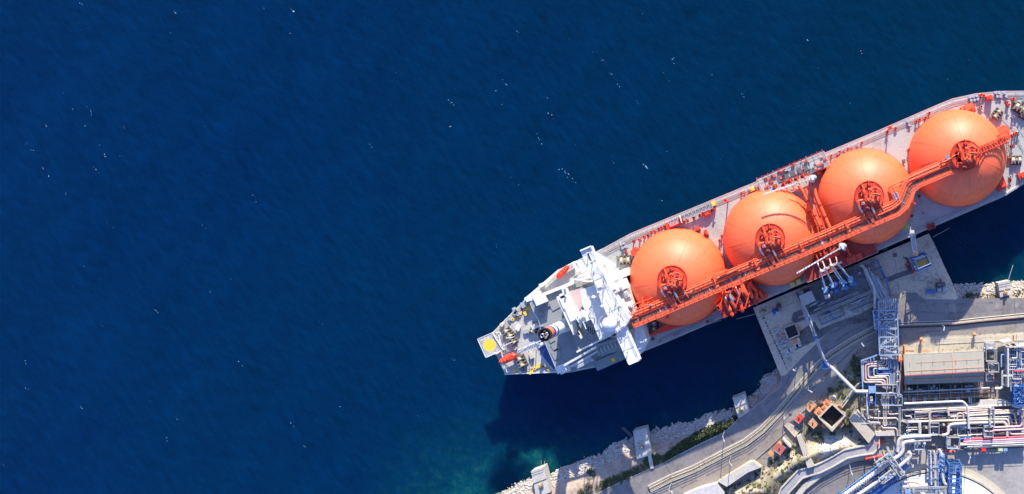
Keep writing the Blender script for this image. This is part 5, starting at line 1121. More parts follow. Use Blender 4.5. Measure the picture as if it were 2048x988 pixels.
# small things lying about on the jetty
def item(name, label, cat, fr, p, shapes, z=QZ, group=None, ang=AX):
    w = W(fr, p, z); m_ = MB()
    for du, dv, lu, lv_, z0, z1, k in shapes: m_.box(off(w, du, dv), lu, lv_, z + z0, z + z1, ang, k)
    return single(name, m_, label, cat, (w[0], w[1], z), group)
def car(label, fr, p, k, ang, L_=4.4, group='cars parked on the jetty', z=QZ):
    w = W(fr, p, z); t = thing('parked_car', label, 'car', (w[0], w[1], z), group)
    ca, sa = cos(ang), sin(ang)
    def at(u, v): return (w[0] + ca * u - sa * v, w[1] + sa * u + ca * v)
    m_ = MB(); lo = [at(u, v) for u, v in ((-L_ / 2, -.8), (-L_ / 2 + .15, -.88), (L_ / 2 - .3, -.88), (L_ / 2, -.6), (L_ / 2, .6), (L_ / 2 - .3, .88), (-L_ / 2 + .15, .88), (-L_ / 2, .8))]; m_.prism(lo, z + .35, z + .95, k); part('body', m_, t)
    m_ = MB(); b0 = [at(u, v) for u, v in ((-L_ * .45, -.78), (L_ * .22, -.78), (L_ * .22, .78), (-L_ * .45, .78))]; b1 = [at(u, v) for u, v in ((-L_ * .36, -.62), (L_ * .05, -.62), (L_ * .05, .62), (-L_ * .36, .62))]
    m_.add([(*q, z + .95) for q in b0] + [(*q, z + 1.45) for q in b1], [[0, 1, 5, 4], [1, 2, 6, 5], [2, 3, 7, 6], [3, 0, 4, 7]], 'glass'); m_.add([(*q, z + 1.45) for q in b1], [[0, 1, 2, 3]], k); part('cabin', m_, t)
    for u in (-L_ * .3, L_ * .32):
        for v in (-.8, .8): m_ = MB(); q = at(u, v); n_ = (-sa * .12, ca * .12); m_.tube([(q[0] - n_[0], q[1] - n_[1], z + .33), (q[0] + n_[0], q[1] + n_[1], z + .33)], .33, 'black', 12); part('wheel', m_, t)
car('dark grey car parked by the blue tank on the jetty, the upper one', 'E', (1252, 358), 'planter', 0.1); car('silver car parked beside the dark grey car on the jetty', 'E', (1254, 392), 'greypipe', 0.05)
w = W('E', (1192, 404), QZ + 1); t = thing('fuel_tank', 'blue horizontal tank lying on the jetty beside two cars', 'tank', (w[0], w[1], QZ))
m_ = MB(); m_.tube([(w[0] - 1.9, w[1], QZ + 1.1), (w[0] + 1.9, w[1], QZ + 1.1)], .85, 'blue', 16); part('tank_shell', m_, t)
for s in (-1.2, 1.2): m_ = MB(); m_.box((w[0] + s, w[1]), .35, 1.5, QZ, QZ + .9, 0, 'concgrey'); part('saddle', m_, t)
w = W('E', (1160, 410), QZ + 1); m_ = MB(); m_.cyl(w, .45, QZ, QZ + 1.0, 'dark', 14); m_.cyl(w, .5, QZ + .9, QZ + 1.05, 'greygear', 14); single('oil_drum', m_, 'dark drum standing at the end of the blue tank', 'drum', (w[0], w[1], QZ))
# open pit with orange covers on the west end of the jetty
w = W('E', (275, 665), QZ); pw = WW('E', [(215, 640), (300, 606), (338, 740), (262, 770)], QZ)
t = thing('pump_pit', 'dark square pit with concrete rim on the west end of the jetty', 'pit', (w[0], w[1], QZ))
m_ = MB(); P_ = [np.array(p) for p in WW('E', [(222, 645), (296, 614), (326, 690), (252, 722)], QZ + .9)]; c_ = sum(P_) / 4
for i in range(4): m_.bar(P_[i] - (0, 0, .5), P_[(i + 1) % 4] - (0, 0, .5), .7, 1.1, 'conc')
part('pit_rim', m_, t)
m_ = MB(); m_.prism([tuple(c_[:2] + (p - c_)[:2] * .96) for p in P_], QZ + .005, QZ + .02, 'black'); part('pit_floor', m_, t)
m_ = MB(); m_.prism(WW('E', [(270, 728), (322, 706), (334, 740), (284, 762)], QZ + 1), QZ, QZ + 1.0, 'conc'); m_.box(W('E', (296, 733), QZ + 1.3), 2.2, 1.9, QZ + .9, QZ + 1.25, AX, 'tile'); part('cover', m_, t)
for p, k, lab in [((210, 692), 'tile', 'small orange box left of the dark square pit'), ((322, 652), 'tile', 'small orange box right of the dark square pit'), ((230, 730), 'greygear', 'grey drum at the lower left corner of the dark pit'), ((345, 690), 'brown', 'rusty box on the right rim of the dark pit')]:
    item('equipment_box', lab, 'box', 'E', p, [(0, 0, 1.4, 1.1, 0, 1.2, k), (.1, .1, .8, .7, 1.2, 1.5, k)], group='boxes round the dark pit')
for i in range(30):
    f = i / 30; p = (165 + f * 95 + R.uniform(-10, 26), 655 + f * 235 + R.uniform(-8, 8))
    item('concrete_block', 'pale concrete block lying in a row along the west edge of the jetty', 'block', 'E', p, [(0, 0, R.uniform(.9, 1.9), R.uniform(.7, 1.3), 0, R.uniform(.4, .9), R.choice(('conclight', 'concgrey', 'conclight')))], group='concrete blocks along the west jetty edge')
for p in [(300, 765), (270, 785), (320, 755), (245, 800)]: item('concrete_block', 'large pale slab stacked beside the dark pit', 'block', 'E', p, [(0, 0, 2.4, 1.9, 0, .7, 'conclight')], group='slabs beside the dark pit')
w = W('E', (170, 535), QZ); t = thing('hook_capstan', 'blue and white mooring hook machine on the west jetty', 'mooring hook', (w[0], w[1], QZ))
m_ = MB(); m_.box(w, 2.8, 2.4, QZ, QZ + .5, AX, 'blue'); m_.cyl(w, .8, QZ + .5, QZ + 1.8, 'blue', 14); part('base', m_, t)
m_ = MB(); m_.box(off(w, .6, .8), 1.4, 1.0, QZ + .5, QZ + 1.9, AX, 'whitepipe'); m_.box(off(w, -.8, .9), 1.2, .7, QZ + .5, QZ + 1.5, AX, 'ltblue'); m_.tube([off(w, .3, 0, 1.6), off(w, 2.2, -1.8, .6)], .25, 'dark', 8); part('hook', m_, t)
item('red_hose_reel', 'dark red hose reel behind the blue and white mooring hook', 'hose reel', 'E', (190, 498), [(0, 0, 2.0, 1.4, 0, 1.5, 'darkred'), (.2, 0, 1.0, 1.6, .3, 1.9, 'dark')])
item('mooring_hook', 'yellow brown mooring hook on the western tip of the jetty', 'mooring hook', 'E', (92, 535), [(0, 0, 1.8, 1.2, 0, .9, 'winch'), (-.8, 0, 1.2, .5, .3, 1.2, 'yellow')])
item('fire_hydrant_box', 'red box behind the gangway tower on the jetty', 'box', 'E', (1255, 330), [(0, 0, .8, .8, 0, 1.1, 'fire'), (0, 0, .5, .5, 1.1, 1.3, 'fire')])
# L-shaped dark gap markings and equipment behind the platform
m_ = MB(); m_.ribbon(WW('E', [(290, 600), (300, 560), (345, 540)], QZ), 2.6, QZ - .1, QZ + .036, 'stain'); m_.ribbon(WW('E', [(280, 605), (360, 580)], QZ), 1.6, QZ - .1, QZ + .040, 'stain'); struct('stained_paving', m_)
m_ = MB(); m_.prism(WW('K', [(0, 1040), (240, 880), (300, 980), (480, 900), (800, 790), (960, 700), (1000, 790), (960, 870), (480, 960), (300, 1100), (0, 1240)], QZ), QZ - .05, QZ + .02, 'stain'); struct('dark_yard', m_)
for (p, lu, lv_, lab) in [((440, 780), 11, 6, 'blue framed pump skid below the loading platform, nearest the dark pit'), ((820, 610), 12, 5.4, 'blue framed pump skid below the loading platform, nearest the pipe bridge')]:
    w = W('K', p, 7); t = thing('pump_skid', lab, 'pump skid', (w[0], w[1], QZ), 'pump skids behind the loading platform'); m_ = MB()
    for z in (QZ + .3, QZ + 2.2): m_.rail([off((w[0], w[1], z), u, v) for u, v in ((-lu / 2, -lv_ / 2), (lu / 2, -lv_ / 2), (lu / 2, lv_ / 2), (-lu / 2, lv_ / 2))], 'blue', .5, .16, 2, closed=True)
    for u in (-lu / 2, 0, lu / 2): m_.bar(off(w, u, -lv_ / 2, .3), off(w, u, lv_ / 2, .3), .3, .3, 'blue')
    part('skid_frame', m_, t); m_ = MB()
    for i in range(7): q = off(w, R.uniform(-lu * .4, lu * .4), R.uniform(-lv_ * .35, lv_ * .35)); m_.box(q, R.uniform(.8, 2.4), R.uniform(.6, 1.6), QZ, QZ + R.uniform(.8, 2.4), AX, R.choice(('greygear', 'dark', 'greypipe', 'cream', 'dark')))
    m_.tube([off(w, -lu * .4, 0, 0), off(w, lu * .4, 0, 0)], .35, 'greypipe', 8); parts('pump', m_, t)

# pipes on the approach: blue frame with a fan of pipes from the platform down to the pipe bridge
w = W('K', (1020, 130), 8); t = thing('approach_rack', 'blue steel frame and bundle of pipes between platform and pipe bridge', 'pipe rack', (w[0], w[1], QZ))
m_ = MB()
for a, b in [((860, 205), (1018, 128)), ((1018, 128), (1112, 340)), ((1112, 340), (955, 410)), ((935, 250), (1060, 215)), ((1060, 260), (1110, 345)), ((1120, 350), (1180, 560))]:
    p, q = W('K', a, 8), W('K', b, 8); m_.bar(p, q, .5, .5, 'blue'); m_.bar((p[0], p[1], QZ), p, .4, .4, 'blue'); m_.bar((q[0], q[1], QZ), q, .4, .4, 'blue')
part('frame', m_, t)
fan = [((875, 225), (1010, 560), 1040), ((905, 215), (1035, 570), 1070), ((935, 265), (1065, 575), 1100), ((965, 290), (1090, 575), 1128), ((995, 320), (1115, 570), 1150), ((1025, 345), (1140, 560), 1172), ((850, 260), (985, 570), 1020)]
for i, (a, b, x) in enumerate(fan):
    m_ = MB(); m_.tube(WW('K', [a, b, (x, 620), (x, 660)], 9.2 - .1 * (i % 2)), [.5, .34, .42, .3, .5, .3, .3][i], 'greypipe', 8); part('pipe', m_, t)
m_ = MB(); m_.tube(WW('K', [(700, 330), (705, 330), (822, 186), (850, 215), (985, 480), (988, 720)], 10.0)[2:], .62, 'whitepipe', 10, bend=2.5); part('pipe', m_, t)
m_ = MB(); m_.tube([W('K', (822, 186), 10), W('K', (800, 190), 9.2)], .6, 'whitepipe', 10); part('pipe', m_, t)

# elevated blue pipe bridge across the road
w = W('F', (290, 340), QZ); t = thing('pipe_bridge', 'tall blue steel trestle carrying pipes over the coast road', 'pipe bridge', (w[0], w[1], QZ))
BZ = 13.0
m_ = MB(); c1 = [(215, 160), (215, 235), (218, 300), (218, 368), (220, 435), (222, 505), (226, 572)]; c2 = [(358, 160), (362, 228), (362, 300), (364, 366), (366, 432), (368, 502), (372, 568)]
for i in range(7):
    a, b = np.array(W('F', c1[i], BZ)), np.array(W('F', c2[i], BZ)); m_.bar(a, b, .42, .5, 'lattice')
    if i < 6:
        a2, b2 = np.array(W('F', c1[i + 1], BZ)), np.array(W('F', c2[i + 1], BZ)); m_.bar(a, a2, .42, .5, 'lattice'); m_.bar(b, b2, .42, .5, 'lattice')
        if i % 2: m_.bar(a, b2, .26, .3, 'lattice')
        else: m_.bar(b, a2, .26, .3, 'lattice')
        if i in (1, 2, 4): m_.bar((a + b) / 2, a2, .3, .3, 'lattice')
part('top_frame', m_, t)
m_ = MB()
for i in range(7):
    for c in (c1[i], c2[i]):
        a = W('F', c, BZ)
        if i in (0, 2, 3, 6): m_.bar((a[0], a[1], QZ), a, .55, .55, 'blue')
    a, b = W('F', c1[i], BZ), W('F', c2[i], BZ); m_.bar((a[0], a[1], 8.6), (b[0], b[1], 8.6), .5, .5, 'blue')
for cc_ in (c1, c2):
    for i in range(6):
        a, b = W('F', cc_[i], BZ), W('F', cc_[i + 1], BZ); m_.bar((a[0], a[1], 8.6), (b[0], b[1], 8.6), .4, .4, 'blue'); m_.bar((a[0], a[1], 8.6 if i % 2 else BZ), (b[0], b[1], BZ if i % 2 else 8.6), .3, .3, 'blue')
part('side_frame', m_, t)
m_ = MB(); sa_ = WW('F', [(175, 232), (182, 300), (188, 372)], BZ)
for p in sa_: m_.bar(p, (p[0] + 9.5, p[1], p[2]), .4, .4, 'lattice'); m_.bar((p[0], p[1], QZ), p, .35, .35, 'blue')
m_.bar(sa_[0], sa_[1], .5, .5, 'lattice'); m_.bar(sa_[1], sa_[2], .5, .5, 'lattice'); m_.truss(sa_[0], sa_[2], 0, tuple(np.array(W('F', (217, 235), BZ)) - np.array(sa_[0])), 'lattice', 4, .3); m_.prism(WW('F', [(180, 300), (216, 300), (218, 370), (188, 370)], 9), 8.8, 9, 'galv'); part('landing', m_, t)
for i, (x0, r_) in enumerate([(228, .33), (242, .26), (256, .42), (271, .42), (287, .46), (303, .36), (318, .3), (332, .36), (346, .28)]):
    m_ = MB(); m_.tube(WW('F', [(x0 - 2, 140), (x0 + 2, 360), (x0 + 8, 600)], 11.0 + (i % 2) * .2), r_ * 1.05, 'greypipe' if i % 3 == 1 else 'whitepipe', 8); part('pipe', m_, t)
m_ = MB()
for a, b in [((250, 262), (335, 250)), ((255, 300), (340, 292)), ((335, 250), (338, 300)), ((250, 320), (330, 316)), ((265, 340), (345, 380)), ((345, 480), (330, 550))]: m_.tube(WW('F', [a, b], 12.0), .38, 'whitepipe', 8)
for p in [(270, 285), (300, 320), (330, 262), (345, 545), (280, 318), (350, 520)]: w = W('F', p, 12.2); m_.cyl(w, .6, 10.8, 12.6, 'whitepipe', 10); m_.box(w, 1.4, .5, 11.8, 12.3, 0, 'greypipe')
for i in range(15): p = (R.uniform(225, 362), R.uniform(170, 560)); w = W('F', p, 11.6); m_.box(w, R.uniform(.5, 2.0), R.uniform(.4, .9), 10.8, 11.6, R.choice((0, 1.57)), R.choice(('galv', 'greypipe', 'dark', 'blue')))
parts('valve_gear', m_, t)

# white transfer pipe crossing the roads, carried by a blue pylon
w = W('P', (1650, 722), GZ); t = thing('transfer_pipe', 'long straight pale pipe spanning the roads on a blue pylon', 'pipe', (w[0], w[1], GZ))
m_ = MB(); m_.tube(WW('P', [(1604, 602), (1617, 630), (1650, 722)], 15), .40, 'greypipe', 8); m_.tube(WW('P', [(1601.5, 602), (1647.5, 722)], 14.6), .2, 'whitepipe', 6); part('pipe', m_, t)
m_ = MB(); m_.tube(WW('P', [(1650, 722), (1709, 780), (1712, 783), (1736, 783)], 14.5), .75, 'whitepipe', 10); part('pipe', m_, t)
m_ = MB()
for dx, dy in ((-.9, -.9), (.9, -.9), (.9, .9), (-.9, .9)): m_.bar((w[0] + dx, w[1] + dy, GZ), (w[0] + dx * .7, w[1] + dy * .7, 15), .3, .3, 'blue')
for z in (8, 11, 14): m_.rail([(w[0] + dx, w[1] + dy, z) for dx, dy in ((-.9, -.9), (.9, -.9), (.9, .9), (-.9, .9))], 'blue', .3, .12, 2, closed=True)
m_.box((w[0], w[1]), 3.0, 3.0, 14.0, 14.3, .4, 'blue'); m_.rail([(w[0] + dx, w[1] + dy, 14.3) for dx, dy in ((-1.6, -1.6), (1.6, -1.6), (1.6, 1.6), (-1.6, 1.6))], 'blue', 1.0, .1, 2, closed=True); part('pylon', m_, t)
m_ = MB()
for f in (.3, .6): a = np.array(W('P', (1604, 602), 14.5)); b = np.array(W('P', (1650, 722), 14.5)); q = a + (b - a) * f; m_.box(q, 1.2, 1.2, 14, 15.6, AX, 'blue')
part('bracket', m_, t)

# roadside channel with the brown fire mains in it
CH = PP([(1299, 977), (1340, 956), (1388, 937), (1451, 904), (1490, 884), (1523, 859), (1555, 826), (1585, 790), (1612, 756), (1640, 726), (1665, 706), (1700, 683), (1735, 664), (1752, 656)], GZ)
t = thing('pipe_channel', 'low concrete channel with brown pipes curving between the two roads', 'pipe channel', CH[6])
m_ = MB(); m_.ribbon(off3(CH, 1.3), .45, 4.6, 5.75, 'conclight'); m_.ribbon(off3(CH, -1.5), .35, 4.6, 5.6, 'conclight'); part('kerb_wall', m_, t)
for d, r_, k in ((.75, .2, 'tan'), (.15, .24, 'conc'), (-.5, .22, 'winch'), (-1.0, .2, 'tan')): m_ = MB(); m_.tube(off3(CH, d, .45), r_, k, 6); part('pipe', m_, t)
m_ = MB(); m_.ribbon(CH, 2.6, 4.6, 5.08, 'dark'); part('channel_floor', m_, t)
CH2 = PP([(1752, 652), (1800, 650), (1860, 648), (1910, 646), (1965, 640), (2048, 632), (2250, 620)], GZ)
t = thing('road_barrier', 'pale low concrete barrier running between the roads east of the pipe bridge', 'barrier', CH2[2])
m_ = MB(); m_.ribbon(CH2, 1.0, 4.6, 5.9, 'conclight'); part('barrier_wall', m_, t); m_ = MB(); m_.ribbon(off3(CH2, -1.1), .6, 4.6, 5.12, 'dark'); part('drain', m_, t); m_ = MB(); m_.tube(off3(CH2, -.2, 1.2), .16, 'brown', 6); m_.tube(off3(CH2, 1.1, .3), .2, 'conclight', 6); part('pipe', m_, t)
GR = PP([(1288, 985), (1330, 966), (1390, 940), (1455, 906), (1495, 886), (1527, 861), (1560, 826), (1590, 790)], GZ); GR = off3(GR, -1.5)
m_ = MB(); m_.rail(GR, 'greypipe', 1.0, .09, 4.5); single('guard_rail', m_, 'thin grey guard rail along the inner road beside the pipe channel', 'guard rail', GR[3])

# lamps: slender posts with a bent arm
def lamp(base, head, label, h=9.5):
    b = W('P', base, GZ); a = W('P', head, GZ + h); t = thing('street_lamp', label, 'street lamp', (b[0], b[1], 4.7), 'street lamps along the roads')
    m_ = MB(); m_.tube([(b[0], b[1], 4.7), (b[0], b[1], GZ + h - .6), (b[0] + (a[0] - b[0]) * .3, b[1] + (a[1] - b[1]) * .3, GZ + h), (a[0], a[1], GZ + h)], .15, 'greypipe', 6, bend=.8); part('pole', m_, t)
    m_ = MB(); d = atan2(a[1] - b[1], a[0] - b[0]); m_.box((a[0], a[1]), 1.3, .5, GZ + h - .15, GZ + h + .12, d, 'whitepipe'); part('lamp_head', m_, t)
    m_ = MB(); m_.box((b[0], b[1]), .8, .8, 4.5, 5.25, 0, 'concgrey'); part('foot', m_, t)
for b, hd, lab in [((1449, 862), (1448, 881), 'street lamp beside the green bank of the coast road'), ((1462, 912), (1462, 929), 'street lamp on the pipe channel below the green bank'), ((1343, 966), (1343, 984), 'street lamp near the lower end of the pipe channel'),
                   ((1616, 772), (1622, 783), 'street lamp beside the upper part of the pipe channel'), ((1568, 830), (1569, 836), 'street lamp beside the red roofed kiosk'), ((1720, 680), (1726, 690), 'street lamp just west of the pipe bridge'), ((1882, 648), (1888, 658), 'street lamp east of the pipe bridge by the barrier'),
                   ((1699, 928), (1704, 947), 'street lamp over the dark loop road'), ((1933, 902), (1938, 924), 'street lamp in front of the pink pipe rack'), ((1820, 922), (1826, 932), 'street lamp beside the diagonal blue pipe trestle'), ((1592, 735), (1588, 740), 'street lamp at the south corner of the jetty')]:
    lamp(b, hd, lab)

# mooring dolphins on the rubble shore
def dolphin(corners, top, label, hook, walk=None, split=.5, hk='winch'):
    P_ = WW('P', corners, top); c_ = (sum(p[0] for p in P_) / 4, sum(p[1] for p in P_) / 4)
    t = thing('mooring_dolphin', label, 'mooring block', (c_[0], c_[1], 0), 'concrete mooring blocks on the shore')
    a = [np.array(P_[0]) * (1 - split) + np.array(P_[3]) * split, np.array(P_[1]) * (1 - split) + np.array(P_[2]) * split]
    m_ = MB(); m_.prism([P_[0], P_[1], a[1], a[0]], -2, top, 'conclight'); part('front_block', m_, t)
    m_ = MB(); m_.prism([a[0], a[1], P_[2], P_[3]], -2, top - .35, 'conclight'); part('rear_block', m_, t)
    m_ = MB(); h = W('P', hook, top); m_.box(h, 1.7, 1.3, top - .4, top + .4, AX, hk); m_.cyl(h, .5, top, top + 1.3, 'winch', 12); m_.tube([(h[0], h[1], top + .7), (h[0] - .7, h[1] + 1.4, top + .4)], .22, 'yellow', 8); part('mooring_hook', m_, t)
    m_ = MB(); m_.rail([(*p[:2], top) for p in (P_[0], P_[1])], 'greypipe', 1.0, .07, 1.5); part('handrail', m_, t)
    if walk: m_ = MB(); m_.ribbon(WW('P', walk, top - .3), 1.5, top - 3.0, top - .3, 'conclight'); part('footbridge', m_, t)
dolphin([(1266, 862), (1292, 855), (1303, 909), (1274, 920)], 6.0, 'concrete mooring block with a hook and a narrow footbridge', (1284, 894), [(1298, 908), (1304, 937)], .42)
dolphin([(1465, 796), (1489, 787), (1499, 823), (1477, 838)], 6.0, 'concrete mooring block right beside the coast road', (1483, 822), None, .48, 'yellow')
dolphin([(1062, 943), (1087, 934), (1100, 985), (1072, 996)], 6.2, 'concrete mooring block nearest the bottom edge on the shallow water', (1082, 972), None, .45)
dolphin([(1996, 566), (2020, 561), (2023, 589), (2001, 595)], 6.0, 'concrete mooring block east of the jetty', (2011, 586), None, .55, 'tile')
# mooring ropes
def rope(fr, pts, label, zs, base=None, r_=.09):
    m_ = MB(); P_ = [W(fr, p, z) for p, z in zip(pts, zs)]; m_.tube(P_, r_, 'rope', 6); return single('mooring_rope', m_, label, 'rope', P_[0], 'mooring ropes')
rope('P', [(1283, 893), (1243, 855)], 'slack rope end hanging from the mooring block with the footbridge', [7, .3]); rope('P', [(1286, 893), (1247, 854)], 'second slack rope beside the first on the block with the footbridge', [7, .3])
rope('P', [(1082, 970), (1082.5, 921)], 'rope running straight off the shallow water mooring block', [7, .3]); rope('P', [(1084, 970), (1090, 918)], 'rope running slightly right off the shallow water mooring block', [7, .3])
rope('P', [(1528, 623), (1473, 638)], 'taut rope from the western tip of the jetty', [5.9, 1.0], r_=.16); rope('P', [(1866, 474), (1899, 456)], 'taut rope from the eastern corner of the jetty', [5.7, 1.0], r_=.14)
rope('P', [(2011, 578), (2026, 530)], 'rope leading from the mooring block east of the jetty', [7, 2], r_=.1)
# ================================================================== PROCESS AREA
def pipe(t, fr, pts, r_, k, z, n=8, bend=None, name='pipe'):
    r_ *= .88; m_ = MB(); P_ = WW(fr, pts, z); m_.tube(P_, r_, k, n, bend=bend if bend else r_ * 2.8)
    for q0, q1 in zip(P_, P_[1:]):                      # flanges and bands
        q0, q1 = np.array(q0), np.array(q1); l = np.linalg.norm(q1 - q0); d = (q1 - q0) / max(l, 1e-6)
        for c in range(int(l / 5.5)):
            u = q0 + d * (2.6 + c * 5.5); m_.tube([u, u + d * .22], r_ + .09, 'greypipe' if k != 'greypipe' else 'dark', n); return part(name, m_, t)
def posts(m_, P_, z0, k='blue', w=.35):
    for p in P_: m_.bar((p[0], p[1], z0), p, w, w, k)
# ---- expansion loops below the pipe bridge
w = W('Q', (300, 240), GZ); t = thing('pipe_loop_rack', 'nest of cream pipes looping sideways at the foot of the pipe bridge', 'pipe rack', (w[0], w[1], GZ))
loops = [([(378, -20), (380, 130), (150, 143), (156, 376), (378, 370), (386, 440)], .50), ([(402, -20), (398, 157), (180, 166), (184, 352), (402, 345), (408, 450)], .50), ([(430, -20), (426, 181), (210, 190), (214, 322), (430, 314), (436, 450)], .48),
         ([(452, -20), (450, 205), (275, 215), (278, 302), (455, 295), (462, 450)], .30), ([(470, -20), (470, 222), (312, 226), (316, 282), (474, 272), (478, 420)], .30), ([(486, -20), (488, 246), (384, 248), (386, 262), (488, 258), (492, 400)], .24), ([(345, 300), (330, 292), (470, 268), (480, 300)], .3), ([(140, 466), (212, 462)], .4), ([(215, 415), (214, 330)], .3), ([(250, 420), (250, 330)], .26)]
for pts, r_ in loops: pipe(t, 'Q', pts, r_, R.choice(('cream', 'cream', 'whitepipe', 'pinkpipe')) if r_ > .4 else R.choice(('cream', 'ltblue', 'whitepipe')), 9.4)
for x in (508, 520, 532, 545, 556): pipe(t, 'Q', [(x, -20), (x + 3, 200), (x + 1, 440)], R.uniform(.16, .3), R.choice(('greypipe', 'cream', 'ltblue', 'greypipe')), 9.2 + R.random() * .5)
m_ = MB()
a = WW('Q', [(345, 48), (132, 125), (138, 250), (146, 390), (150, 460)], 10.5)
for i in range(4): m_.bar(a[i], a[i + 1], .5, .5, 'ltblue')
posts(m_, a, GZ, 'blue', .45)
for p in [(240, 85), (278, 70)]: m_.bar(W('Q', p, 10.5), W('Q', (p[0], p[1] + 50), 10.5), .35, .35, 'ltblue')
for y in (160, 250, 330, 410): 
    p, q = W('Q', (140, y), 8.6), W('Q', (560, y - 12), 8.6); m_.bar(p, q, .4, .4, 'blue'); posts(m_, [p, q, W('Q', (350, y - 6), 8.6)], GZ, 'blue', .4)
for x in (240, 275, 340): m_.bar(W('Q', (x, 200), 8.7), W('Q', (x, 300), 8.7), .35, .3, 'blue')
part('support_frame', m_, t)
# ---- valve towers west side
def unit(label, fr, x0, y0, x1, y1, z, dens, seed, mats, fmat='galv', kinds=('frame', 'pipe', 'valve', 'deck'), name='process_unit', blue=.3, group='process units of the plant', rads=(.1, .3)):
    r = random.Random(seed); w = W(fr, ((x0 + x1) / 2, (y0 + y1) / 2), GZ); t = thing(name, label, 'process unit', (w[0], w[1], GZ), group)
    A_, B_ = W(fr, (x0, y0), z), W(fr, (x1, y1), z); X0, X1, Y0, Y1 = min(A_[0], B_[0]), max(A_[0], B_[0]), min(A_[1], B_[1]), max(A_[1], B_[1]); dx, dy = X1 - X0, Y1 - Y0
    m_ = MB(); nx, ny = max(1, round(dx / 5)), max(1, round(dy / 5))
    for i in range(nx + 1):
        for j in range(ny + 1):
            x, y = X0 + dx * i / nx, Y0 + dy * j / ny; m_.bar((x, y, GZ), (x, y, z), .35, .35, 'blue' if r.random() < blue else fmat)
    for zz in (z, (z + GZ) / 2 + 1):
        for i in range(nx + 1): x = X0 + dx * i / nx; m_.bar((x, Y0, zz), (x, Y1, zz), .3, .3, 'ltblue' if r.random() < blue else fmat)
        for j in range(ny + 1): y = Y0 + dy * j / ny; m_.bar((X0, y, zz), (X1, y, zz), .3, .3, 'ltblue' if r.random() < blue else fmat)
    part('steel_frame', m_, t)
    m_ = MB()
    for _ in range(max(1, int(dx * dy * .016))):
        x, y = r.uniform(X0, X1 - dx * .3), r.uniform(Y0, Y1 - dy * .3); m_.box((x + dx * .12, y + dy * .12), r.uniform(1.2, 3.5), r.uniform(1.2, 3.2), z - 2.3, z - 2.15 + r.random() * .1, 0, 'galv')
    m_.rail([(X0, Y0, z), (X1, Y0, z), (X1, Y1, z), (X0, Y1, z)], 'whitepipe', 1.0, .07, 2.2, closed=True); parts('walkway', m_, t)
    for _ in range(max(2, int(dx * dy * .05 * dens))):
        m_ = MB(); x, y = r.uniform(X0, X1), r.uniform(Y0, Y1); zz = r.uniform(GZ + 2, z + .8); l1, l2 = r.uniform(1, 5), r.uniform(.8, 3.5); s1, s2 = r.choice((-1, 1)), r.choice((-1, 1)); rr = r.uniform(*rads)
        pts = [(x, y, GZ + .5), (x, y, zz), (x + s1 * l1, y, zz), (x + s1 * l1, y + s2 * l2, zz), (x + s1 * l1, y + s2 * l2, zz - 1.5)] if r.random() < .6 else [(x, y, zz - 1.6), (x, y, zz), (x, y + s2 * l2, zz), (x + s1 * l1 * .6, y + s2 * l2, zz)]
        pts = [(min(max(p[0], X0 - .3), X1 + .3), min(max(p[1], Y0 - .3), Y1 + .3), p[2]) for p in pts]
        m_.tube(pts, rr, r.choice(mats), 7); part('pipe', m_, t)
        if r.random() < .75:
            q = pts[2]; m_ = MB(); m_.tube([(q[0] - .35, q[1], q[2]), (q[0] + .35, q[1], q[2])], rr + .18, r.choice(('greypipe', 'steel', 'blue', 'whitepipe')), 10); m_.tube([(q[0], q[1], q[2]), (q[0], q[1], q[2] + .9)], .1, 'greypipe', 6); m_.tube([(q[0], q[1], q[2] + .85), (q[0], q[1], q[2] + .98)], .42, r.choice(('fire', 'blue', 'ltblue', 'greypipe', 'greypipe')), 10); part('valve', m_, t)
    return t
GM = ('cream', 'whitepipe', 'greypipe', 'greypipe', 'whitepipe')
unit('grey valve platform right above the blue roofed pump shelter', 'Q', 295, 400, 560, 500, 10, 1.5, 1, GM)
unit('blue framed manifold between the pump shelter and the dark trench', 'Q', 370, 520, 605, 640, 9.5, 1.2, 2, GM, blue=.8)
unit('tall grey riser frame in a row beside the red brown duct', 'Q', 545, 250, 575, 520, 11, 1.6, 3, GM, blue=.3)
unit('tangle of small grey valves at the lower left foot of the manifold', 'Q', 130, 690, 330, 850, 8, .9, 4, ('greypipe', 'whitepipe', 'cream'), blue=.1)
unit('pump frame below the loop pipe at the left end of the pipe field', 'H', 500, 365, 600, 470, 9, 1.4, 5, GM, blue=.6)
unit('valve frame between two black vessels in the pipe field', 'H', 690, 370, 770, 470, 9, 1.4, 6, GM, blue=.3)
unit('dark pump bay inside the upper loop of the pipe field', 'H', 705, 280, 850, 350, 7.5, 1.6, 7, ('greypipe', 'dark', 'greypipe', 'whitepipe'), blue=.1)
unit('small grey valve frame left of the upper loop of the pipe field', 'H', 450, 260, 560, 345, 8, 1.2, 8, GM, blue=.15)
unit('blue grey heat exchanger frame in the middle of the pipe field', 'H', 1160, 395, 1240, 490, 10, 1.8, 9, GM, blue=.5)
unit('slim valve ladder on the upper pipes right of the cream slab', 'H', 1215, 250, 1250, 400, 10.5, 1.4, 10, GM, blue=.2)
unit('low valve bay at the right edge of the pipe field', 'H', 1400, 400, 1480, 480, 7.5, 1.0, 11, GM, blue=.2)
unit('junction frame of pink pipes above the small blue trestle', 'H', 840, 495, 950, 590, 11, 1.8, 12, GM + ('pinkpipe',), blue=.5)
unit('junction frame with blue legs where the fat white pipes turn', 'H', 560, 500, 640, 600, 11.5, 1.5, 13, GM, blue=.6)
unit('pump frame under the black vessels of the pipe field', 'H', 930, 405, 1040, 480, 8.5, 1.3, 14, GM, blue=.7)
unit('grey compressor skid right of the long shed, upper one', 'V', 690, 170, 820, 320, 9, 1.8, 15, ('whitepipe', 'greypipe', 'cream'), blue=.05)
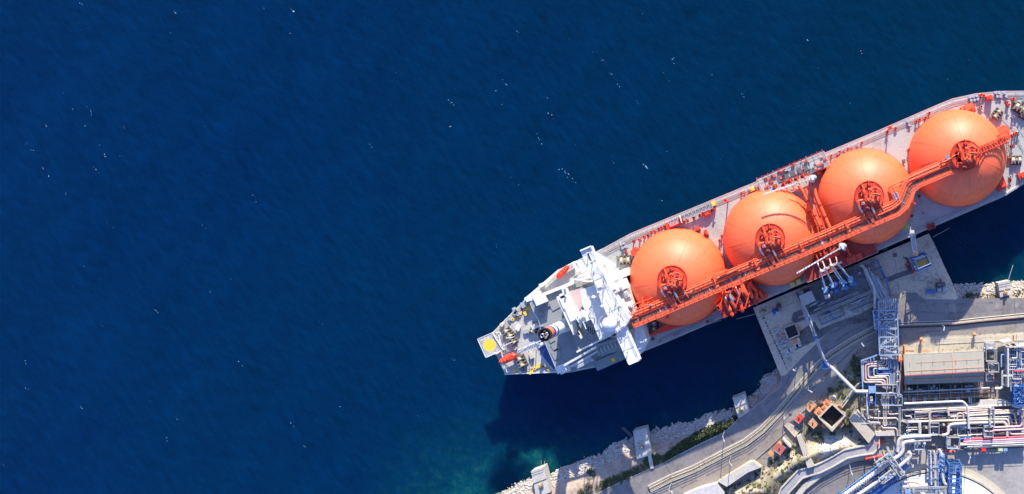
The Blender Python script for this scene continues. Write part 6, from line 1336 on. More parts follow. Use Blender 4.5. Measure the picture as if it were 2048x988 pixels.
unit('grey compressor skid right of the long shed, lower one', 'V', 720, 345, 845, 455, 9.5, 1.8, 16, ('whitepipe', 'greypipe', 'cream'), blue=.05)
unit('blue shaded valve frame below the compressor skids', 'V', 690, 470, 780, 570, 7.5, 1.5, 17, ('greypipe', 'blue', 'greypipe'), blue=.5)
# blue roofed pump shelter
w = W('Q', (258, 462), GZ); t = thing('pump_shelter', 'small shelter with a bright blue roof left of the valve platform', 'shelter', (w[0], w[1], GZ))
m_ = MB(); m_.prism(WW('Q', [(214, 422), (300, 420), (302, 500), (222, 504)], 12), 11.7, 12, 'ltblue', 'blue'); part('roof', m_, t)
m_ = MB(); posts(m_, WW('Q', [(222, 430), (296, 428), (296, 640), (228, 640)], 11.7), GZ, 'blue', .4); m_.bar(W('Q', (226, 505), 10), W('Q', (228, 640), 10), .4, .4, 'blue'); m_.bar(W('Q', (298, 505), 10), W('Q', (298, 640), 10), .4, .4, 'blue'); part('frame', m_, t)
m_ = MB(); m_.prism(WW('Q', [(232, 505), (296, 505), (296, 636), (234, 636)], 5.4), GZ, 5.4, 'black'); 
for p in [(245, 550), (240, 600), (262, 615), (250, 580)]: m_.box(W('Q', p, 7), 1.2, .8, 5.4, 7 + R.random(), 0, R.choice(('whitepipe', 'ltblue', 'greypipe')))
part('pump', m_, t)
m_ = MB(); m_.tube(WW('Q', [(200, 490), (200, 660), (215, 800)], 9), .45, 'whitepipe', 8); m_.tube(WW('Q', [(195, 545), (198, 650)], 8), .3, 'greypipe', 8); m_.tube(WW('Q', [(130, 380), (90, 395), (30, 470), (-10, 540)], 7), .35, 'greypipe', 8, bend=3); m_.tube(WW('Q', [(130, 390), (95, 410), (45, 480), (5, 550)], 7), .3, 'dark', 8, bend=3); part('pipe', m_, t)
# elbows falling from the manifold
w = W('Q', (470, 740), GZ); t = thing('pipe_elbow_rack', 'nested pipe elbows below the blue framed manifold', 'pipe rack', (w[0], w[1], GZ))
for pts, r_ in [([(392, 520), (392, 875), (410, 880)], .42), ([(418, 520), (416, 700), (420, 880)], .42), ([(444, 520), (446, 750), (560, 742)], .42), ([(484, 640), (487, 722), (556, 716)], .3), ([(505, 640), (508, 700), (556, 694)], .24), ([(525, 640), (528, 680), (556, 676)], .2),
                ([(235, 785), (300, 792), (380, 795), (540, 790), (560, 822), (620, 830), (660, 848), (720, 845)], .45), ([(405, 850), (540, 846)], .45), ([(415, 818), (540, 815)], .4), ([(365, 880), (375, 905), (530, 908), (550, 940), (552, 1000)], .42), ([(580, 540), (600, 535), (612, 560), (612, 620)], .42), ([(590, 745), (610, 775), (650, 780)], .35), ([(440, 720), (440, 640)], .3)]: pipe(t, 'Q', pts, r_, R.choice(('cream', 'cream', 'whitepipe')), 7.6 if r_ < .4 else 8.2)
m_ = MB()
for x in (570, 585): posts(m_, WW('Q', [(x, 660), (x, 740), (x, 820), (x, 950)], 9), GZ, 'galv', .35); m_.bar(W('Q', (x, 640), 9), W('Q', (x, 990), 9), .35, .35, 'galv')
for y in (690, 780, 870): m_.bar(W('Q', (380, y), 7.3), W('Q', (585, y), 7.3), .3, .3, 'blue')
part('support_frame', m_, t)
# red brown duct by the shed
w = W('Q', (585, 240), GZ); t = thing('riser_duct', 'orange red vertical fire piping along the left end of the shed', 'pipe', (w[0], w[1], GZ))
pipe(t, 'Q', [(580, 105), (578, 130), (582, 240), (600, 290), (625, 300)], .4, 'tile', 9); pipe(t, 'Q', [(590, 240), (590, 400)], .3, 'brick', 7); pipe(t, 'Q', [(603, 290), (603, 410)], .25, 'brown', 7)
m_ = MB(); m_.box(W('Q', (582, 98), 11), 2.0, 2.0, GZ, 10.5, .2, 'tile'); m_.cyl(W('Q', (585, 125), 10), .6, GZ, 10.8, 'redroof', 10); part('valve_head', m_, t)

# ---- the long shed
w = W('F', (710, 660), GZ); t = thing('long_shed', 'long shed with a pale ribbed roof and a darker blue lower slope', 'shed', (w[0], w[1], GZ))
e0, e1, r0, r1, l0, l1 = W('F', (405, 566), 10), W('F', (1016, 538), 10), W('F', (415, 726), 14.2), W('F', (1020, 694), 14.2), W('F', (413, 795), 10.4), W('F', (1017, 772), 10.4)
m_ = MB(); th = np.array((0, 0, .25))
def slab(a, b, c, d, k, m_=None):
    m_ = m_ or MB(); T = [np.array(p, float) for p in (a, b, c, d)]; Bq = [p - th for p in T]; m_.add(T + Bq, [[0, 1, 2, 3], [7, 6, 5, 4], [0, 4, 5, 1], [1, 5, 6, 2], [2, 6, 7, 3], [3, 7, 4, 0]], k); return m_
lerp = lambda a, b, f: tuple(np.array(a) * (1 - f) + np.array(b) * f)
part('roof_slope', slab(e0, lerp(r0, e0, 0), lerp(r1, e1, 0), e1, 'shed'), t, label='pale upper roof slope'); part('roof_slope', slab(r0, l0, l1, r1, 'shed'), t, label='lower roof slope in shade')
m_ = MB(); m_.bar(r0, r1, .4, .2, 'brick'); part('ridge_cap', m_, t)
m_ = MB()
for i in range(7):
    a, b = lerp(e0, e1, (i + .5) / 7), lerp(r0, r1, (i + .5) / 7); m_.bar(tuple(np.array(lerp(a, b, .38)) + (0, 0, .15)), tuple(np.array(lerp(a, b, .60)) + (0, 0, .15)), .16, .16, 'dark'); m_.bar(tuple(np.array(lerp(a, b, .80)) + (0, 0, .15)), tuple(np.array(lerp(a, b, .97)) + (0, 0, .15)), .16, .16, 'dark')
m_.bar(tuple(np.array(lerp(e0, e1, .0)) + (0, 0, .12)), tuple(np.array(e1) + (0, 0, .12)), .3, .12, 'conclight'); part('roof_seam', m_, t)
m_ = MB()
up = lambda p, z=.45: tuple(np.array(p) + (0, 0, z))
m_.tube([up(lerp(lerp(e0, e1, .03), lerp(r0, r1, .03), .78)), up(lerp(lerp(e0, e1, .99), lerp(r0, r1, .99), .78))], .09, 'tile', 6); m_.tube([up(lerp(lerp(e0, e1, .15), lerp(r0, r1, .15), .4)), up(lerp(lerp(e0, e1, .97), lerp(r0, r1, .97), .38))], .06, 'tile', 6)
m_.tube([up(lerp(lerp(r0, r1, .10), lerp(l0, l1, .10), .5)), up(lerp(lerp(r0, r1, .99), lerp(l0, l1, .99), .52))], .13, 'tile', 6); m_.tube([up(lerp(lerp(e0, e1, .61), lerp(r0, r1, .61), .4)), up(lerp(r0, r1, .61), .6), up(lerp(lerp(r0, r1, .61), lerp(l0, l1, .61), .5))], .13, 'tile', 6); m_.tube([up(lerp(lerp(r0, r1, .70), lerp(l0, l1, .70), .5)), up(lerp(l0, l1, .70), .3)], .16, 'tile', 6)
m_.tube([up(lerp(e0, e1, .6), .3), up(lerp(lerp(e0, e1, .61), lerp(r0, r1, .61), .4))], .1, 'tile', 6); part('sprinkler_pipe', m_, t)
m_ = MB()
for q in (e0, l0, e1, l1): m_.box((q[0] + (.6 if q in (e0, l0) else -.6), q[1] + (.6 if q in (l0, l1) else -.6)), .6, .6, GZ, q[2] - .35, 0, 'concgrey')
for i in range(1, 6):
    for a, b in ((e0, e1), (l0, l1)): q = lerp(a, b, i / 6); m_.box((q[0], q[1] + (-.6 if a is e0 else .6)), .5, .5, GZ, q[2] - .35, 0, 'concgrey')
parts('column', m_, t); m_ = MB(); m_.prism([(e0[0] + 1, e0[1] - 1.2), (e1[0] - 1, e1[1] - 1.2), (e1[0] - 1, e1[1] - 1.6), (e0[0] + 1, e0[1] - 1.6)], GZ, 9.3, 'conclight'); m_.box((e0[0] + 1.0, (e0[1] + l0[1]) / 2), .4, 20, GZ, 9.2, .03, 'tile'); part('wall', m_, t)
# service trench between shed and pipe field
w = W('V', (400, 680), GZ); t = thing('service_trench', 'shaded trench of thin pipes and frames below the long shed', 'pipe rack', (w[0], w[1], GZ))
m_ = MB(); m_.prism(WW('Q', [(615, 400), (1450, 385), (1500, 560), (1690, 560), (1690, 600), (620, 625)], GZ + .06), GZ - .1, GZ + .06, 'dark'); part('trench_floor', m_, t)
for y0_, y1_, r_, k, z in [(486, 455, .4, 'greypipe', 8), (500, 470, .2, 'brown', 7), (540, 505, .25, 'brown', 6), (552, 520, .22, 'winch', 6), (565, 532, .25, 'brown', 6), (580, 548, .2, 'tan', 6), (592, 560, .22, 'brown', 5.8), (522, 490, .2, 'greypipe', 7)]:
    pipe(t, 'Q', [(625, y0_), (1620, y1_ - 15)], r_, k, z, 6)
for x in (822, 858, 870, 890, 1075, 1110, 1135, 1160, 1370, 1430, 1480, 740): pipe(t, 'Q', [(x, 395 - (x - 700) * .03), (x + 4, R.choice((470, 500, 525)) - (x - 800) * .02)], R.uniform(.2, .42), R.choice(('cream', 'greypipe', 'cream')), 8.6, 6)
m_ = MB()
for x in (640, 745, 875, 1000, 1130, 1260, 1400): m_.box(W('Q', (x, 590 - (x - 700) * .01), 7), 1.4, 2.6, GZ, 6.6, 0, 'conc'); m_.bar(W('Q', (x, 500), 7.6), W('Q', (x, 610), 7.6), .3, .3, 'blue'); m_.bar(W('Q', (x + 40, 400), 8), W('Q', (x + 44, 600), 8), .12, .12, 'limegreen')
for i in range(26): x = R.uniform(640, 1400); m_.box(W('Q', (x, R.uniform(410, 470)), 6), R.uniform(.6, 1.8), R.uniform(.5, 1.2), GZ, R.uniform(5.6, 8), 0, R.choice(('greygear', 'greypipe', 'dark', 'blue', 'cream')))
w2 = W('Q', (685, 453), 8.5); m_.box(w2, 1.2, 1.0, 6, 8.5, .4, 'whitepipe'); part('pipe_support', m_, t)
# cream concrete culvert
w = W('H', (950, 215), GZ); t = thing('concrete_culvert', 'long cream flat topped concrete culvert above the pipe field', 'culvert', (w[0], w[1], GZ))
m_ = MB(); m_.prism(WW('H', [(490, 246), (770, 233), (1120, 205), (1130, 175), (1330, 168), (1420, 205), (1300, 222), (1030, 232), (495, 262)], 7), GZ, 7, 'conclight'); part('culvert_slab', m_, t)
m_ = MB(); m_.tube(WW('H', [(495, 262), (1000, 240), (1420, 214)], 7.1), .45, 'tan', 8); part('edge_pipe', m_, t)

# ---- the pipe field
w = W('H', (900, 380), GZ); t = thing('pipe_field', 'wide field of parallel cream and white pipes below the concrete culvert', 'pipe rack', (w[0], w[1], GZ))
field = [([(470, 205), (980, 183), (1022, 235), (1030, 420)], .58, 'whitepipe', 10.5), ([(690, 470), (690, 275), (850, 262), (856, 310)], .58, 'cream', 8.8), ([(510, 300), (690, 285)], .3, 'cream', 8), ([(560, 318), (690, 302)], .42, 'cream', 7.6), ([(856, 302), (1220, 276), (1420, 268)], .42, 'cream', 8), ([(860, 292), (1230, 262), (1430, 256)], .22, 'pinkpipe', 7.8), ([(1250, 292), (1425, 284), (1446, 400)], .5, 'cream', 8.4), ([(870, 318), (1235, 296)], .5, 'cream', 8.3),
         ([(500, 362), (930, 350), (930, 287), (982, 287), (984, 335)], .5, 'cream', 8.6), ([(610, 360), (1040, 346), (1370, 338), (1384, 470), (1520, 466)], .6, 'cream', 8.8), ([(800, 480), (852, 470), (856, 386), (1000, 375)], .78, 'whitepipe', 9.6), ([(1000, 375), (1338, 365), (1360, 400), (1362, 490)], .75, 'cream', 9.0), ([(860, 406), (1000, 396)], .5, 'whitepipe', 8.4), ([(602, 362), (606, 480)], .78, 'whitepipe', 9.2),
         ([(1060, 422), (1160, 412)], .42, 'pinkpipe', 9.2), ([(1240, 412), (1488, 400), (1494, 265), (1520, 258)], .5, 'pinkpipe', 9.4), ([(1240, 437), (1520, 424)], .5, 'pinkpipe', 9.4), ([(945, 490), (1050, 484), (1056, 425), (1160, 420)], .46, 'cream', 9.6), ([(1030, 330), (1380, 316), (1400, 400)], .26, 'greypipe', 8.2), ([(1040, 322), (1390, 306), (1412, 400)], .22, 'greypipe', 8.0), ([(1000, 362), (1360, 352)], .26, 'pinkpipe', 8.2),
         ([(1390, 450), (1520, 445)], .2, 'greypipe', 8), ([(1400, 435), (1520, 430)], .18, 'tan', 8), ([(560, 275), (1220, 240)], .2, 'greypipe', 7.4), ([(560, 285), (1230, 252)], .2, 'fade', 7.4), ([(500, 335), (620, 330)], .3, 'cream', 7.6), ([(640, 345), (640, 300), (690, 296)], .28, 'cream', 7.4), ([(670, 475), (660, 420), (640, 410)], .4, 'cream', 8), ([(700, 470), (780, 462)], .4, 'cream', 7.8), ([(1075, 435), (1075, 500)], .16, 'whitepipe', 9), ([(1090, 435), (1090, 500)], .16, 'whitepipe', 9), ([(1118, 430), (1118, 510)], .2, 'whitepipe', 9), ([(1110, 433), (1150, 430)], .2, 'whitepipe', 9), ([(1265, 455), (1262, 500)], .2, 'whitepipe', 9), ([(415, 345), (470, 352), (500, 366)], .5, 'cream', 8.4), ([(1200, 300), (1205, 398)], .2, 'ltblue', 10)]
_r = random.Random(21)
for i in range(34):                                   # thinner lines running between the big ones
    x0 = _r.uniform(470, 1250); x1 = min(1510, x0 + _r.uniform(120, 520)); y = 255 + 245 * _r.random(); sl = -(x1 - x0) * .022; zz = _r.uniform(6.6, 8.6); d = _r.choice((-1, 1)) * _r.uniform(12, 45)
    pts = [(x0, y), (x1, y + sl)] if _r.random() < .45 else [(x0, y), (x1, y + sl), (x1, min(500, max(250, y + sl + d)))]
    field.append((pts, _r.uniform(.14, .34), _r.choice(('cream', 'cream', 'greypipe', 'tan', 'whitepipe', 'pinkpipe')), zz))
for pts, r_, k, z in field: pipe(t, 'H', pts, r_, k, z)
m_ = MB()
for x in (520, 610, 700, 800, 900, 1000, 1100, 1200, 1300, 1390, 1470):
    m_.bar(W('H', (x, 250), 7.2), W('H', (x, 490), 7.2), .4, .4, R.choice(('blue', 'galv', 'concgrey'))); posts(m_, WW('H', [(x, 260), (x, 330), (x, 400), (x, 480)], 7.2), GZ, 'concgrey', .45)
part('support_frame', m_, t); m_ = MB()
for i in range(110):
    x, y = R.uniform(480, 1500), R.uniform(255, 500); w = W('H', (x, y), 8); k = R.random(); m_.box(w, R.uniform(.3, 1.5), R.uniform(.3, 1.0), GZ + R.uniform(0, 1), R.uniform(5.8, 8.8), 0, R.choice(('greypipe', 'greygear', 'blue', 'dark', 'galv', 'whitepipe', 'dark')))
parts('small_gear', m_, t)
m_ = MB(); m_.prism(WW('H', [(440, 250), (1450, 215), (1520, 220), (1520, 515), (940, 520), (640, 500), (430, 500)], GZ + .05), GZ - .1, GZ + .05, 'brownslab'); part('slab', m_, t)
for p, lab in [((650, 425), 'black upright vessel at the left end of the pipe field'), ((800, 400), 'black upright vessel right of the valve frame in the pipe field'), ((862, 440), 'black upright vessel beside the white bend of the pipe field')]:
    w = W('H', p, 8); t = thing('process_vessel', lab, 'vessel', (w[0], w[1], GZ), 'black vessels in the pipe field'); m_ = MB(); m_.lathe((w[0], w[1]), [(2.2, GZ), (2.2, 8), (1.9, 8.6), (1.1, 9.0), (.1, 9.1)], 'black', 20); part('shell', m_, t); m_ = MB(); m_.cyl((w[0] + .4, w[1] + .9), .55, 8, 9.4, 'cream', 12); m_.ring((w[0], w[1]), 2.1, 2.35, 7.4, 7.7, 'greypipe', 20); part('nozzle', m_, t)

# ---- long rack of pink and white pipes over the yard
w = W('X', (700, 350), GZ); t = thing('pink_pipe_rack', 'elevated rack of pink, crimson and white pipes along the yard', 'pipe rack', (w[0], w[1], GZ))
for a, b, r_, k in [((400, 350), (1140, 312), .55, 'crimson'), ((395, 372), (1140, 334), .55, 'pinkpipe'), ((440, 385), (1140, 350), .4, 'whitepipe'), ((350, 395), (1140, 362), .4, 'pinkpipe'), ((345, 412), (1140, 382), .42, 'whitepipe'), ((340, 340), (490, 330), .5, 'blue'), ((330, 310), (485, 300), .5, 'cream'), ((440, 430), (1140, 405), .22, 'greypipe')]: pipe(t, 'X', [a, b], r_, k, 9)
m_ = MB()
for x in (430, 530, 650, 760, 890, 1010, 1120):
    f = (x - 400) / 740; y0_, y1_ = 345 - 38 * f, 420 - 20 * f; a, b = W('X', (x, y0_), 8.3), W('X', (x, y1_), 8.3); m_.bar(a, b, .5, .5, 'dark'); posts(m_, [a, b], GZ, 'dark', .5)
    if x in (530, 890): m_.bar((a[0], a[1], GZ), (b[0], b[1], 8), .3, .3, 'dark')
a, b = W('X', (400, 424), 8.2), W('X', (1140, 400), 8.2); m_.bar(a, b, .35, .6, 'dark'); m_.bar((a[0], a[1], 6.4), (b[0], b[1], 6.4), .3, .4, 'dark')
for i in range(14): p, q = lerp(a, b, i / 14), lerp(a, b, (i + 1) / 14); m_.bar((p[0], p[1], 6.4 if i % 2 else 8.2), (q[0], q[1], 8.2 if i % 2 else 6.4), .22, .22, 'dark')
part('rack_frame', m_, t); m_ = MB(); m_.prism(WW('X', [(400, 424), (1140, 400), (1140, 412), (400, 440)], 8.5), 8.3, 8.5, 'galv'); m_.rail(WW('X', [(400, 440), (1140, 412)], 8.5), 'greypipe', 1.0, .07, 3); part('catwalk', m_, t)
for x, k, lab in [(617, 'fire', 'small red cabinet under the pink pipe rack'), (815, 'limegreen', 'pale green cabinet under the pink pipe rack'), (873, 'ltblue', 'small white blue cabinet under the pink pipe rack')]:
    item('cabinet', lab, 'cabinet', 'X', (x, 452), [(0, 0, 2.2 if x != 873 else 1.5, 1.4, 0, 2.6, k), (0, 0, 1.6, .9, 2.6, 2.9, 'conclight' if x == 815 else k)], z=GZ + 1.5, group='cabinets under the pink pipe rack', ang=.03)
m_ = MB(); m_.tube(WW('X', [(160, 490), (210, 492), (300, 490)], 7), .35, 'fire', 8); m_.tube(WW('X', [(205, 475), (215, 510)], 7.4), .3, 'fire', 8); m_.tube(WW('X', [(265, 475), (275, 510)], 7.4), .3, 'fire', 8); m_.bar(W('X', (210, 492), 7), W('X', (210, 492), 5), .3, .3, 'fire')
w = W('X', (225, 490), GZ); single('fire_main', m_, 'red fire main with two valves beside the small blue trestle', 'pipe', (w[0], w[1], GZ))

# ---- fat white pipes and diagonal blue trestle
w = W('Y', (700, 640), GZ); t = thing('blue_trestle', 'broad blue trestle running diagonally with two fat white pipes', 'pipe rack', (w[0], w[1], GZ)); TZ_ = 11.5
for pts, r_, k in [([(170, 1040), (960, 470), (1130, 350), (1122, 185), (1300, 168)], .95, 'whitepipe'), ([(380, 1040), (1000, 618), (1230, 430), (1246, 375), (1205, 335)], .9, 'whitepipe'), ([(1045, 335), (1060, 122), (1290, 102), (1560, 92)], .85, 'whitepipe'), ([(1110, 500), (1200, 630)], .55, 'whitepipe'), ([(1300, 168), (1560, 155)], .7, 'cream'), ([(1420, 215), (1408, 180), (1560, 170)], .5, 'cream'), ([(1560, 240), (1430, 248), (1410, 215)], .5, 'cream'), ([(1190, 275), (1290, 270)], .4, 'pinkpipe'), ([(1190, 245), (1290, 240)], .3, 'tan'), ([(1320, 260), (1330, 330), (1480, 335)], .42, 'whitepipe'), ([(1060, 85), (1560, 72)], .25, 'ltblue'), ([(300, 1000), (860, 640)], .22, 'greypipe'), ([(520, 1000), (900, 740)], .22, 'greypipe'), ([(230, 960), (880, 520)], .2, 'ltblue')]: pipe(t, 'Y', pts, r_, k, TZ_ + (.6 if r_ > .8 else .2), 10)
m_ = MB()
ed = [((150, 1000), (760, 545)), ((760, 545), (1110, 285)), ((700, 1040), (1010, 790)), ((1010, 790), (1240, 560))]
for a, b in ed: m_.bar(W('Y', a, TZ_ - .6), W('Y', b, TZ_ - .6), .5, .8, 'blue')
for i in range(24):
    f = i / 23; a = W('Y', (150 + 960 * f, 1000 - 715 * f), TZ_ - .6); bq = W('Y', (640 + 560 * f, 1085 - 500 * f), TZ_ - .6)
    m_.bar(a, bq, .4 if i % 3 else .8, .4, 'blue')
    if i % 3 == 0: posts(m_, [a, bq, lerp(a, bq, .5)], GZ, 'blue', .5)
for f in (.33, .55, .78):
    a, b = W('Y', (150 + 490 * f, 1000 + 85 * f), TZ_ - .55), W('Y', (1110 + 90 * f, 285 + 300 * f), TZ_ - .55); m_.bar(a, b, .4, .4, 'blue')
part('trestle_frame', m_, t)
m_ = MB(); a0, a1 = W('Y', (190, 985), TZ_ - .2), W('Y', (900, 455), TZ_ - .2); m_.bar(a0, a1, 1.6, .12, 'blue'); m_.rail([W('Y', (170, 960), TZ_ - .1), W('Y', (860, 440), TZ_ - .1)], 'ltblue', 1.1, .1, 2.2); m_.rail([W('Y', (215, 1000), TZ_ - .1), W('Y', (930, 470), TZ_ - .1)], 'ltblue', 1.1, .08, 2.2); parts('walkway', m_, t)
m_ = MB()
for i in range(24): f = i / 23; p = W('Y', (185 + 770 * f, 1030 - 556 * f), TZ_ + .7); m_.tube([lerp(p, (p[0] + .35, p[1] + .25, p[2]), -.5), (p[0] + .35, p[1] + .25, p[2])], 1.02, 'ivory', 12)
parts('pipe_clamp', m_, t)
for i, (x0, y0_, x1, y1_, lab) in enumerate([(940, 420, 1060, 640, 'grey valve platform across the upper end of the diagonal trestle'), (790, 640, 980, 780, 'grey valve platform across the middle of the diagonal trestle'), (750, 400, 900, 500, 'grey stair platform at the left upper end of the diagonal trestle')]):
    w = W('Y', ((x0 + x1) / 2, (y0_ + y1_) / 2), GZ); tt = thing('valve_platform', lab, 'platform', (w[0], w[1], GZ), 'valve platforms on the trestle'); an_ = .64 if i else -.95; L_, B_ = [(11, 2.6), (7, 2.8), (7, 2.2)][i]
    c = W('Y', ((x0 + x1) / 2, (y0_ + y1_) / 2), 14.6); m_ = MB(); m_.box(c, L_, B_, 14.4, 14.6, an_, 'galv'); part('deck', m_, tt)
    cr = [(c[0] + cos(an_) * u * L_ / 2 - sin(an_) * v * B_ / 2, c[1] + sin(an_) * u * L_ / 2 + cos(an_) * v * B_ / 2, 14.6) for u, v in ((-1, -1), (1, -1), (1, 1), (-1, 1))]
    m_ = MB(); m_.rail(cr, 'whitepipe', 1.1, .09, 1.6, closed=True); posts(m_, [(p[0], p[1], 14.4) for p in cr], GZ, 'galv', .35); part('handrail', m_, tt)
    m_ = MB()
    for _ in range(16): u, v = R.uniform(-.45, .45), R.uniform(-.4, .4); q = (c[0] + cos(an_) * u * L_ - sin(an_) * v * B_, c[1] + sin(an_) * u * L_ + cos(an_) * v * B_); m_.box(q, R.uniform(.4, 1.5), R.uniform(.3, .9), 14.5, 15 + R.random() * 1.1, an_, R.choice(('greypipe', 'galv', 'whitepipe', 'ltblue', 'greygear')))
    parts('valve_gear', m_, tt)
m_ = MB()
# second trestle, going down to the tank
w = W('X', (90, 700), GZ); t = thing('short_trestle', 'short blue trestle with white pipes leading to the round tank', 'pipe rack', (w[0], w[1], GZ))
for pts, r_, k in [([(5, 480), (8, 560), (15, 880)], .35, 'whitepipe'), ([(45, 485), (58, 560), (64, 900)], .62, 'cream'), ([(80, 470), (100, 540), (100, 600)], .5, 'whitepipe'), ([(105, 460), (140, 530), (150, 780), (165, 860), (205, 885)], .75, 'whitepipe'), ([(5, 575), (15, 580), (22, 880)], .22, 'whitepipe'), ([(90, 600), (96, 900)], .25, 'ltblue'), ([(120, 600), (124, 800)], .3, 'blue'), ([(75, 600), (78, 860)], .2, 'greypipe')]: pipe(t, 'X', pts, r_, k, 11.6)
m_ = MB()
for y in (530, 590, 640, 690, 740, 800, 860): m_.bar(W('X', (-15, y), 10.8), W('X', (168, y - 4), 10.8), .45, .45, 'blue')
for x in (-15, 30, 120, 168):
    m_.bar(W('X', (x, 520), 10.8), W('X', (x + 4, 900), 10.8), .45, .45, 'blue'); posts(m_, WW('X', [(x, 530), (x, 690), (x, 860)], 10.8), GZ, 'blue', .45)
for y in (540, 590, 640, 690): m_.bar(W('X', (120, y), 12.4), W('X', (168, y + 40), 12.4), .3, .3, 'blue'); m_.box(W('X', (140, y), 12), 2.2, 1.2, 10.8, 12.2, 0, R.choice(('blue', 'ltblue')))
m_.bar(W('X', (10, 676), 12.4), W('X', (100, 670), 12.4), .3, .3, 'ltblue'); m_.bar(W('X', (20, 803), 12.4), W('X', (102, 800), 12.4), .25, .25, 'greypipe'); part('trestle_frame', m_, t)

# ---- the big round tank at the bottom edge
tc = W('P', (1871, 1117), GZ); TRAD = 179 / 4.57
t = thing('storage_tank', 'huge round white storage tank with a concrete rim at the bottom edge', 'tank', (tc[0], tc[1], GZ))
m_ = MB(); m_.lathe(tc, [(TRAD - 1.5, 6.1), (TRAD * .6, 6.9), (TRAD * .3, 7.4), (.2, 7.6)], 'tankwhite', 128); part('tank_roof', m_, t)
m_ = MB(); m_.ring(tc, TRAD - .9, TRAD, 3, 6.4, 'conclight', 160); part('rim_wall', m_, t)
m_ = MB(); m_.ring(tc, TRAD - 1.6, TRAD - .9, 5.0, 5.9, 'black', 128); part('gutter', m_, t)
m_ = MB(); m_.ring(tc, TRAD + .1, TRAD + 2.6, 4.8, 5.1, 'tan', 128); part('footing', m_, t)
m_ = MB()
for i in range(40): a = radians(98 + R.uniform(0, 45)); r_ = R.uniform(8, TRAD - 5); q = (tc[0] + r_ * cos(a), tc[1] + r_ * sin(a)); z = 6.2 + (TRAD - r_) * .05; m_.box(q, R.uniform(.5, 2.2), R.uniform(.4, 1.2), z - .3, z + R.uniform(.3, 1.5), R.choice((0, .6, 1.57)), R.choice(('greypipe', 'whitepipe', 'ltblue', 'blue', 'galv')))
parts('roof_gear', m_, t)
m_ = MB(); p = WW('H', [(470, 885), (560, 882), (620, 905), (720, 900)], 9.5); m_.tube(p, .5, 'cream', 8); m_.tube(WW('H', [(455, 925), (640, 915), (760, 912)], 10), .5, 'pinkpipe', 8); part('roof_pipe', m_, t)
w = W('H', (660, 955), GZ); t = thing('tank_platform', 'grey grated platform on the round tank below the short trestle', 'platform', (w[0], w[1], 6))
m_ = MB(); m_.prism(WW('H', [(450, 928), (880, 920), (882, 1010), (450, 1010)], 12), 11.7, 12, 'galv'); part('deck', m_, t); m_ = MB(); m_.rail(WW('H', [(450, 928), (880, 920), (882, 1010), (450, 1010)], 12), 'greypipe', 1.1, .1, 1.4, closed=True); posts(m_, WW('H', [(455, 935), (660, 932), (875, 928), (455, 1000), (875, 1000)], 11.8), 6, 'blue', .5); part('handrail', m_, t)
m_ = MB()
for i in range(18): w = W('H', (R.uniform(480, 870), R.uniform(935, 1000)), 12.5); m_.box(w, R.uniform(.5, 2.4), R.uniform(.4, 1.2), 12, 12.3 + R.random(), R.choice((0, 1.57)), R.choice(('greypipe', 'galv', 'dark', 'ltblue', 'whitepipe')))
m_.box(W('H', (500, 965), 13), 2.4, 1.8, 12, 13.4, 0, 'ltblue'); parts('gear', m_, t)
w = W('H', (912, 900), GZ); t = thing('blue_stair_tower', 'tall blue stair tower standing on the edge of the white tank roof', 'stair tower', (w[0], w[1], 6)); c = W('H', (912, 895), 14); m_ = MB()
cr = [(c[0] + x, c[1] + y) for x, y in ((-2.6, -8), (2.6, -8), (2.6, 8), (-2.6, 8))]
for x, y in cr: m_.bar((x, y, 6), (x, y, 15), .5, .5, 'blue')
for z in (8, 11.5, 15): m_.rail([(x, y, z - .6) for x, y in cr], 'blue', .6, .2, 2.2, closed=True)
for s in (-2.6, 2.6): m_.truss((c[0] + s, c[1] - 8, 15), (c[0] + s, c[1] + 8, 15), 0, (0, 0, -6), 'blue', 6, .3)
for i in range(7): y = c[1] - 7 + i * 2.3; m_.bar((c[0] - 2.6, y, 15), (c[0] + 2.6, y + (1.5 if i % 2 else 0), 15), .5, .4, 'blue')
part('tower_frame', m_, t); m_ = MB()
for k in range(2): m_.bar((c[0] - 1.2 + k * 2.4, c[1] - 7, 8 + 3 * k), (c[0] - 1.2 + k * 2.4, c[1] + 7, 11 + 3 * k), 1.4, .2, 'blue')
m_.box((c[0], c[1] - 6), 1.6, 1.4, 12, 13, 0, 'tile'); part('stair_flight', m_, t); m_ = MB(); m_.box((c[0] - 4.5, c[1] + 1), 3.4, 4.5, 9, 9.2, 0, 'blue')
for i in range(9): m_.box((c[0] - 4.5 + R.uniform(-1.8, 1.8), c[1] + R.uniform(-3, 4)), R.uniform(.4, 1.2), R.uniform(.4, 1.2), 9, R.uniform(9.6, 11), 0, R.choice(('blue', 'greypipe', 'ltblue')))
part('landing', m_, t)

# ---- process block at the right edge
w = W('V', (1050, 350), GZ); t = thing('process_block', 'tall cream walled process block full of blue pipework at the right edge', 'process unit', (w[0], w[1], GZ))
m_ = MB()
for a, b, z, wd in [((893, 100), (965, 150), 13, .6), ((893, 100), (1010, 70), 13, .6), ((965, 150), (1200, 135), 13, .6), ((965, 150), (968, 640), 13, .7), ((1030, 90), (1075, 130), 13, .5)]:
    p, q = W('V', a, z), W('V', b, z); m_.bar((p[0], p[1], z - 3.2), (q[0], q[1], z - 3.2), wd, 6.6, 'conclight')
for y in (350, 470, 600): p, q = W('V', (890, y), 8), W('V', (965, y + 40), 11); m_.bar(p, q, .6, .5, 'conc')
part('concrete_wall', m_, t); m_ = MB(); m_.prism(WW('V', [(970, 155), (1200, 140), (1200, 430), (1045, 440), (1040, 630), (970, 640)], 5.5), GZ, 5.5, 'concgrey'); part('floor', m_, t)
r = random.Random(5)
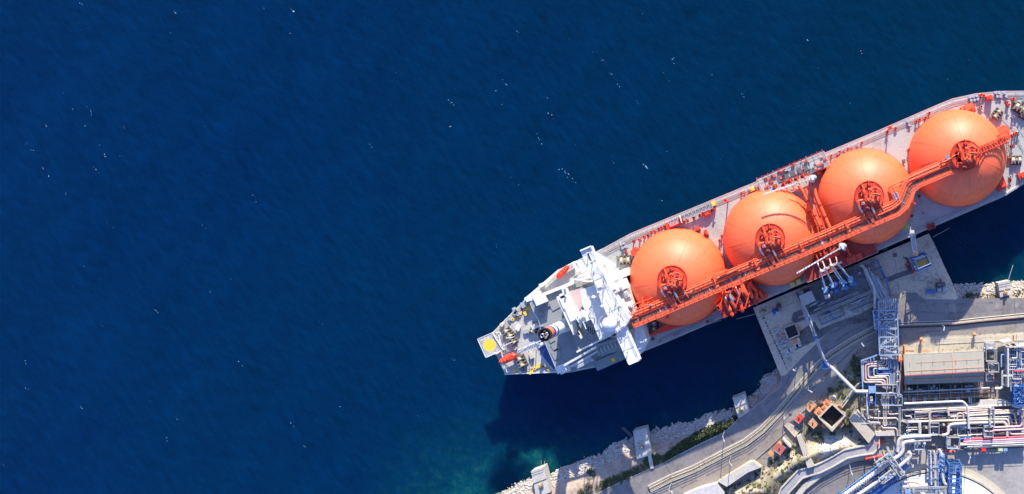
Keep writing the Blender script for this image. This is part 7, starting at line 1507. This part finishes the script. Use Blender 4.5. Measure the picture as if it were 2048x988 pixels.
for i in range(70):
    m_ = MB(); x, y = r.uniform(985, 1190), r.uniform(170, 640); p = W('V', (x, y), r.uniform(7, 13)); l1, l2 = r.uniform(1, 7) * r.choice((-1, 1)), r.uniform(1, 7) * r.choice((-1, 1)); m_.tube([p, (p[0] + l1 * .6, p[1], p[2]), (p[0] + l1 * .6, p[1] + l2, p[2])], r.uniform(.12, .34), r.choice(('whitepipe', 'greypipe', 'cream', 'blue', 'ltblue', 'brown', 'whitepipe')), 7); part('pipe', m_, t)
m_ = MB()
for i in range(8): x = 990 + i * 28; m_.bar(W('V', (x, 170), 11), W('V', (x, 640), 11), .3, .3, r.choice(('galv', 'ltblue', 'blue'))); posts(m_, WW('V', [(x, 200), (x, 420), (x, 630)], 11), GZ, 'blue', .4)
for j in range(8): y = 180 + j * 62; m_.bar(W('V', (975, y), 11.2), W('V', (1200, y - 8), 11.2), .3, .3, r.choice(('galv', 'whitepipe', 'blue')))
m_.tube(WW('V', [(1040, 448), (1200, 438)], 13), .3, 'fire', 7); part('steel_frame', m_, t)
m_ = MB(); m_.tube(WW('V', [(955, 440), (895, 435), (897, 640), (870, 660), (800, 660)], 8), .6, 'whitepipe', 8); part('pipe', m_, t)
w = W('V', (1110, 760), GZ); t = thing('stair_tower', 'deep blue open steel tower at the right edge below the process block', 'stair tower', (w[0], w[1], GZ)); m_ = MB()
P4 = WW('V', [(1040, 640), (1200, 630), (1200, 870), (1050, 870)], 13)
for z in (7, 9, 11, 13):
    for i in range(4): m_.bar((P4[i][0], P4[i][1], z), (P4[(i + 1) % 4][0], P4[(i + 1) % 4][1], z), .35, .35, 'blue')
posts(m_, P4, GZ, 'blue', .5)
for i in range(9): a, b = lerp(P4[0], P4[3], i / 8), lerp(P4[1], P4[2], i / 8); m_.bar((a[0], a[1], 11 + (i % 2) * 2), (b[0], b[1], 13 - (i % 2) * 2), .35, .35, 'blue')
part('tower_frame', m_, t); m_ = MB(); m_.prism([lerp(P4[0], P4[2], .04)[:2], lerp(P4[1], P4[3], .04)[:2], lerp(P4[2], P4[0], .04)[:2], lerp(P4[3], P4[1], .04)[:2]], 9.6, 9.8, 'blue')
for i in range(26): q = lerp(lerp(P4[0], P4[1], R.random()), lerp(P4[3], P4[2], R.random()), R.random()); m_.bar((q[0], q[1], 10), (q[0] + R.uniform(-1, 1), q[1] + R.uniform(-2, 2), 12.6), .2, .2, R.choice(('ltblue', 'blue', 'greypipe')))
part('stair_flight', m_, t); m_ = MB(); m_.tube(WW('V', [(1020, 865), (1080, 885), (1130, 880), (1200, 850)], 10), .6, 'whitepipe', 8); m_.tube(WW('V', [(1088, 980), (1092, 925), (1200, 915)], 10), .45, 'whitepipe', 8); part('pipe', m_, t)

# ---- strips of dirt, low walls and planting along the apron
w = W('F', (980, 455), GZ); t = thing('paved_median', 'long tan stone paved strip between apron and shed', 'paved strip', (w[0], w[1], 4.8)); m_ = MB(); m_.prism(WW('F', [(655, 445), (1320, 405), (1320, 460), (1010, 470), (650, 490)], 5.25), 4.7, 5.25, 'tan'); part('paving', m_, t); m_ = MB()
for i in range(16): x = 670 + i * 40; m_.bar(W('F', (x, 443 - (x - 655) * .06), 5.27), W('F', (x, 487 - (x - 655) * .045), 5.27), .12, .05, 'conc')
for y in (455, 468): m_.bar(W('F', (660, y), 5.27), W('F', (1310, y - 32), 5.27), .1, .05, 'conc')
part('joint', m_, t)
for p, lab in [((947, 413), 'small round orange cabinet on a post beside the tan paved strip'), ((543, 450), 'orange and white marker post on the apron left of the tan strip')]:
    w = W('F', p, 7.5); t = thing('hydrant_post', lab, 'hydrant', (w[0], w[1], GZ), 'hydrants on the apron'); m_ = MB(); m_.cyl(w, .75, 6.4, 7.6, 'tile', 14); m_.ball((w[0], w[1], 7.6), .7, 'tile', 12, .5); part('cap', m_, t); m_ = MB(); m_.tube([(w[0], w[1], GZ), (w[0], w[1], 6.5)], .3, 'conclight', 8); m_.box((w[0], w[1] - .9), .6, 1.6, GZ, 5.9, 0, 'conclight'); part('post', m_, t)
m_ = MB()
for p, s, k in [((530, 470), 5, 'tile'), ((420, 540), 8, 'brown'), ((560, 540), 6, 'tile')]: w = W('F', p, 5.05); m_.prism([(w[0] - s / 3, w[1] - .2), (w[0] + s / 2, w[1] - .3), (w[0] + s / 2.2, w[1] + .3), (w[0], w[1] + .4)], 5, 5.056, k)
struct('rust_stain', m_)
item('transformer', 'grey cabinet with blue tint at the upper right corner of the shed', 'cabinet', 'V', (730, 125), [(0, 0, 4.2, 2.6, 0, 3, 'greypipe'), (.4, 0, 2, 1.8, 3, 3.6, 'galv'), (-1.4, .3, .9, 1.2, 3, 3.4, 'ltblue')], ang=0)
m_ = MB(); q = W('P', (1776, 742), 10)

# ---- open concrete shaft with small orange roofs, kiosks, slope works
sh = [(712, 200), (832, 308), (712, 450), (590, 325)]; w = W('G', (712, 320), GZ); t = thing('intake_shaft', 'square concrete shaft, black inside, with orange boxes on its sides', 'shaft', (w[0], w[1], GZ)); TZs = 10
P_ = [np.array(p) for p in WW('G', sh, TZs)]; c_ = sum(P_) / 4; I_ = [c_ + (p - c_) * f for p, f in zip(P_, (.86, .86, .80, .86))]
m_ = MB()
for i in range(4):
    j = (i + 1) % 4; m_.prism([P_[i][:2], P_[j][:2], I_[j][:2], I_[i][:2]], 4.5, TZs, 'tanconc')
part('shaft_wall', m_, t); m_ = MB(); m_.prism([p[:2] for p in I_], 4.6, 5.3, 'black'); part('shaft_floor', m_, t)
J_ = [c_ + (p - c_) * .45 for p in P_]; m_ = MB()
for i in range(4): m_.bar((*J_[i][:2], 6.5), (*J_[(i + 1) % 4][:2], 6.5), .35, .5, 'black')
part('inner_frame', m_, t)
for p, s in [((672, 205), (3.8, 2.6)), ((600, 282), (3.2, 3.2)), ((645, 395), (1.9, 1.9)), ((790, 385), (1.9, 1.9)), ((775, 245), (1.9, 1.9)), ((645, 240), (1.8, 1.8))]:
    m_ = MB(); w = W('G', p, 8.6); m_.box(w, s[0], s[1], 5, 8.6, radians(-42), 'tile'); m_.box(w, s[0] * .5, s[1] * .4, 8.6, 8.8, radians(-42), 'brick'); part('side_box', m_, t)
def hut(label, cor, z, kroof, kwall, name='equipment_kiosk', group='orange roofed kiosks', trim=True):
    P_ = WW('G', cor, z); c_ = (sum(p[0] for p in P_) / 4, sum(p[1] for p in P_) / 4); t = thing(name, label, 'kiosk', (c_[0], c_[1], GZ), group)
    m_ = MB(); m_.prism(P_, z - .3, z, kroof, 'conclight' if trim else kroof); part('roof', m_, t); m_ = MB(); m_.prism([(c_[0] + (p[0] - c_[0]) * .9, c_[1] + (p[1] - c_[1]) * .9) for p in P_], 4.6, z - .3, kwall); part('wall', m_, t)
    m_ = MB(); m_.cyl((c_[0] - .2, c_[1] + .3), .35, z, z + .5, 'dark', 10); part('roof_vent', m_, t); m_ = MB(); m_.bar((P_[2][0], P_[2][1], z + .02), (P_[3][0], P_[3][1], z + .02), .16, .12, 'conclight'); m_.bar((P_[0][0], P_[0][1], z + .02), (P_[1][0], P_[1][1], z + .02), .16, .12, 'conclight'); part('roof_edge', m_, t)
hut('orange roofed kiosk above the red roofed one, left of the shaft', [(528, 180), (572, 222), (520, 280), (478, 238)], 8, 'tile', 'conclight'); hut('orange roofed kiosk between the red roofed one and the shaft', [(545, 332), (592, 385), (552, 422), (502, 375)], 8, 'tile', 'conclight')
hut('flat bright red roofed kiosk with white edges beside the service road', [(432, 287), (472, 318), (425, 378), (385, 345)], 8, 'redroof', 'concgrey', group='kiosks by the service road'); hut('brick red roofed hut on the edge of the rocky slope', [(250, 545), (310, 590), (265, 652), (205, 605)], 9.2, 'brick', 'brick', group='kiosks by the service road', trim=False)
item('shaft_lid', 'orange box standing left of the brick red hut', 'box', 'G', (182, 632), [(0, 0, 1.6, 1.8, 0, 1.8, 'tile')], z=6, ang=.6); item('shaft_lid', 'small orange box touching the brick red hut on its upper side', 'box', 'G', (258, 545), [(0, 0, 1.6, 1.2, 0, 2.6, 'tile')], z=6, ang=-.7)
def block(name, label, cat, fr, poly, z0, z1, k, kside=None, base=None):
    P_ = WW(fr, poly, z1); m_ = MB(); m_.prism(P_, z0, z1, k, kside); c_ = (sum(p[0] for p in P_) / len(P_), sum(p[1] for p in P_) / len(P_), max(z0, 4.5)); return single(name, m_, label, cat, c_)
block('concrete_ramp', 'grey concrete ramp slab at the road below the red roofed kiosk', 'ramp', 'G', [(325, 360), (432, 438), (390, 498), (296, 395)], 4.5, 6.2, 'conc', 'concgrey')
block('concrete_path', 'narrow tan concrete path running down the rocky slope', 'path', 'G', [(405, 492), (440, 478), (560, 745), (500, 765)], 4.5, 8.6, 'tanconc', 'concgrey')
block('retaining_wall', 'thin white retaining wall beside the brick red hut', 'wall', 'G', [(282, 520), (292, 512), (356, 580), (346, 588)], 4.5, 9.5, 'conclight')
block('concrete_flume', 'sloping tan concrete slab with dark lower edge right of the shaft', 'slab', 'G', [(862, 350), (905, 278), (1085, 470), (1028, 548)], 4.5, 8.8, 'tanconc', 'concgrey')
block('concrete_flume', 'short pale concrete slab joined to the channel corner', 'slab', 'G', [(1080, 448), (1250, 440), (1258, 482), (1092, 486)], 4.5, 8.2, 'conclight')
block('brick_hatch', 'small brick coloured hatch beside the channel corner', 'hatch', 'G', [(1132, 518), (1168, 518), (1168, 546), (1132, 546)], 4.5, 5.9, 'brick')
block('bunker_wall', 'long pale concrete bunker top beside the service road', 'wall', 'J', [(940, 890), (1190, 735), (1225, 730), (1285, 775), (1180, 815), (1010, 930)], 4.5, 8.2, 'conclight', 'conc')
block('bunker_roof', 'white flat bunker roof at the bottom edge by the service road', 'roof', 'J', [(660, 1000), (800, 940), (935, 905), (990, 985), (985, 1010), (660, 1010)], 4.5, 8.6, 'whitepipe', 'conclight')
# drainage channel: grey floor between pale kerbs
DC = WW('G', [(270, 1040), (300, 960), (435, 815), (600, 765), (700, 715), (830, 640), (960, 612), (1050, 600), (1082, 565), (1082, 480), (990, 380), (905, 290)], 6.9)
t = thing('drainage_channel', 'grey open channel with white kerbs winding below the rocky slope', 'channel', (*DC[5][:2], GZ)); m_ = MB(); m_.ribbon(DC, 3.6, 4.4, 6.9, 'concgrey'); part('channel_floor', m_, t)
for d in (1.9, -1.9): m_ = MB(); m_.ribbon(off3(DC, d), .5, 4.4, 7.4, 'conclight'); part('kerb_wall', m_, t)
BW = WW('G', [(400, 1020), (470, 930), (620, 812), (760, 735), (880, 682), (1000, 655), (1110, 632)], 6.3); t = thing('boundary_wall', 'curved cream boundary wall with a rail along the dark loop road', 'wall', (*BW[3][:2], GZ)); m_ = MB(); m_.ribbon(BW, 2.3, 4.4, 6.3, 'conclight'); part('wall_top', m_, t); m_ = MB(); m_.rail(off3(BW, -1.2), 'dark', 1.1, .1, 2.4); part('railing', m_, t)
w = W('G', (1100, 640), GZ); t = thing('fire_pipe', 'bright red fire pipe bending over the corner of the loop road', 'pipe', (w[0], w[1], GZ)); pipe(t, 'G', [(1112, 560), (1132, 650), (1135, 662)], .55, 'fire', 9.5); pipe(t, 'G', [(1008, 690), (1020, 680), (1130, 660), (1190, 648)], .55, 'fire', 9.5); m_ = MB(); m_.bar(W('G', (1008, 690), 9.5), (*W('G', (1008, 690), 9.5)[:2], 5), .6, .6, 'fire'); m_.bar(W('G', (1113, 562), 9.5), (*W('G', (1113, 562), 9.5)[:2], 5), .6, .6, 'fire'); part('riser', m_, t)
w = W('G', (720, 150), 8); t = thing('dish_lamp', 'small white dish on a post above the shaft', 'lamp', (w[0], w[1], 4.7)); m_ = MB(); m_.tube([(w[0], w[1], 4.7), (w[0], w[1], 8)], .14, 'greypipe', 6); part('pole', m_, t); m_ = MB(); m_.ball((w[0] + .4, w[1], 8.2), .9, 'whitepipe', 14, .6); part('lamp_head', m_, t)
for _once in (0,):
    w = W('G', (800, 200), GZ); t = thing('curved_pipe', 'pair of grey pipes curving from the shaft up to the pump shelter', 'pipe', (w[0], w[1], GZ)); pipe(t, 'G', [(775, 240), (850, 140), (900, 70), (960, 20), (985, 15)], .38, 'greypipe', 6.5, bend=4); pipe(t, 'G', [(795, 245), (868, 150), (918, 82), (968, 38), (985, 35)], .32, 'tan', 6.2, bend=4)

# ================================================================== RUBBLE SHORE AND PLANTS
SEG = [(np.array(SHORE[i]), np.array(SHORE[i + 1])) for i in range(4, len(SHORE) - 3)]
def rockmesh(seed):
    r = random.Random(seed); m_ = MB(); n = 7; vs = []
    prof = [(.35, -.35), (.95, -.05), (.85, .30), (.4, .55)]
    for q, z in prof:
        for j in range(n): a = 2 * pi * j / n + r.uniform(-.2, .2); s = r.uniform(.75, 1.2); vs.append((q * s * cos(a), q * s * sin(a) * .8, z * r.uniform(.8, 1.2)))
    vs.append((r.uniform(-.15, .15), r.uniform(-.1, .1), .66)); N = len(vs) - 1
    fs = [[i * n + j, i * n + (j + 1) % n, (i + 1) * n + (j + 1) % n, (i + 1) * n + j] for i in range(3) for j in range(n)] + [[3 * n + j, 3 * n + (j + 1) % n, N] for j in range(n)]
    m_.add(vs, fs, 'rock'); return m_.mesh('boulder')
RM = [rockmesh(i) for i in range(8)]
DOL = [PP(c, 3) for c in ([(1262, 858), (1296, 852), (1308, 912), (1270, 924)], [(1461, 793), (1492, 784), (1503, 826), (1474, 842)], [(1058, 940), (1090, 930), (1104, 990), (1068, 996)], [(1992, 562), (2024, 558), (2026, 592), (1998, 598)])]
spots = []
rr = random.Random(11); LS = [np.linalg.norm(b - a) for a, b in SEG]; tot = sum(LS)
QPoly = [p[:2] for p in QP]; RT = [p[:2] for p in ROADTOP]
def shore_point():
    x = rr.random() * tot; i = 0
    while x > LS[i]: x -= LS[i]; i += 1
    a, b = SEG[i]; d = (b - a) / LS[i]; n_ = np.array((d[1], -d[0])); return a + d * x, n_
def put(kind):
    for _ in range(40):
        p, n_ = shore_point(); t = rr.uniform(-.6, 5.2) if rr.random() < .9 else rr.uniform(-1.6, 8); q = p + n_ * t
        s = rr.uniform(.22, .5) if kind else rr.uniform(.45, .8)
        if t > 4.5: s *= .7
        pxx = NX + q[0] * FPX / 397; pyy = NY - q[1] * FPX / 397
        if pxx < 1000 or pxx > 2080 or inpoly(q, QPoly) or any(inpoly(q, d) for d in DOL) or pyy > 1000: continue
        if t > 8 and 1330 < pxx < 1560: continue
        return q, s
allr = sorted([put(rr.random() < .72) for _ in range(3200)], key=lambda v: -v[1])
for k, (q, s) in enumerate(allr[:290]):
    z = ground(q[0], q[1]); o = bpy.data.objects.new('boulder', RM[k % 8]); COL.objects.link(o); o.location = (q[0], q[1], max(z, -.2) + .08 * s); o.rotation_euler = (rr.uniform(-.3, .3), rr.uniform(-.3, .3), rr.uniform(0, 6.28)); o.scale = (s * rr.uniform(.8, 1.2), s, s * rr.uniform(.8, 1.1))
    east = q[0] > QP[1][0]
    tag(o, 'large pale boulder in the rubble bank east of the jetty' if east else 'large pale boulder in the rubble bank along the coast road', 'boulder', 'large boulders of the east bank' if east else 'large boulders of the west bank')
rb = MB()
for q, s in allr[290:]:
    z = max(ground(q[0], q[1]), -.2) + .05; a0 = rr.uniform(0, 6.28); src = RM[rr.randrange(8)]; ca, sa = cos(a0), sin(a0)
    vs = [(q[0] + s * (v.co.x * ca - v.co.y * sa), q[1] + s * (v.co.x * sa + v.co.y * ca), z + s * v.co.z) for v in src.vertices]; rb.add(vs, [list(p.vertices) for p in src.polygons], 'rock')
struct('rubble', rb, 'stuff')

def shrub_mesh(seed, k, n=190, flat=.6):
    r = random.Random(seed); m_ = MB(); lobes = [(r.uniform(-.6, .6), r.uniform(-.6, .6), r.uniform(.2, .5), r.uniform(.35, .65)) for _ in range(5)]
    for _ in range(n):
        l = r.choice(lobes); a, b = r.uniform(0, 6.28), r.uniform(-.4, 1.5); d = l[3] * r.uniform(.55, 1.05); c = (l[0] + d * cos(a) * cos(b), l[1] + d * sin(a) * cos(b), (l[2] + d * sin(b)) * flat)
        u = np.array((r.gauss(0, 1), r.gauss(0, 1), r.gauss(0, .6))); u /= np.linalg.norm(u); v = np.cross(u, (r.gauss(0, .4), r.gauss(0, .4), 1)); v /= np.linalg.norm(v); s = r.uniform(.09, .2)
        m_.add([tuple(np.array(c) + u * s), tuple(np.array(c) + v * s * .6), tuple(np.array(c) - u * s), tuple(np.array(c) - v * s * .6)], [[0, 1, 2, 3]], k)
    return m_.mesh('shrub')
SM = [shrub_mesh(i, k) for i, k in enumerate(('leafA', 'leafA', 'leafA', 'leafC', 'leafB', 'leafA'))]
def shrub(x, y, s, label, group, k=None):
    o = bpy.data.objects.new('shrub', SM[rr.randrange(6) if k is None else k]); COL.objects.link(o); o.location = (x, y, ground(x, y) - .08); o.scale = (s, s * rr.uniform(.8, 1.2), s * rr.uniform(.8, 1.3)); o.rotation_euler[2] = rr.uniform(0, 6.28); tag(o, label, 'shrub', group)
blocked = [[p[:2] for p in WW('G', c, 6)] for c in ([(290, 355), (440, 430), (400, 510), (290, 400)], [(395, 480), (450, 470), (570, 745), (490, 770)], [(855, 350), (905, 270), (1095, 470), (1028, 560)], [(585, 190), (840, 300), (712, 470), (570, 330)], [(190, 600), (250, 530), (325, 590), (268, 665)], [(370, 345), (432, 275), (600, 330), (600, 430), (500, 440), (425, 390)], [(465, 240), (530, 165), (590, 225), (520, 290)])]
def scatter(poly, n, smin, smax, label, group, k=None, bare=0):
    xs_ = [p[0] for p in poly]; ys_ = [p[1] for p in poly]; c = 0; tries = 0; o = W('P', (1665, 893), 6)
    while c < n and tries < 6000:
        tries += 1; x, y = rr.uniform(min(xs_), max(xs_)), rr.uniform(min(ys_), max(ys_))
        if not inpoly((x, y), poly) or any(inpoly((x, y), b) for b in blocked): continue
        if bare and hypot((x - o[0]) / 12, (y - o[1]) / 6) < 1: continue
        shrub(x, y, rr.uniform(smin, smax) * (1.25 if rr.random() < .1 else 1), label, group, k); c += 1
scatter(ROCKSLOPE, 150, .4, 1.1, 'low grey green scrub bush on the pale rocky slope', 'scrub bushes on the rocky slope', None, 1)
scatter(SCRUBYARD, 34, .5, 1.5, 'dark bush on the ground around the concrete shaft', 'bushes around the shaft', 0)
scatter(BANKLEFT, 36, .5, 1.4, 'olive bush on the bank by the lower end of the coast road', 'bushes on the lower road bank', None)
for p, s, lab in [((1176, 947), 2.6, 'large round dark bush in the rubble left of the road end'), ((1178, 976), 2.2, 'reddish brown bush low on the rubble bank'), ((1160, 985), 2.2, 'dark bush at the bottom edge of the rubble bank'), ((1633, 872), 3.2, 'big dark green bush below the concrete shaft'), ((1712, 742), 2.6, 'dark bush left of the looping pipes'), ((1707, 728), 2.0, 'smaller dark bush left of the looping pipes'), ((1728, 760), 1.8, 'bush behind the curving grey pipes'), ((1690, 852), 2.4, 'green bush at the lower right side of the shaft'), ((1940, 592), 1.8, 'green bush on the verge east of the jetty'), ((1600, 884), 1.6, 'dry bush beside the tan concrete path')]:
    w = W('P', p, 5.5); shrub(w[0], w[1], s, lab, 'single large bushes', 3 if 'brown' in lab or 'dry' in lab else 0)
gm = MB()
def tuft(x, y, k, s):
    z = ground(x, y); 
    for _ in range(5):
        a = rr.uniform(0, 6.28); h = s * rr.uniform(.5, 1.2); w = s * .35; dx, dy = cos(a), sin(a); ox, oy = rr.uniform(-s, s) * .5, rr.uniform(-s, s) * .5
        gm.add([(x + ox - dy * w, y + oy + dx * w, z - .02), (x + ox + dy * w, y + oy - dx * w, z - .02), (x + ox + dx * h * .6, y + oy + dy * h * .6, z + h)], [[0, 1, 2]], k)
def tufts(poly, n, ks, s0, s1):
    xs_ = [p[0] for p in poly]; ys_ = [p[1] for p in poly]; c = 0
    while c < n:
        x, y = rr.uniform(min(xs_), max(xs_)), rr.uniform(min(ys_), max(ys_))
        if inpoly((x, y), poly): tuft(x, y, rr.choice(ks), rr.uniform(s0, s1)); c += 1
tufts(BANKGREEN, 1500, ('leafB', 'leafA', 'leafA'), .4, .9); tufts(BANKLEFT, 650, ('leafA', 'leafB', 'leafC'), .3, .7); tufts(ROCKSLOPE, 500, ('leafC', 'leafA', 'leafC'), .25, .6); tufts(SCRUBYARD, 260, ('leafA', 'leafC', 'leafB'), .3, .7)
tufts(PP([(1925, 594), (1960, 586), (1995, 590), (2000, 597), (1925, 598)]), 110, ('leafB', 'leafA'), .3, .7); tufts(PP([(2024, 586), (2048, 580), (2120, 578), (2100, 594), (2026, 594)]), 120, ('leafB',), .4, .8); tufts(PP([(1940, 668), (2030, 660), (2030, 668), (1940, 674)]), 90, ('leafA', 'leafC'), .3, .6); tufts(PP([(1880, 695), (1975, 690), (2000, 700), (1980, 704), (1880, 702)]), 120, ('leafA', 'leafC'), .3, .6); tufts(PP([(1770, 878), (1800, 880), (1795, 892), (1765, 890)]), 120, ('leafB', 'leafA'), .3, .6)
struct('ground_cover', gm, 'stuff')
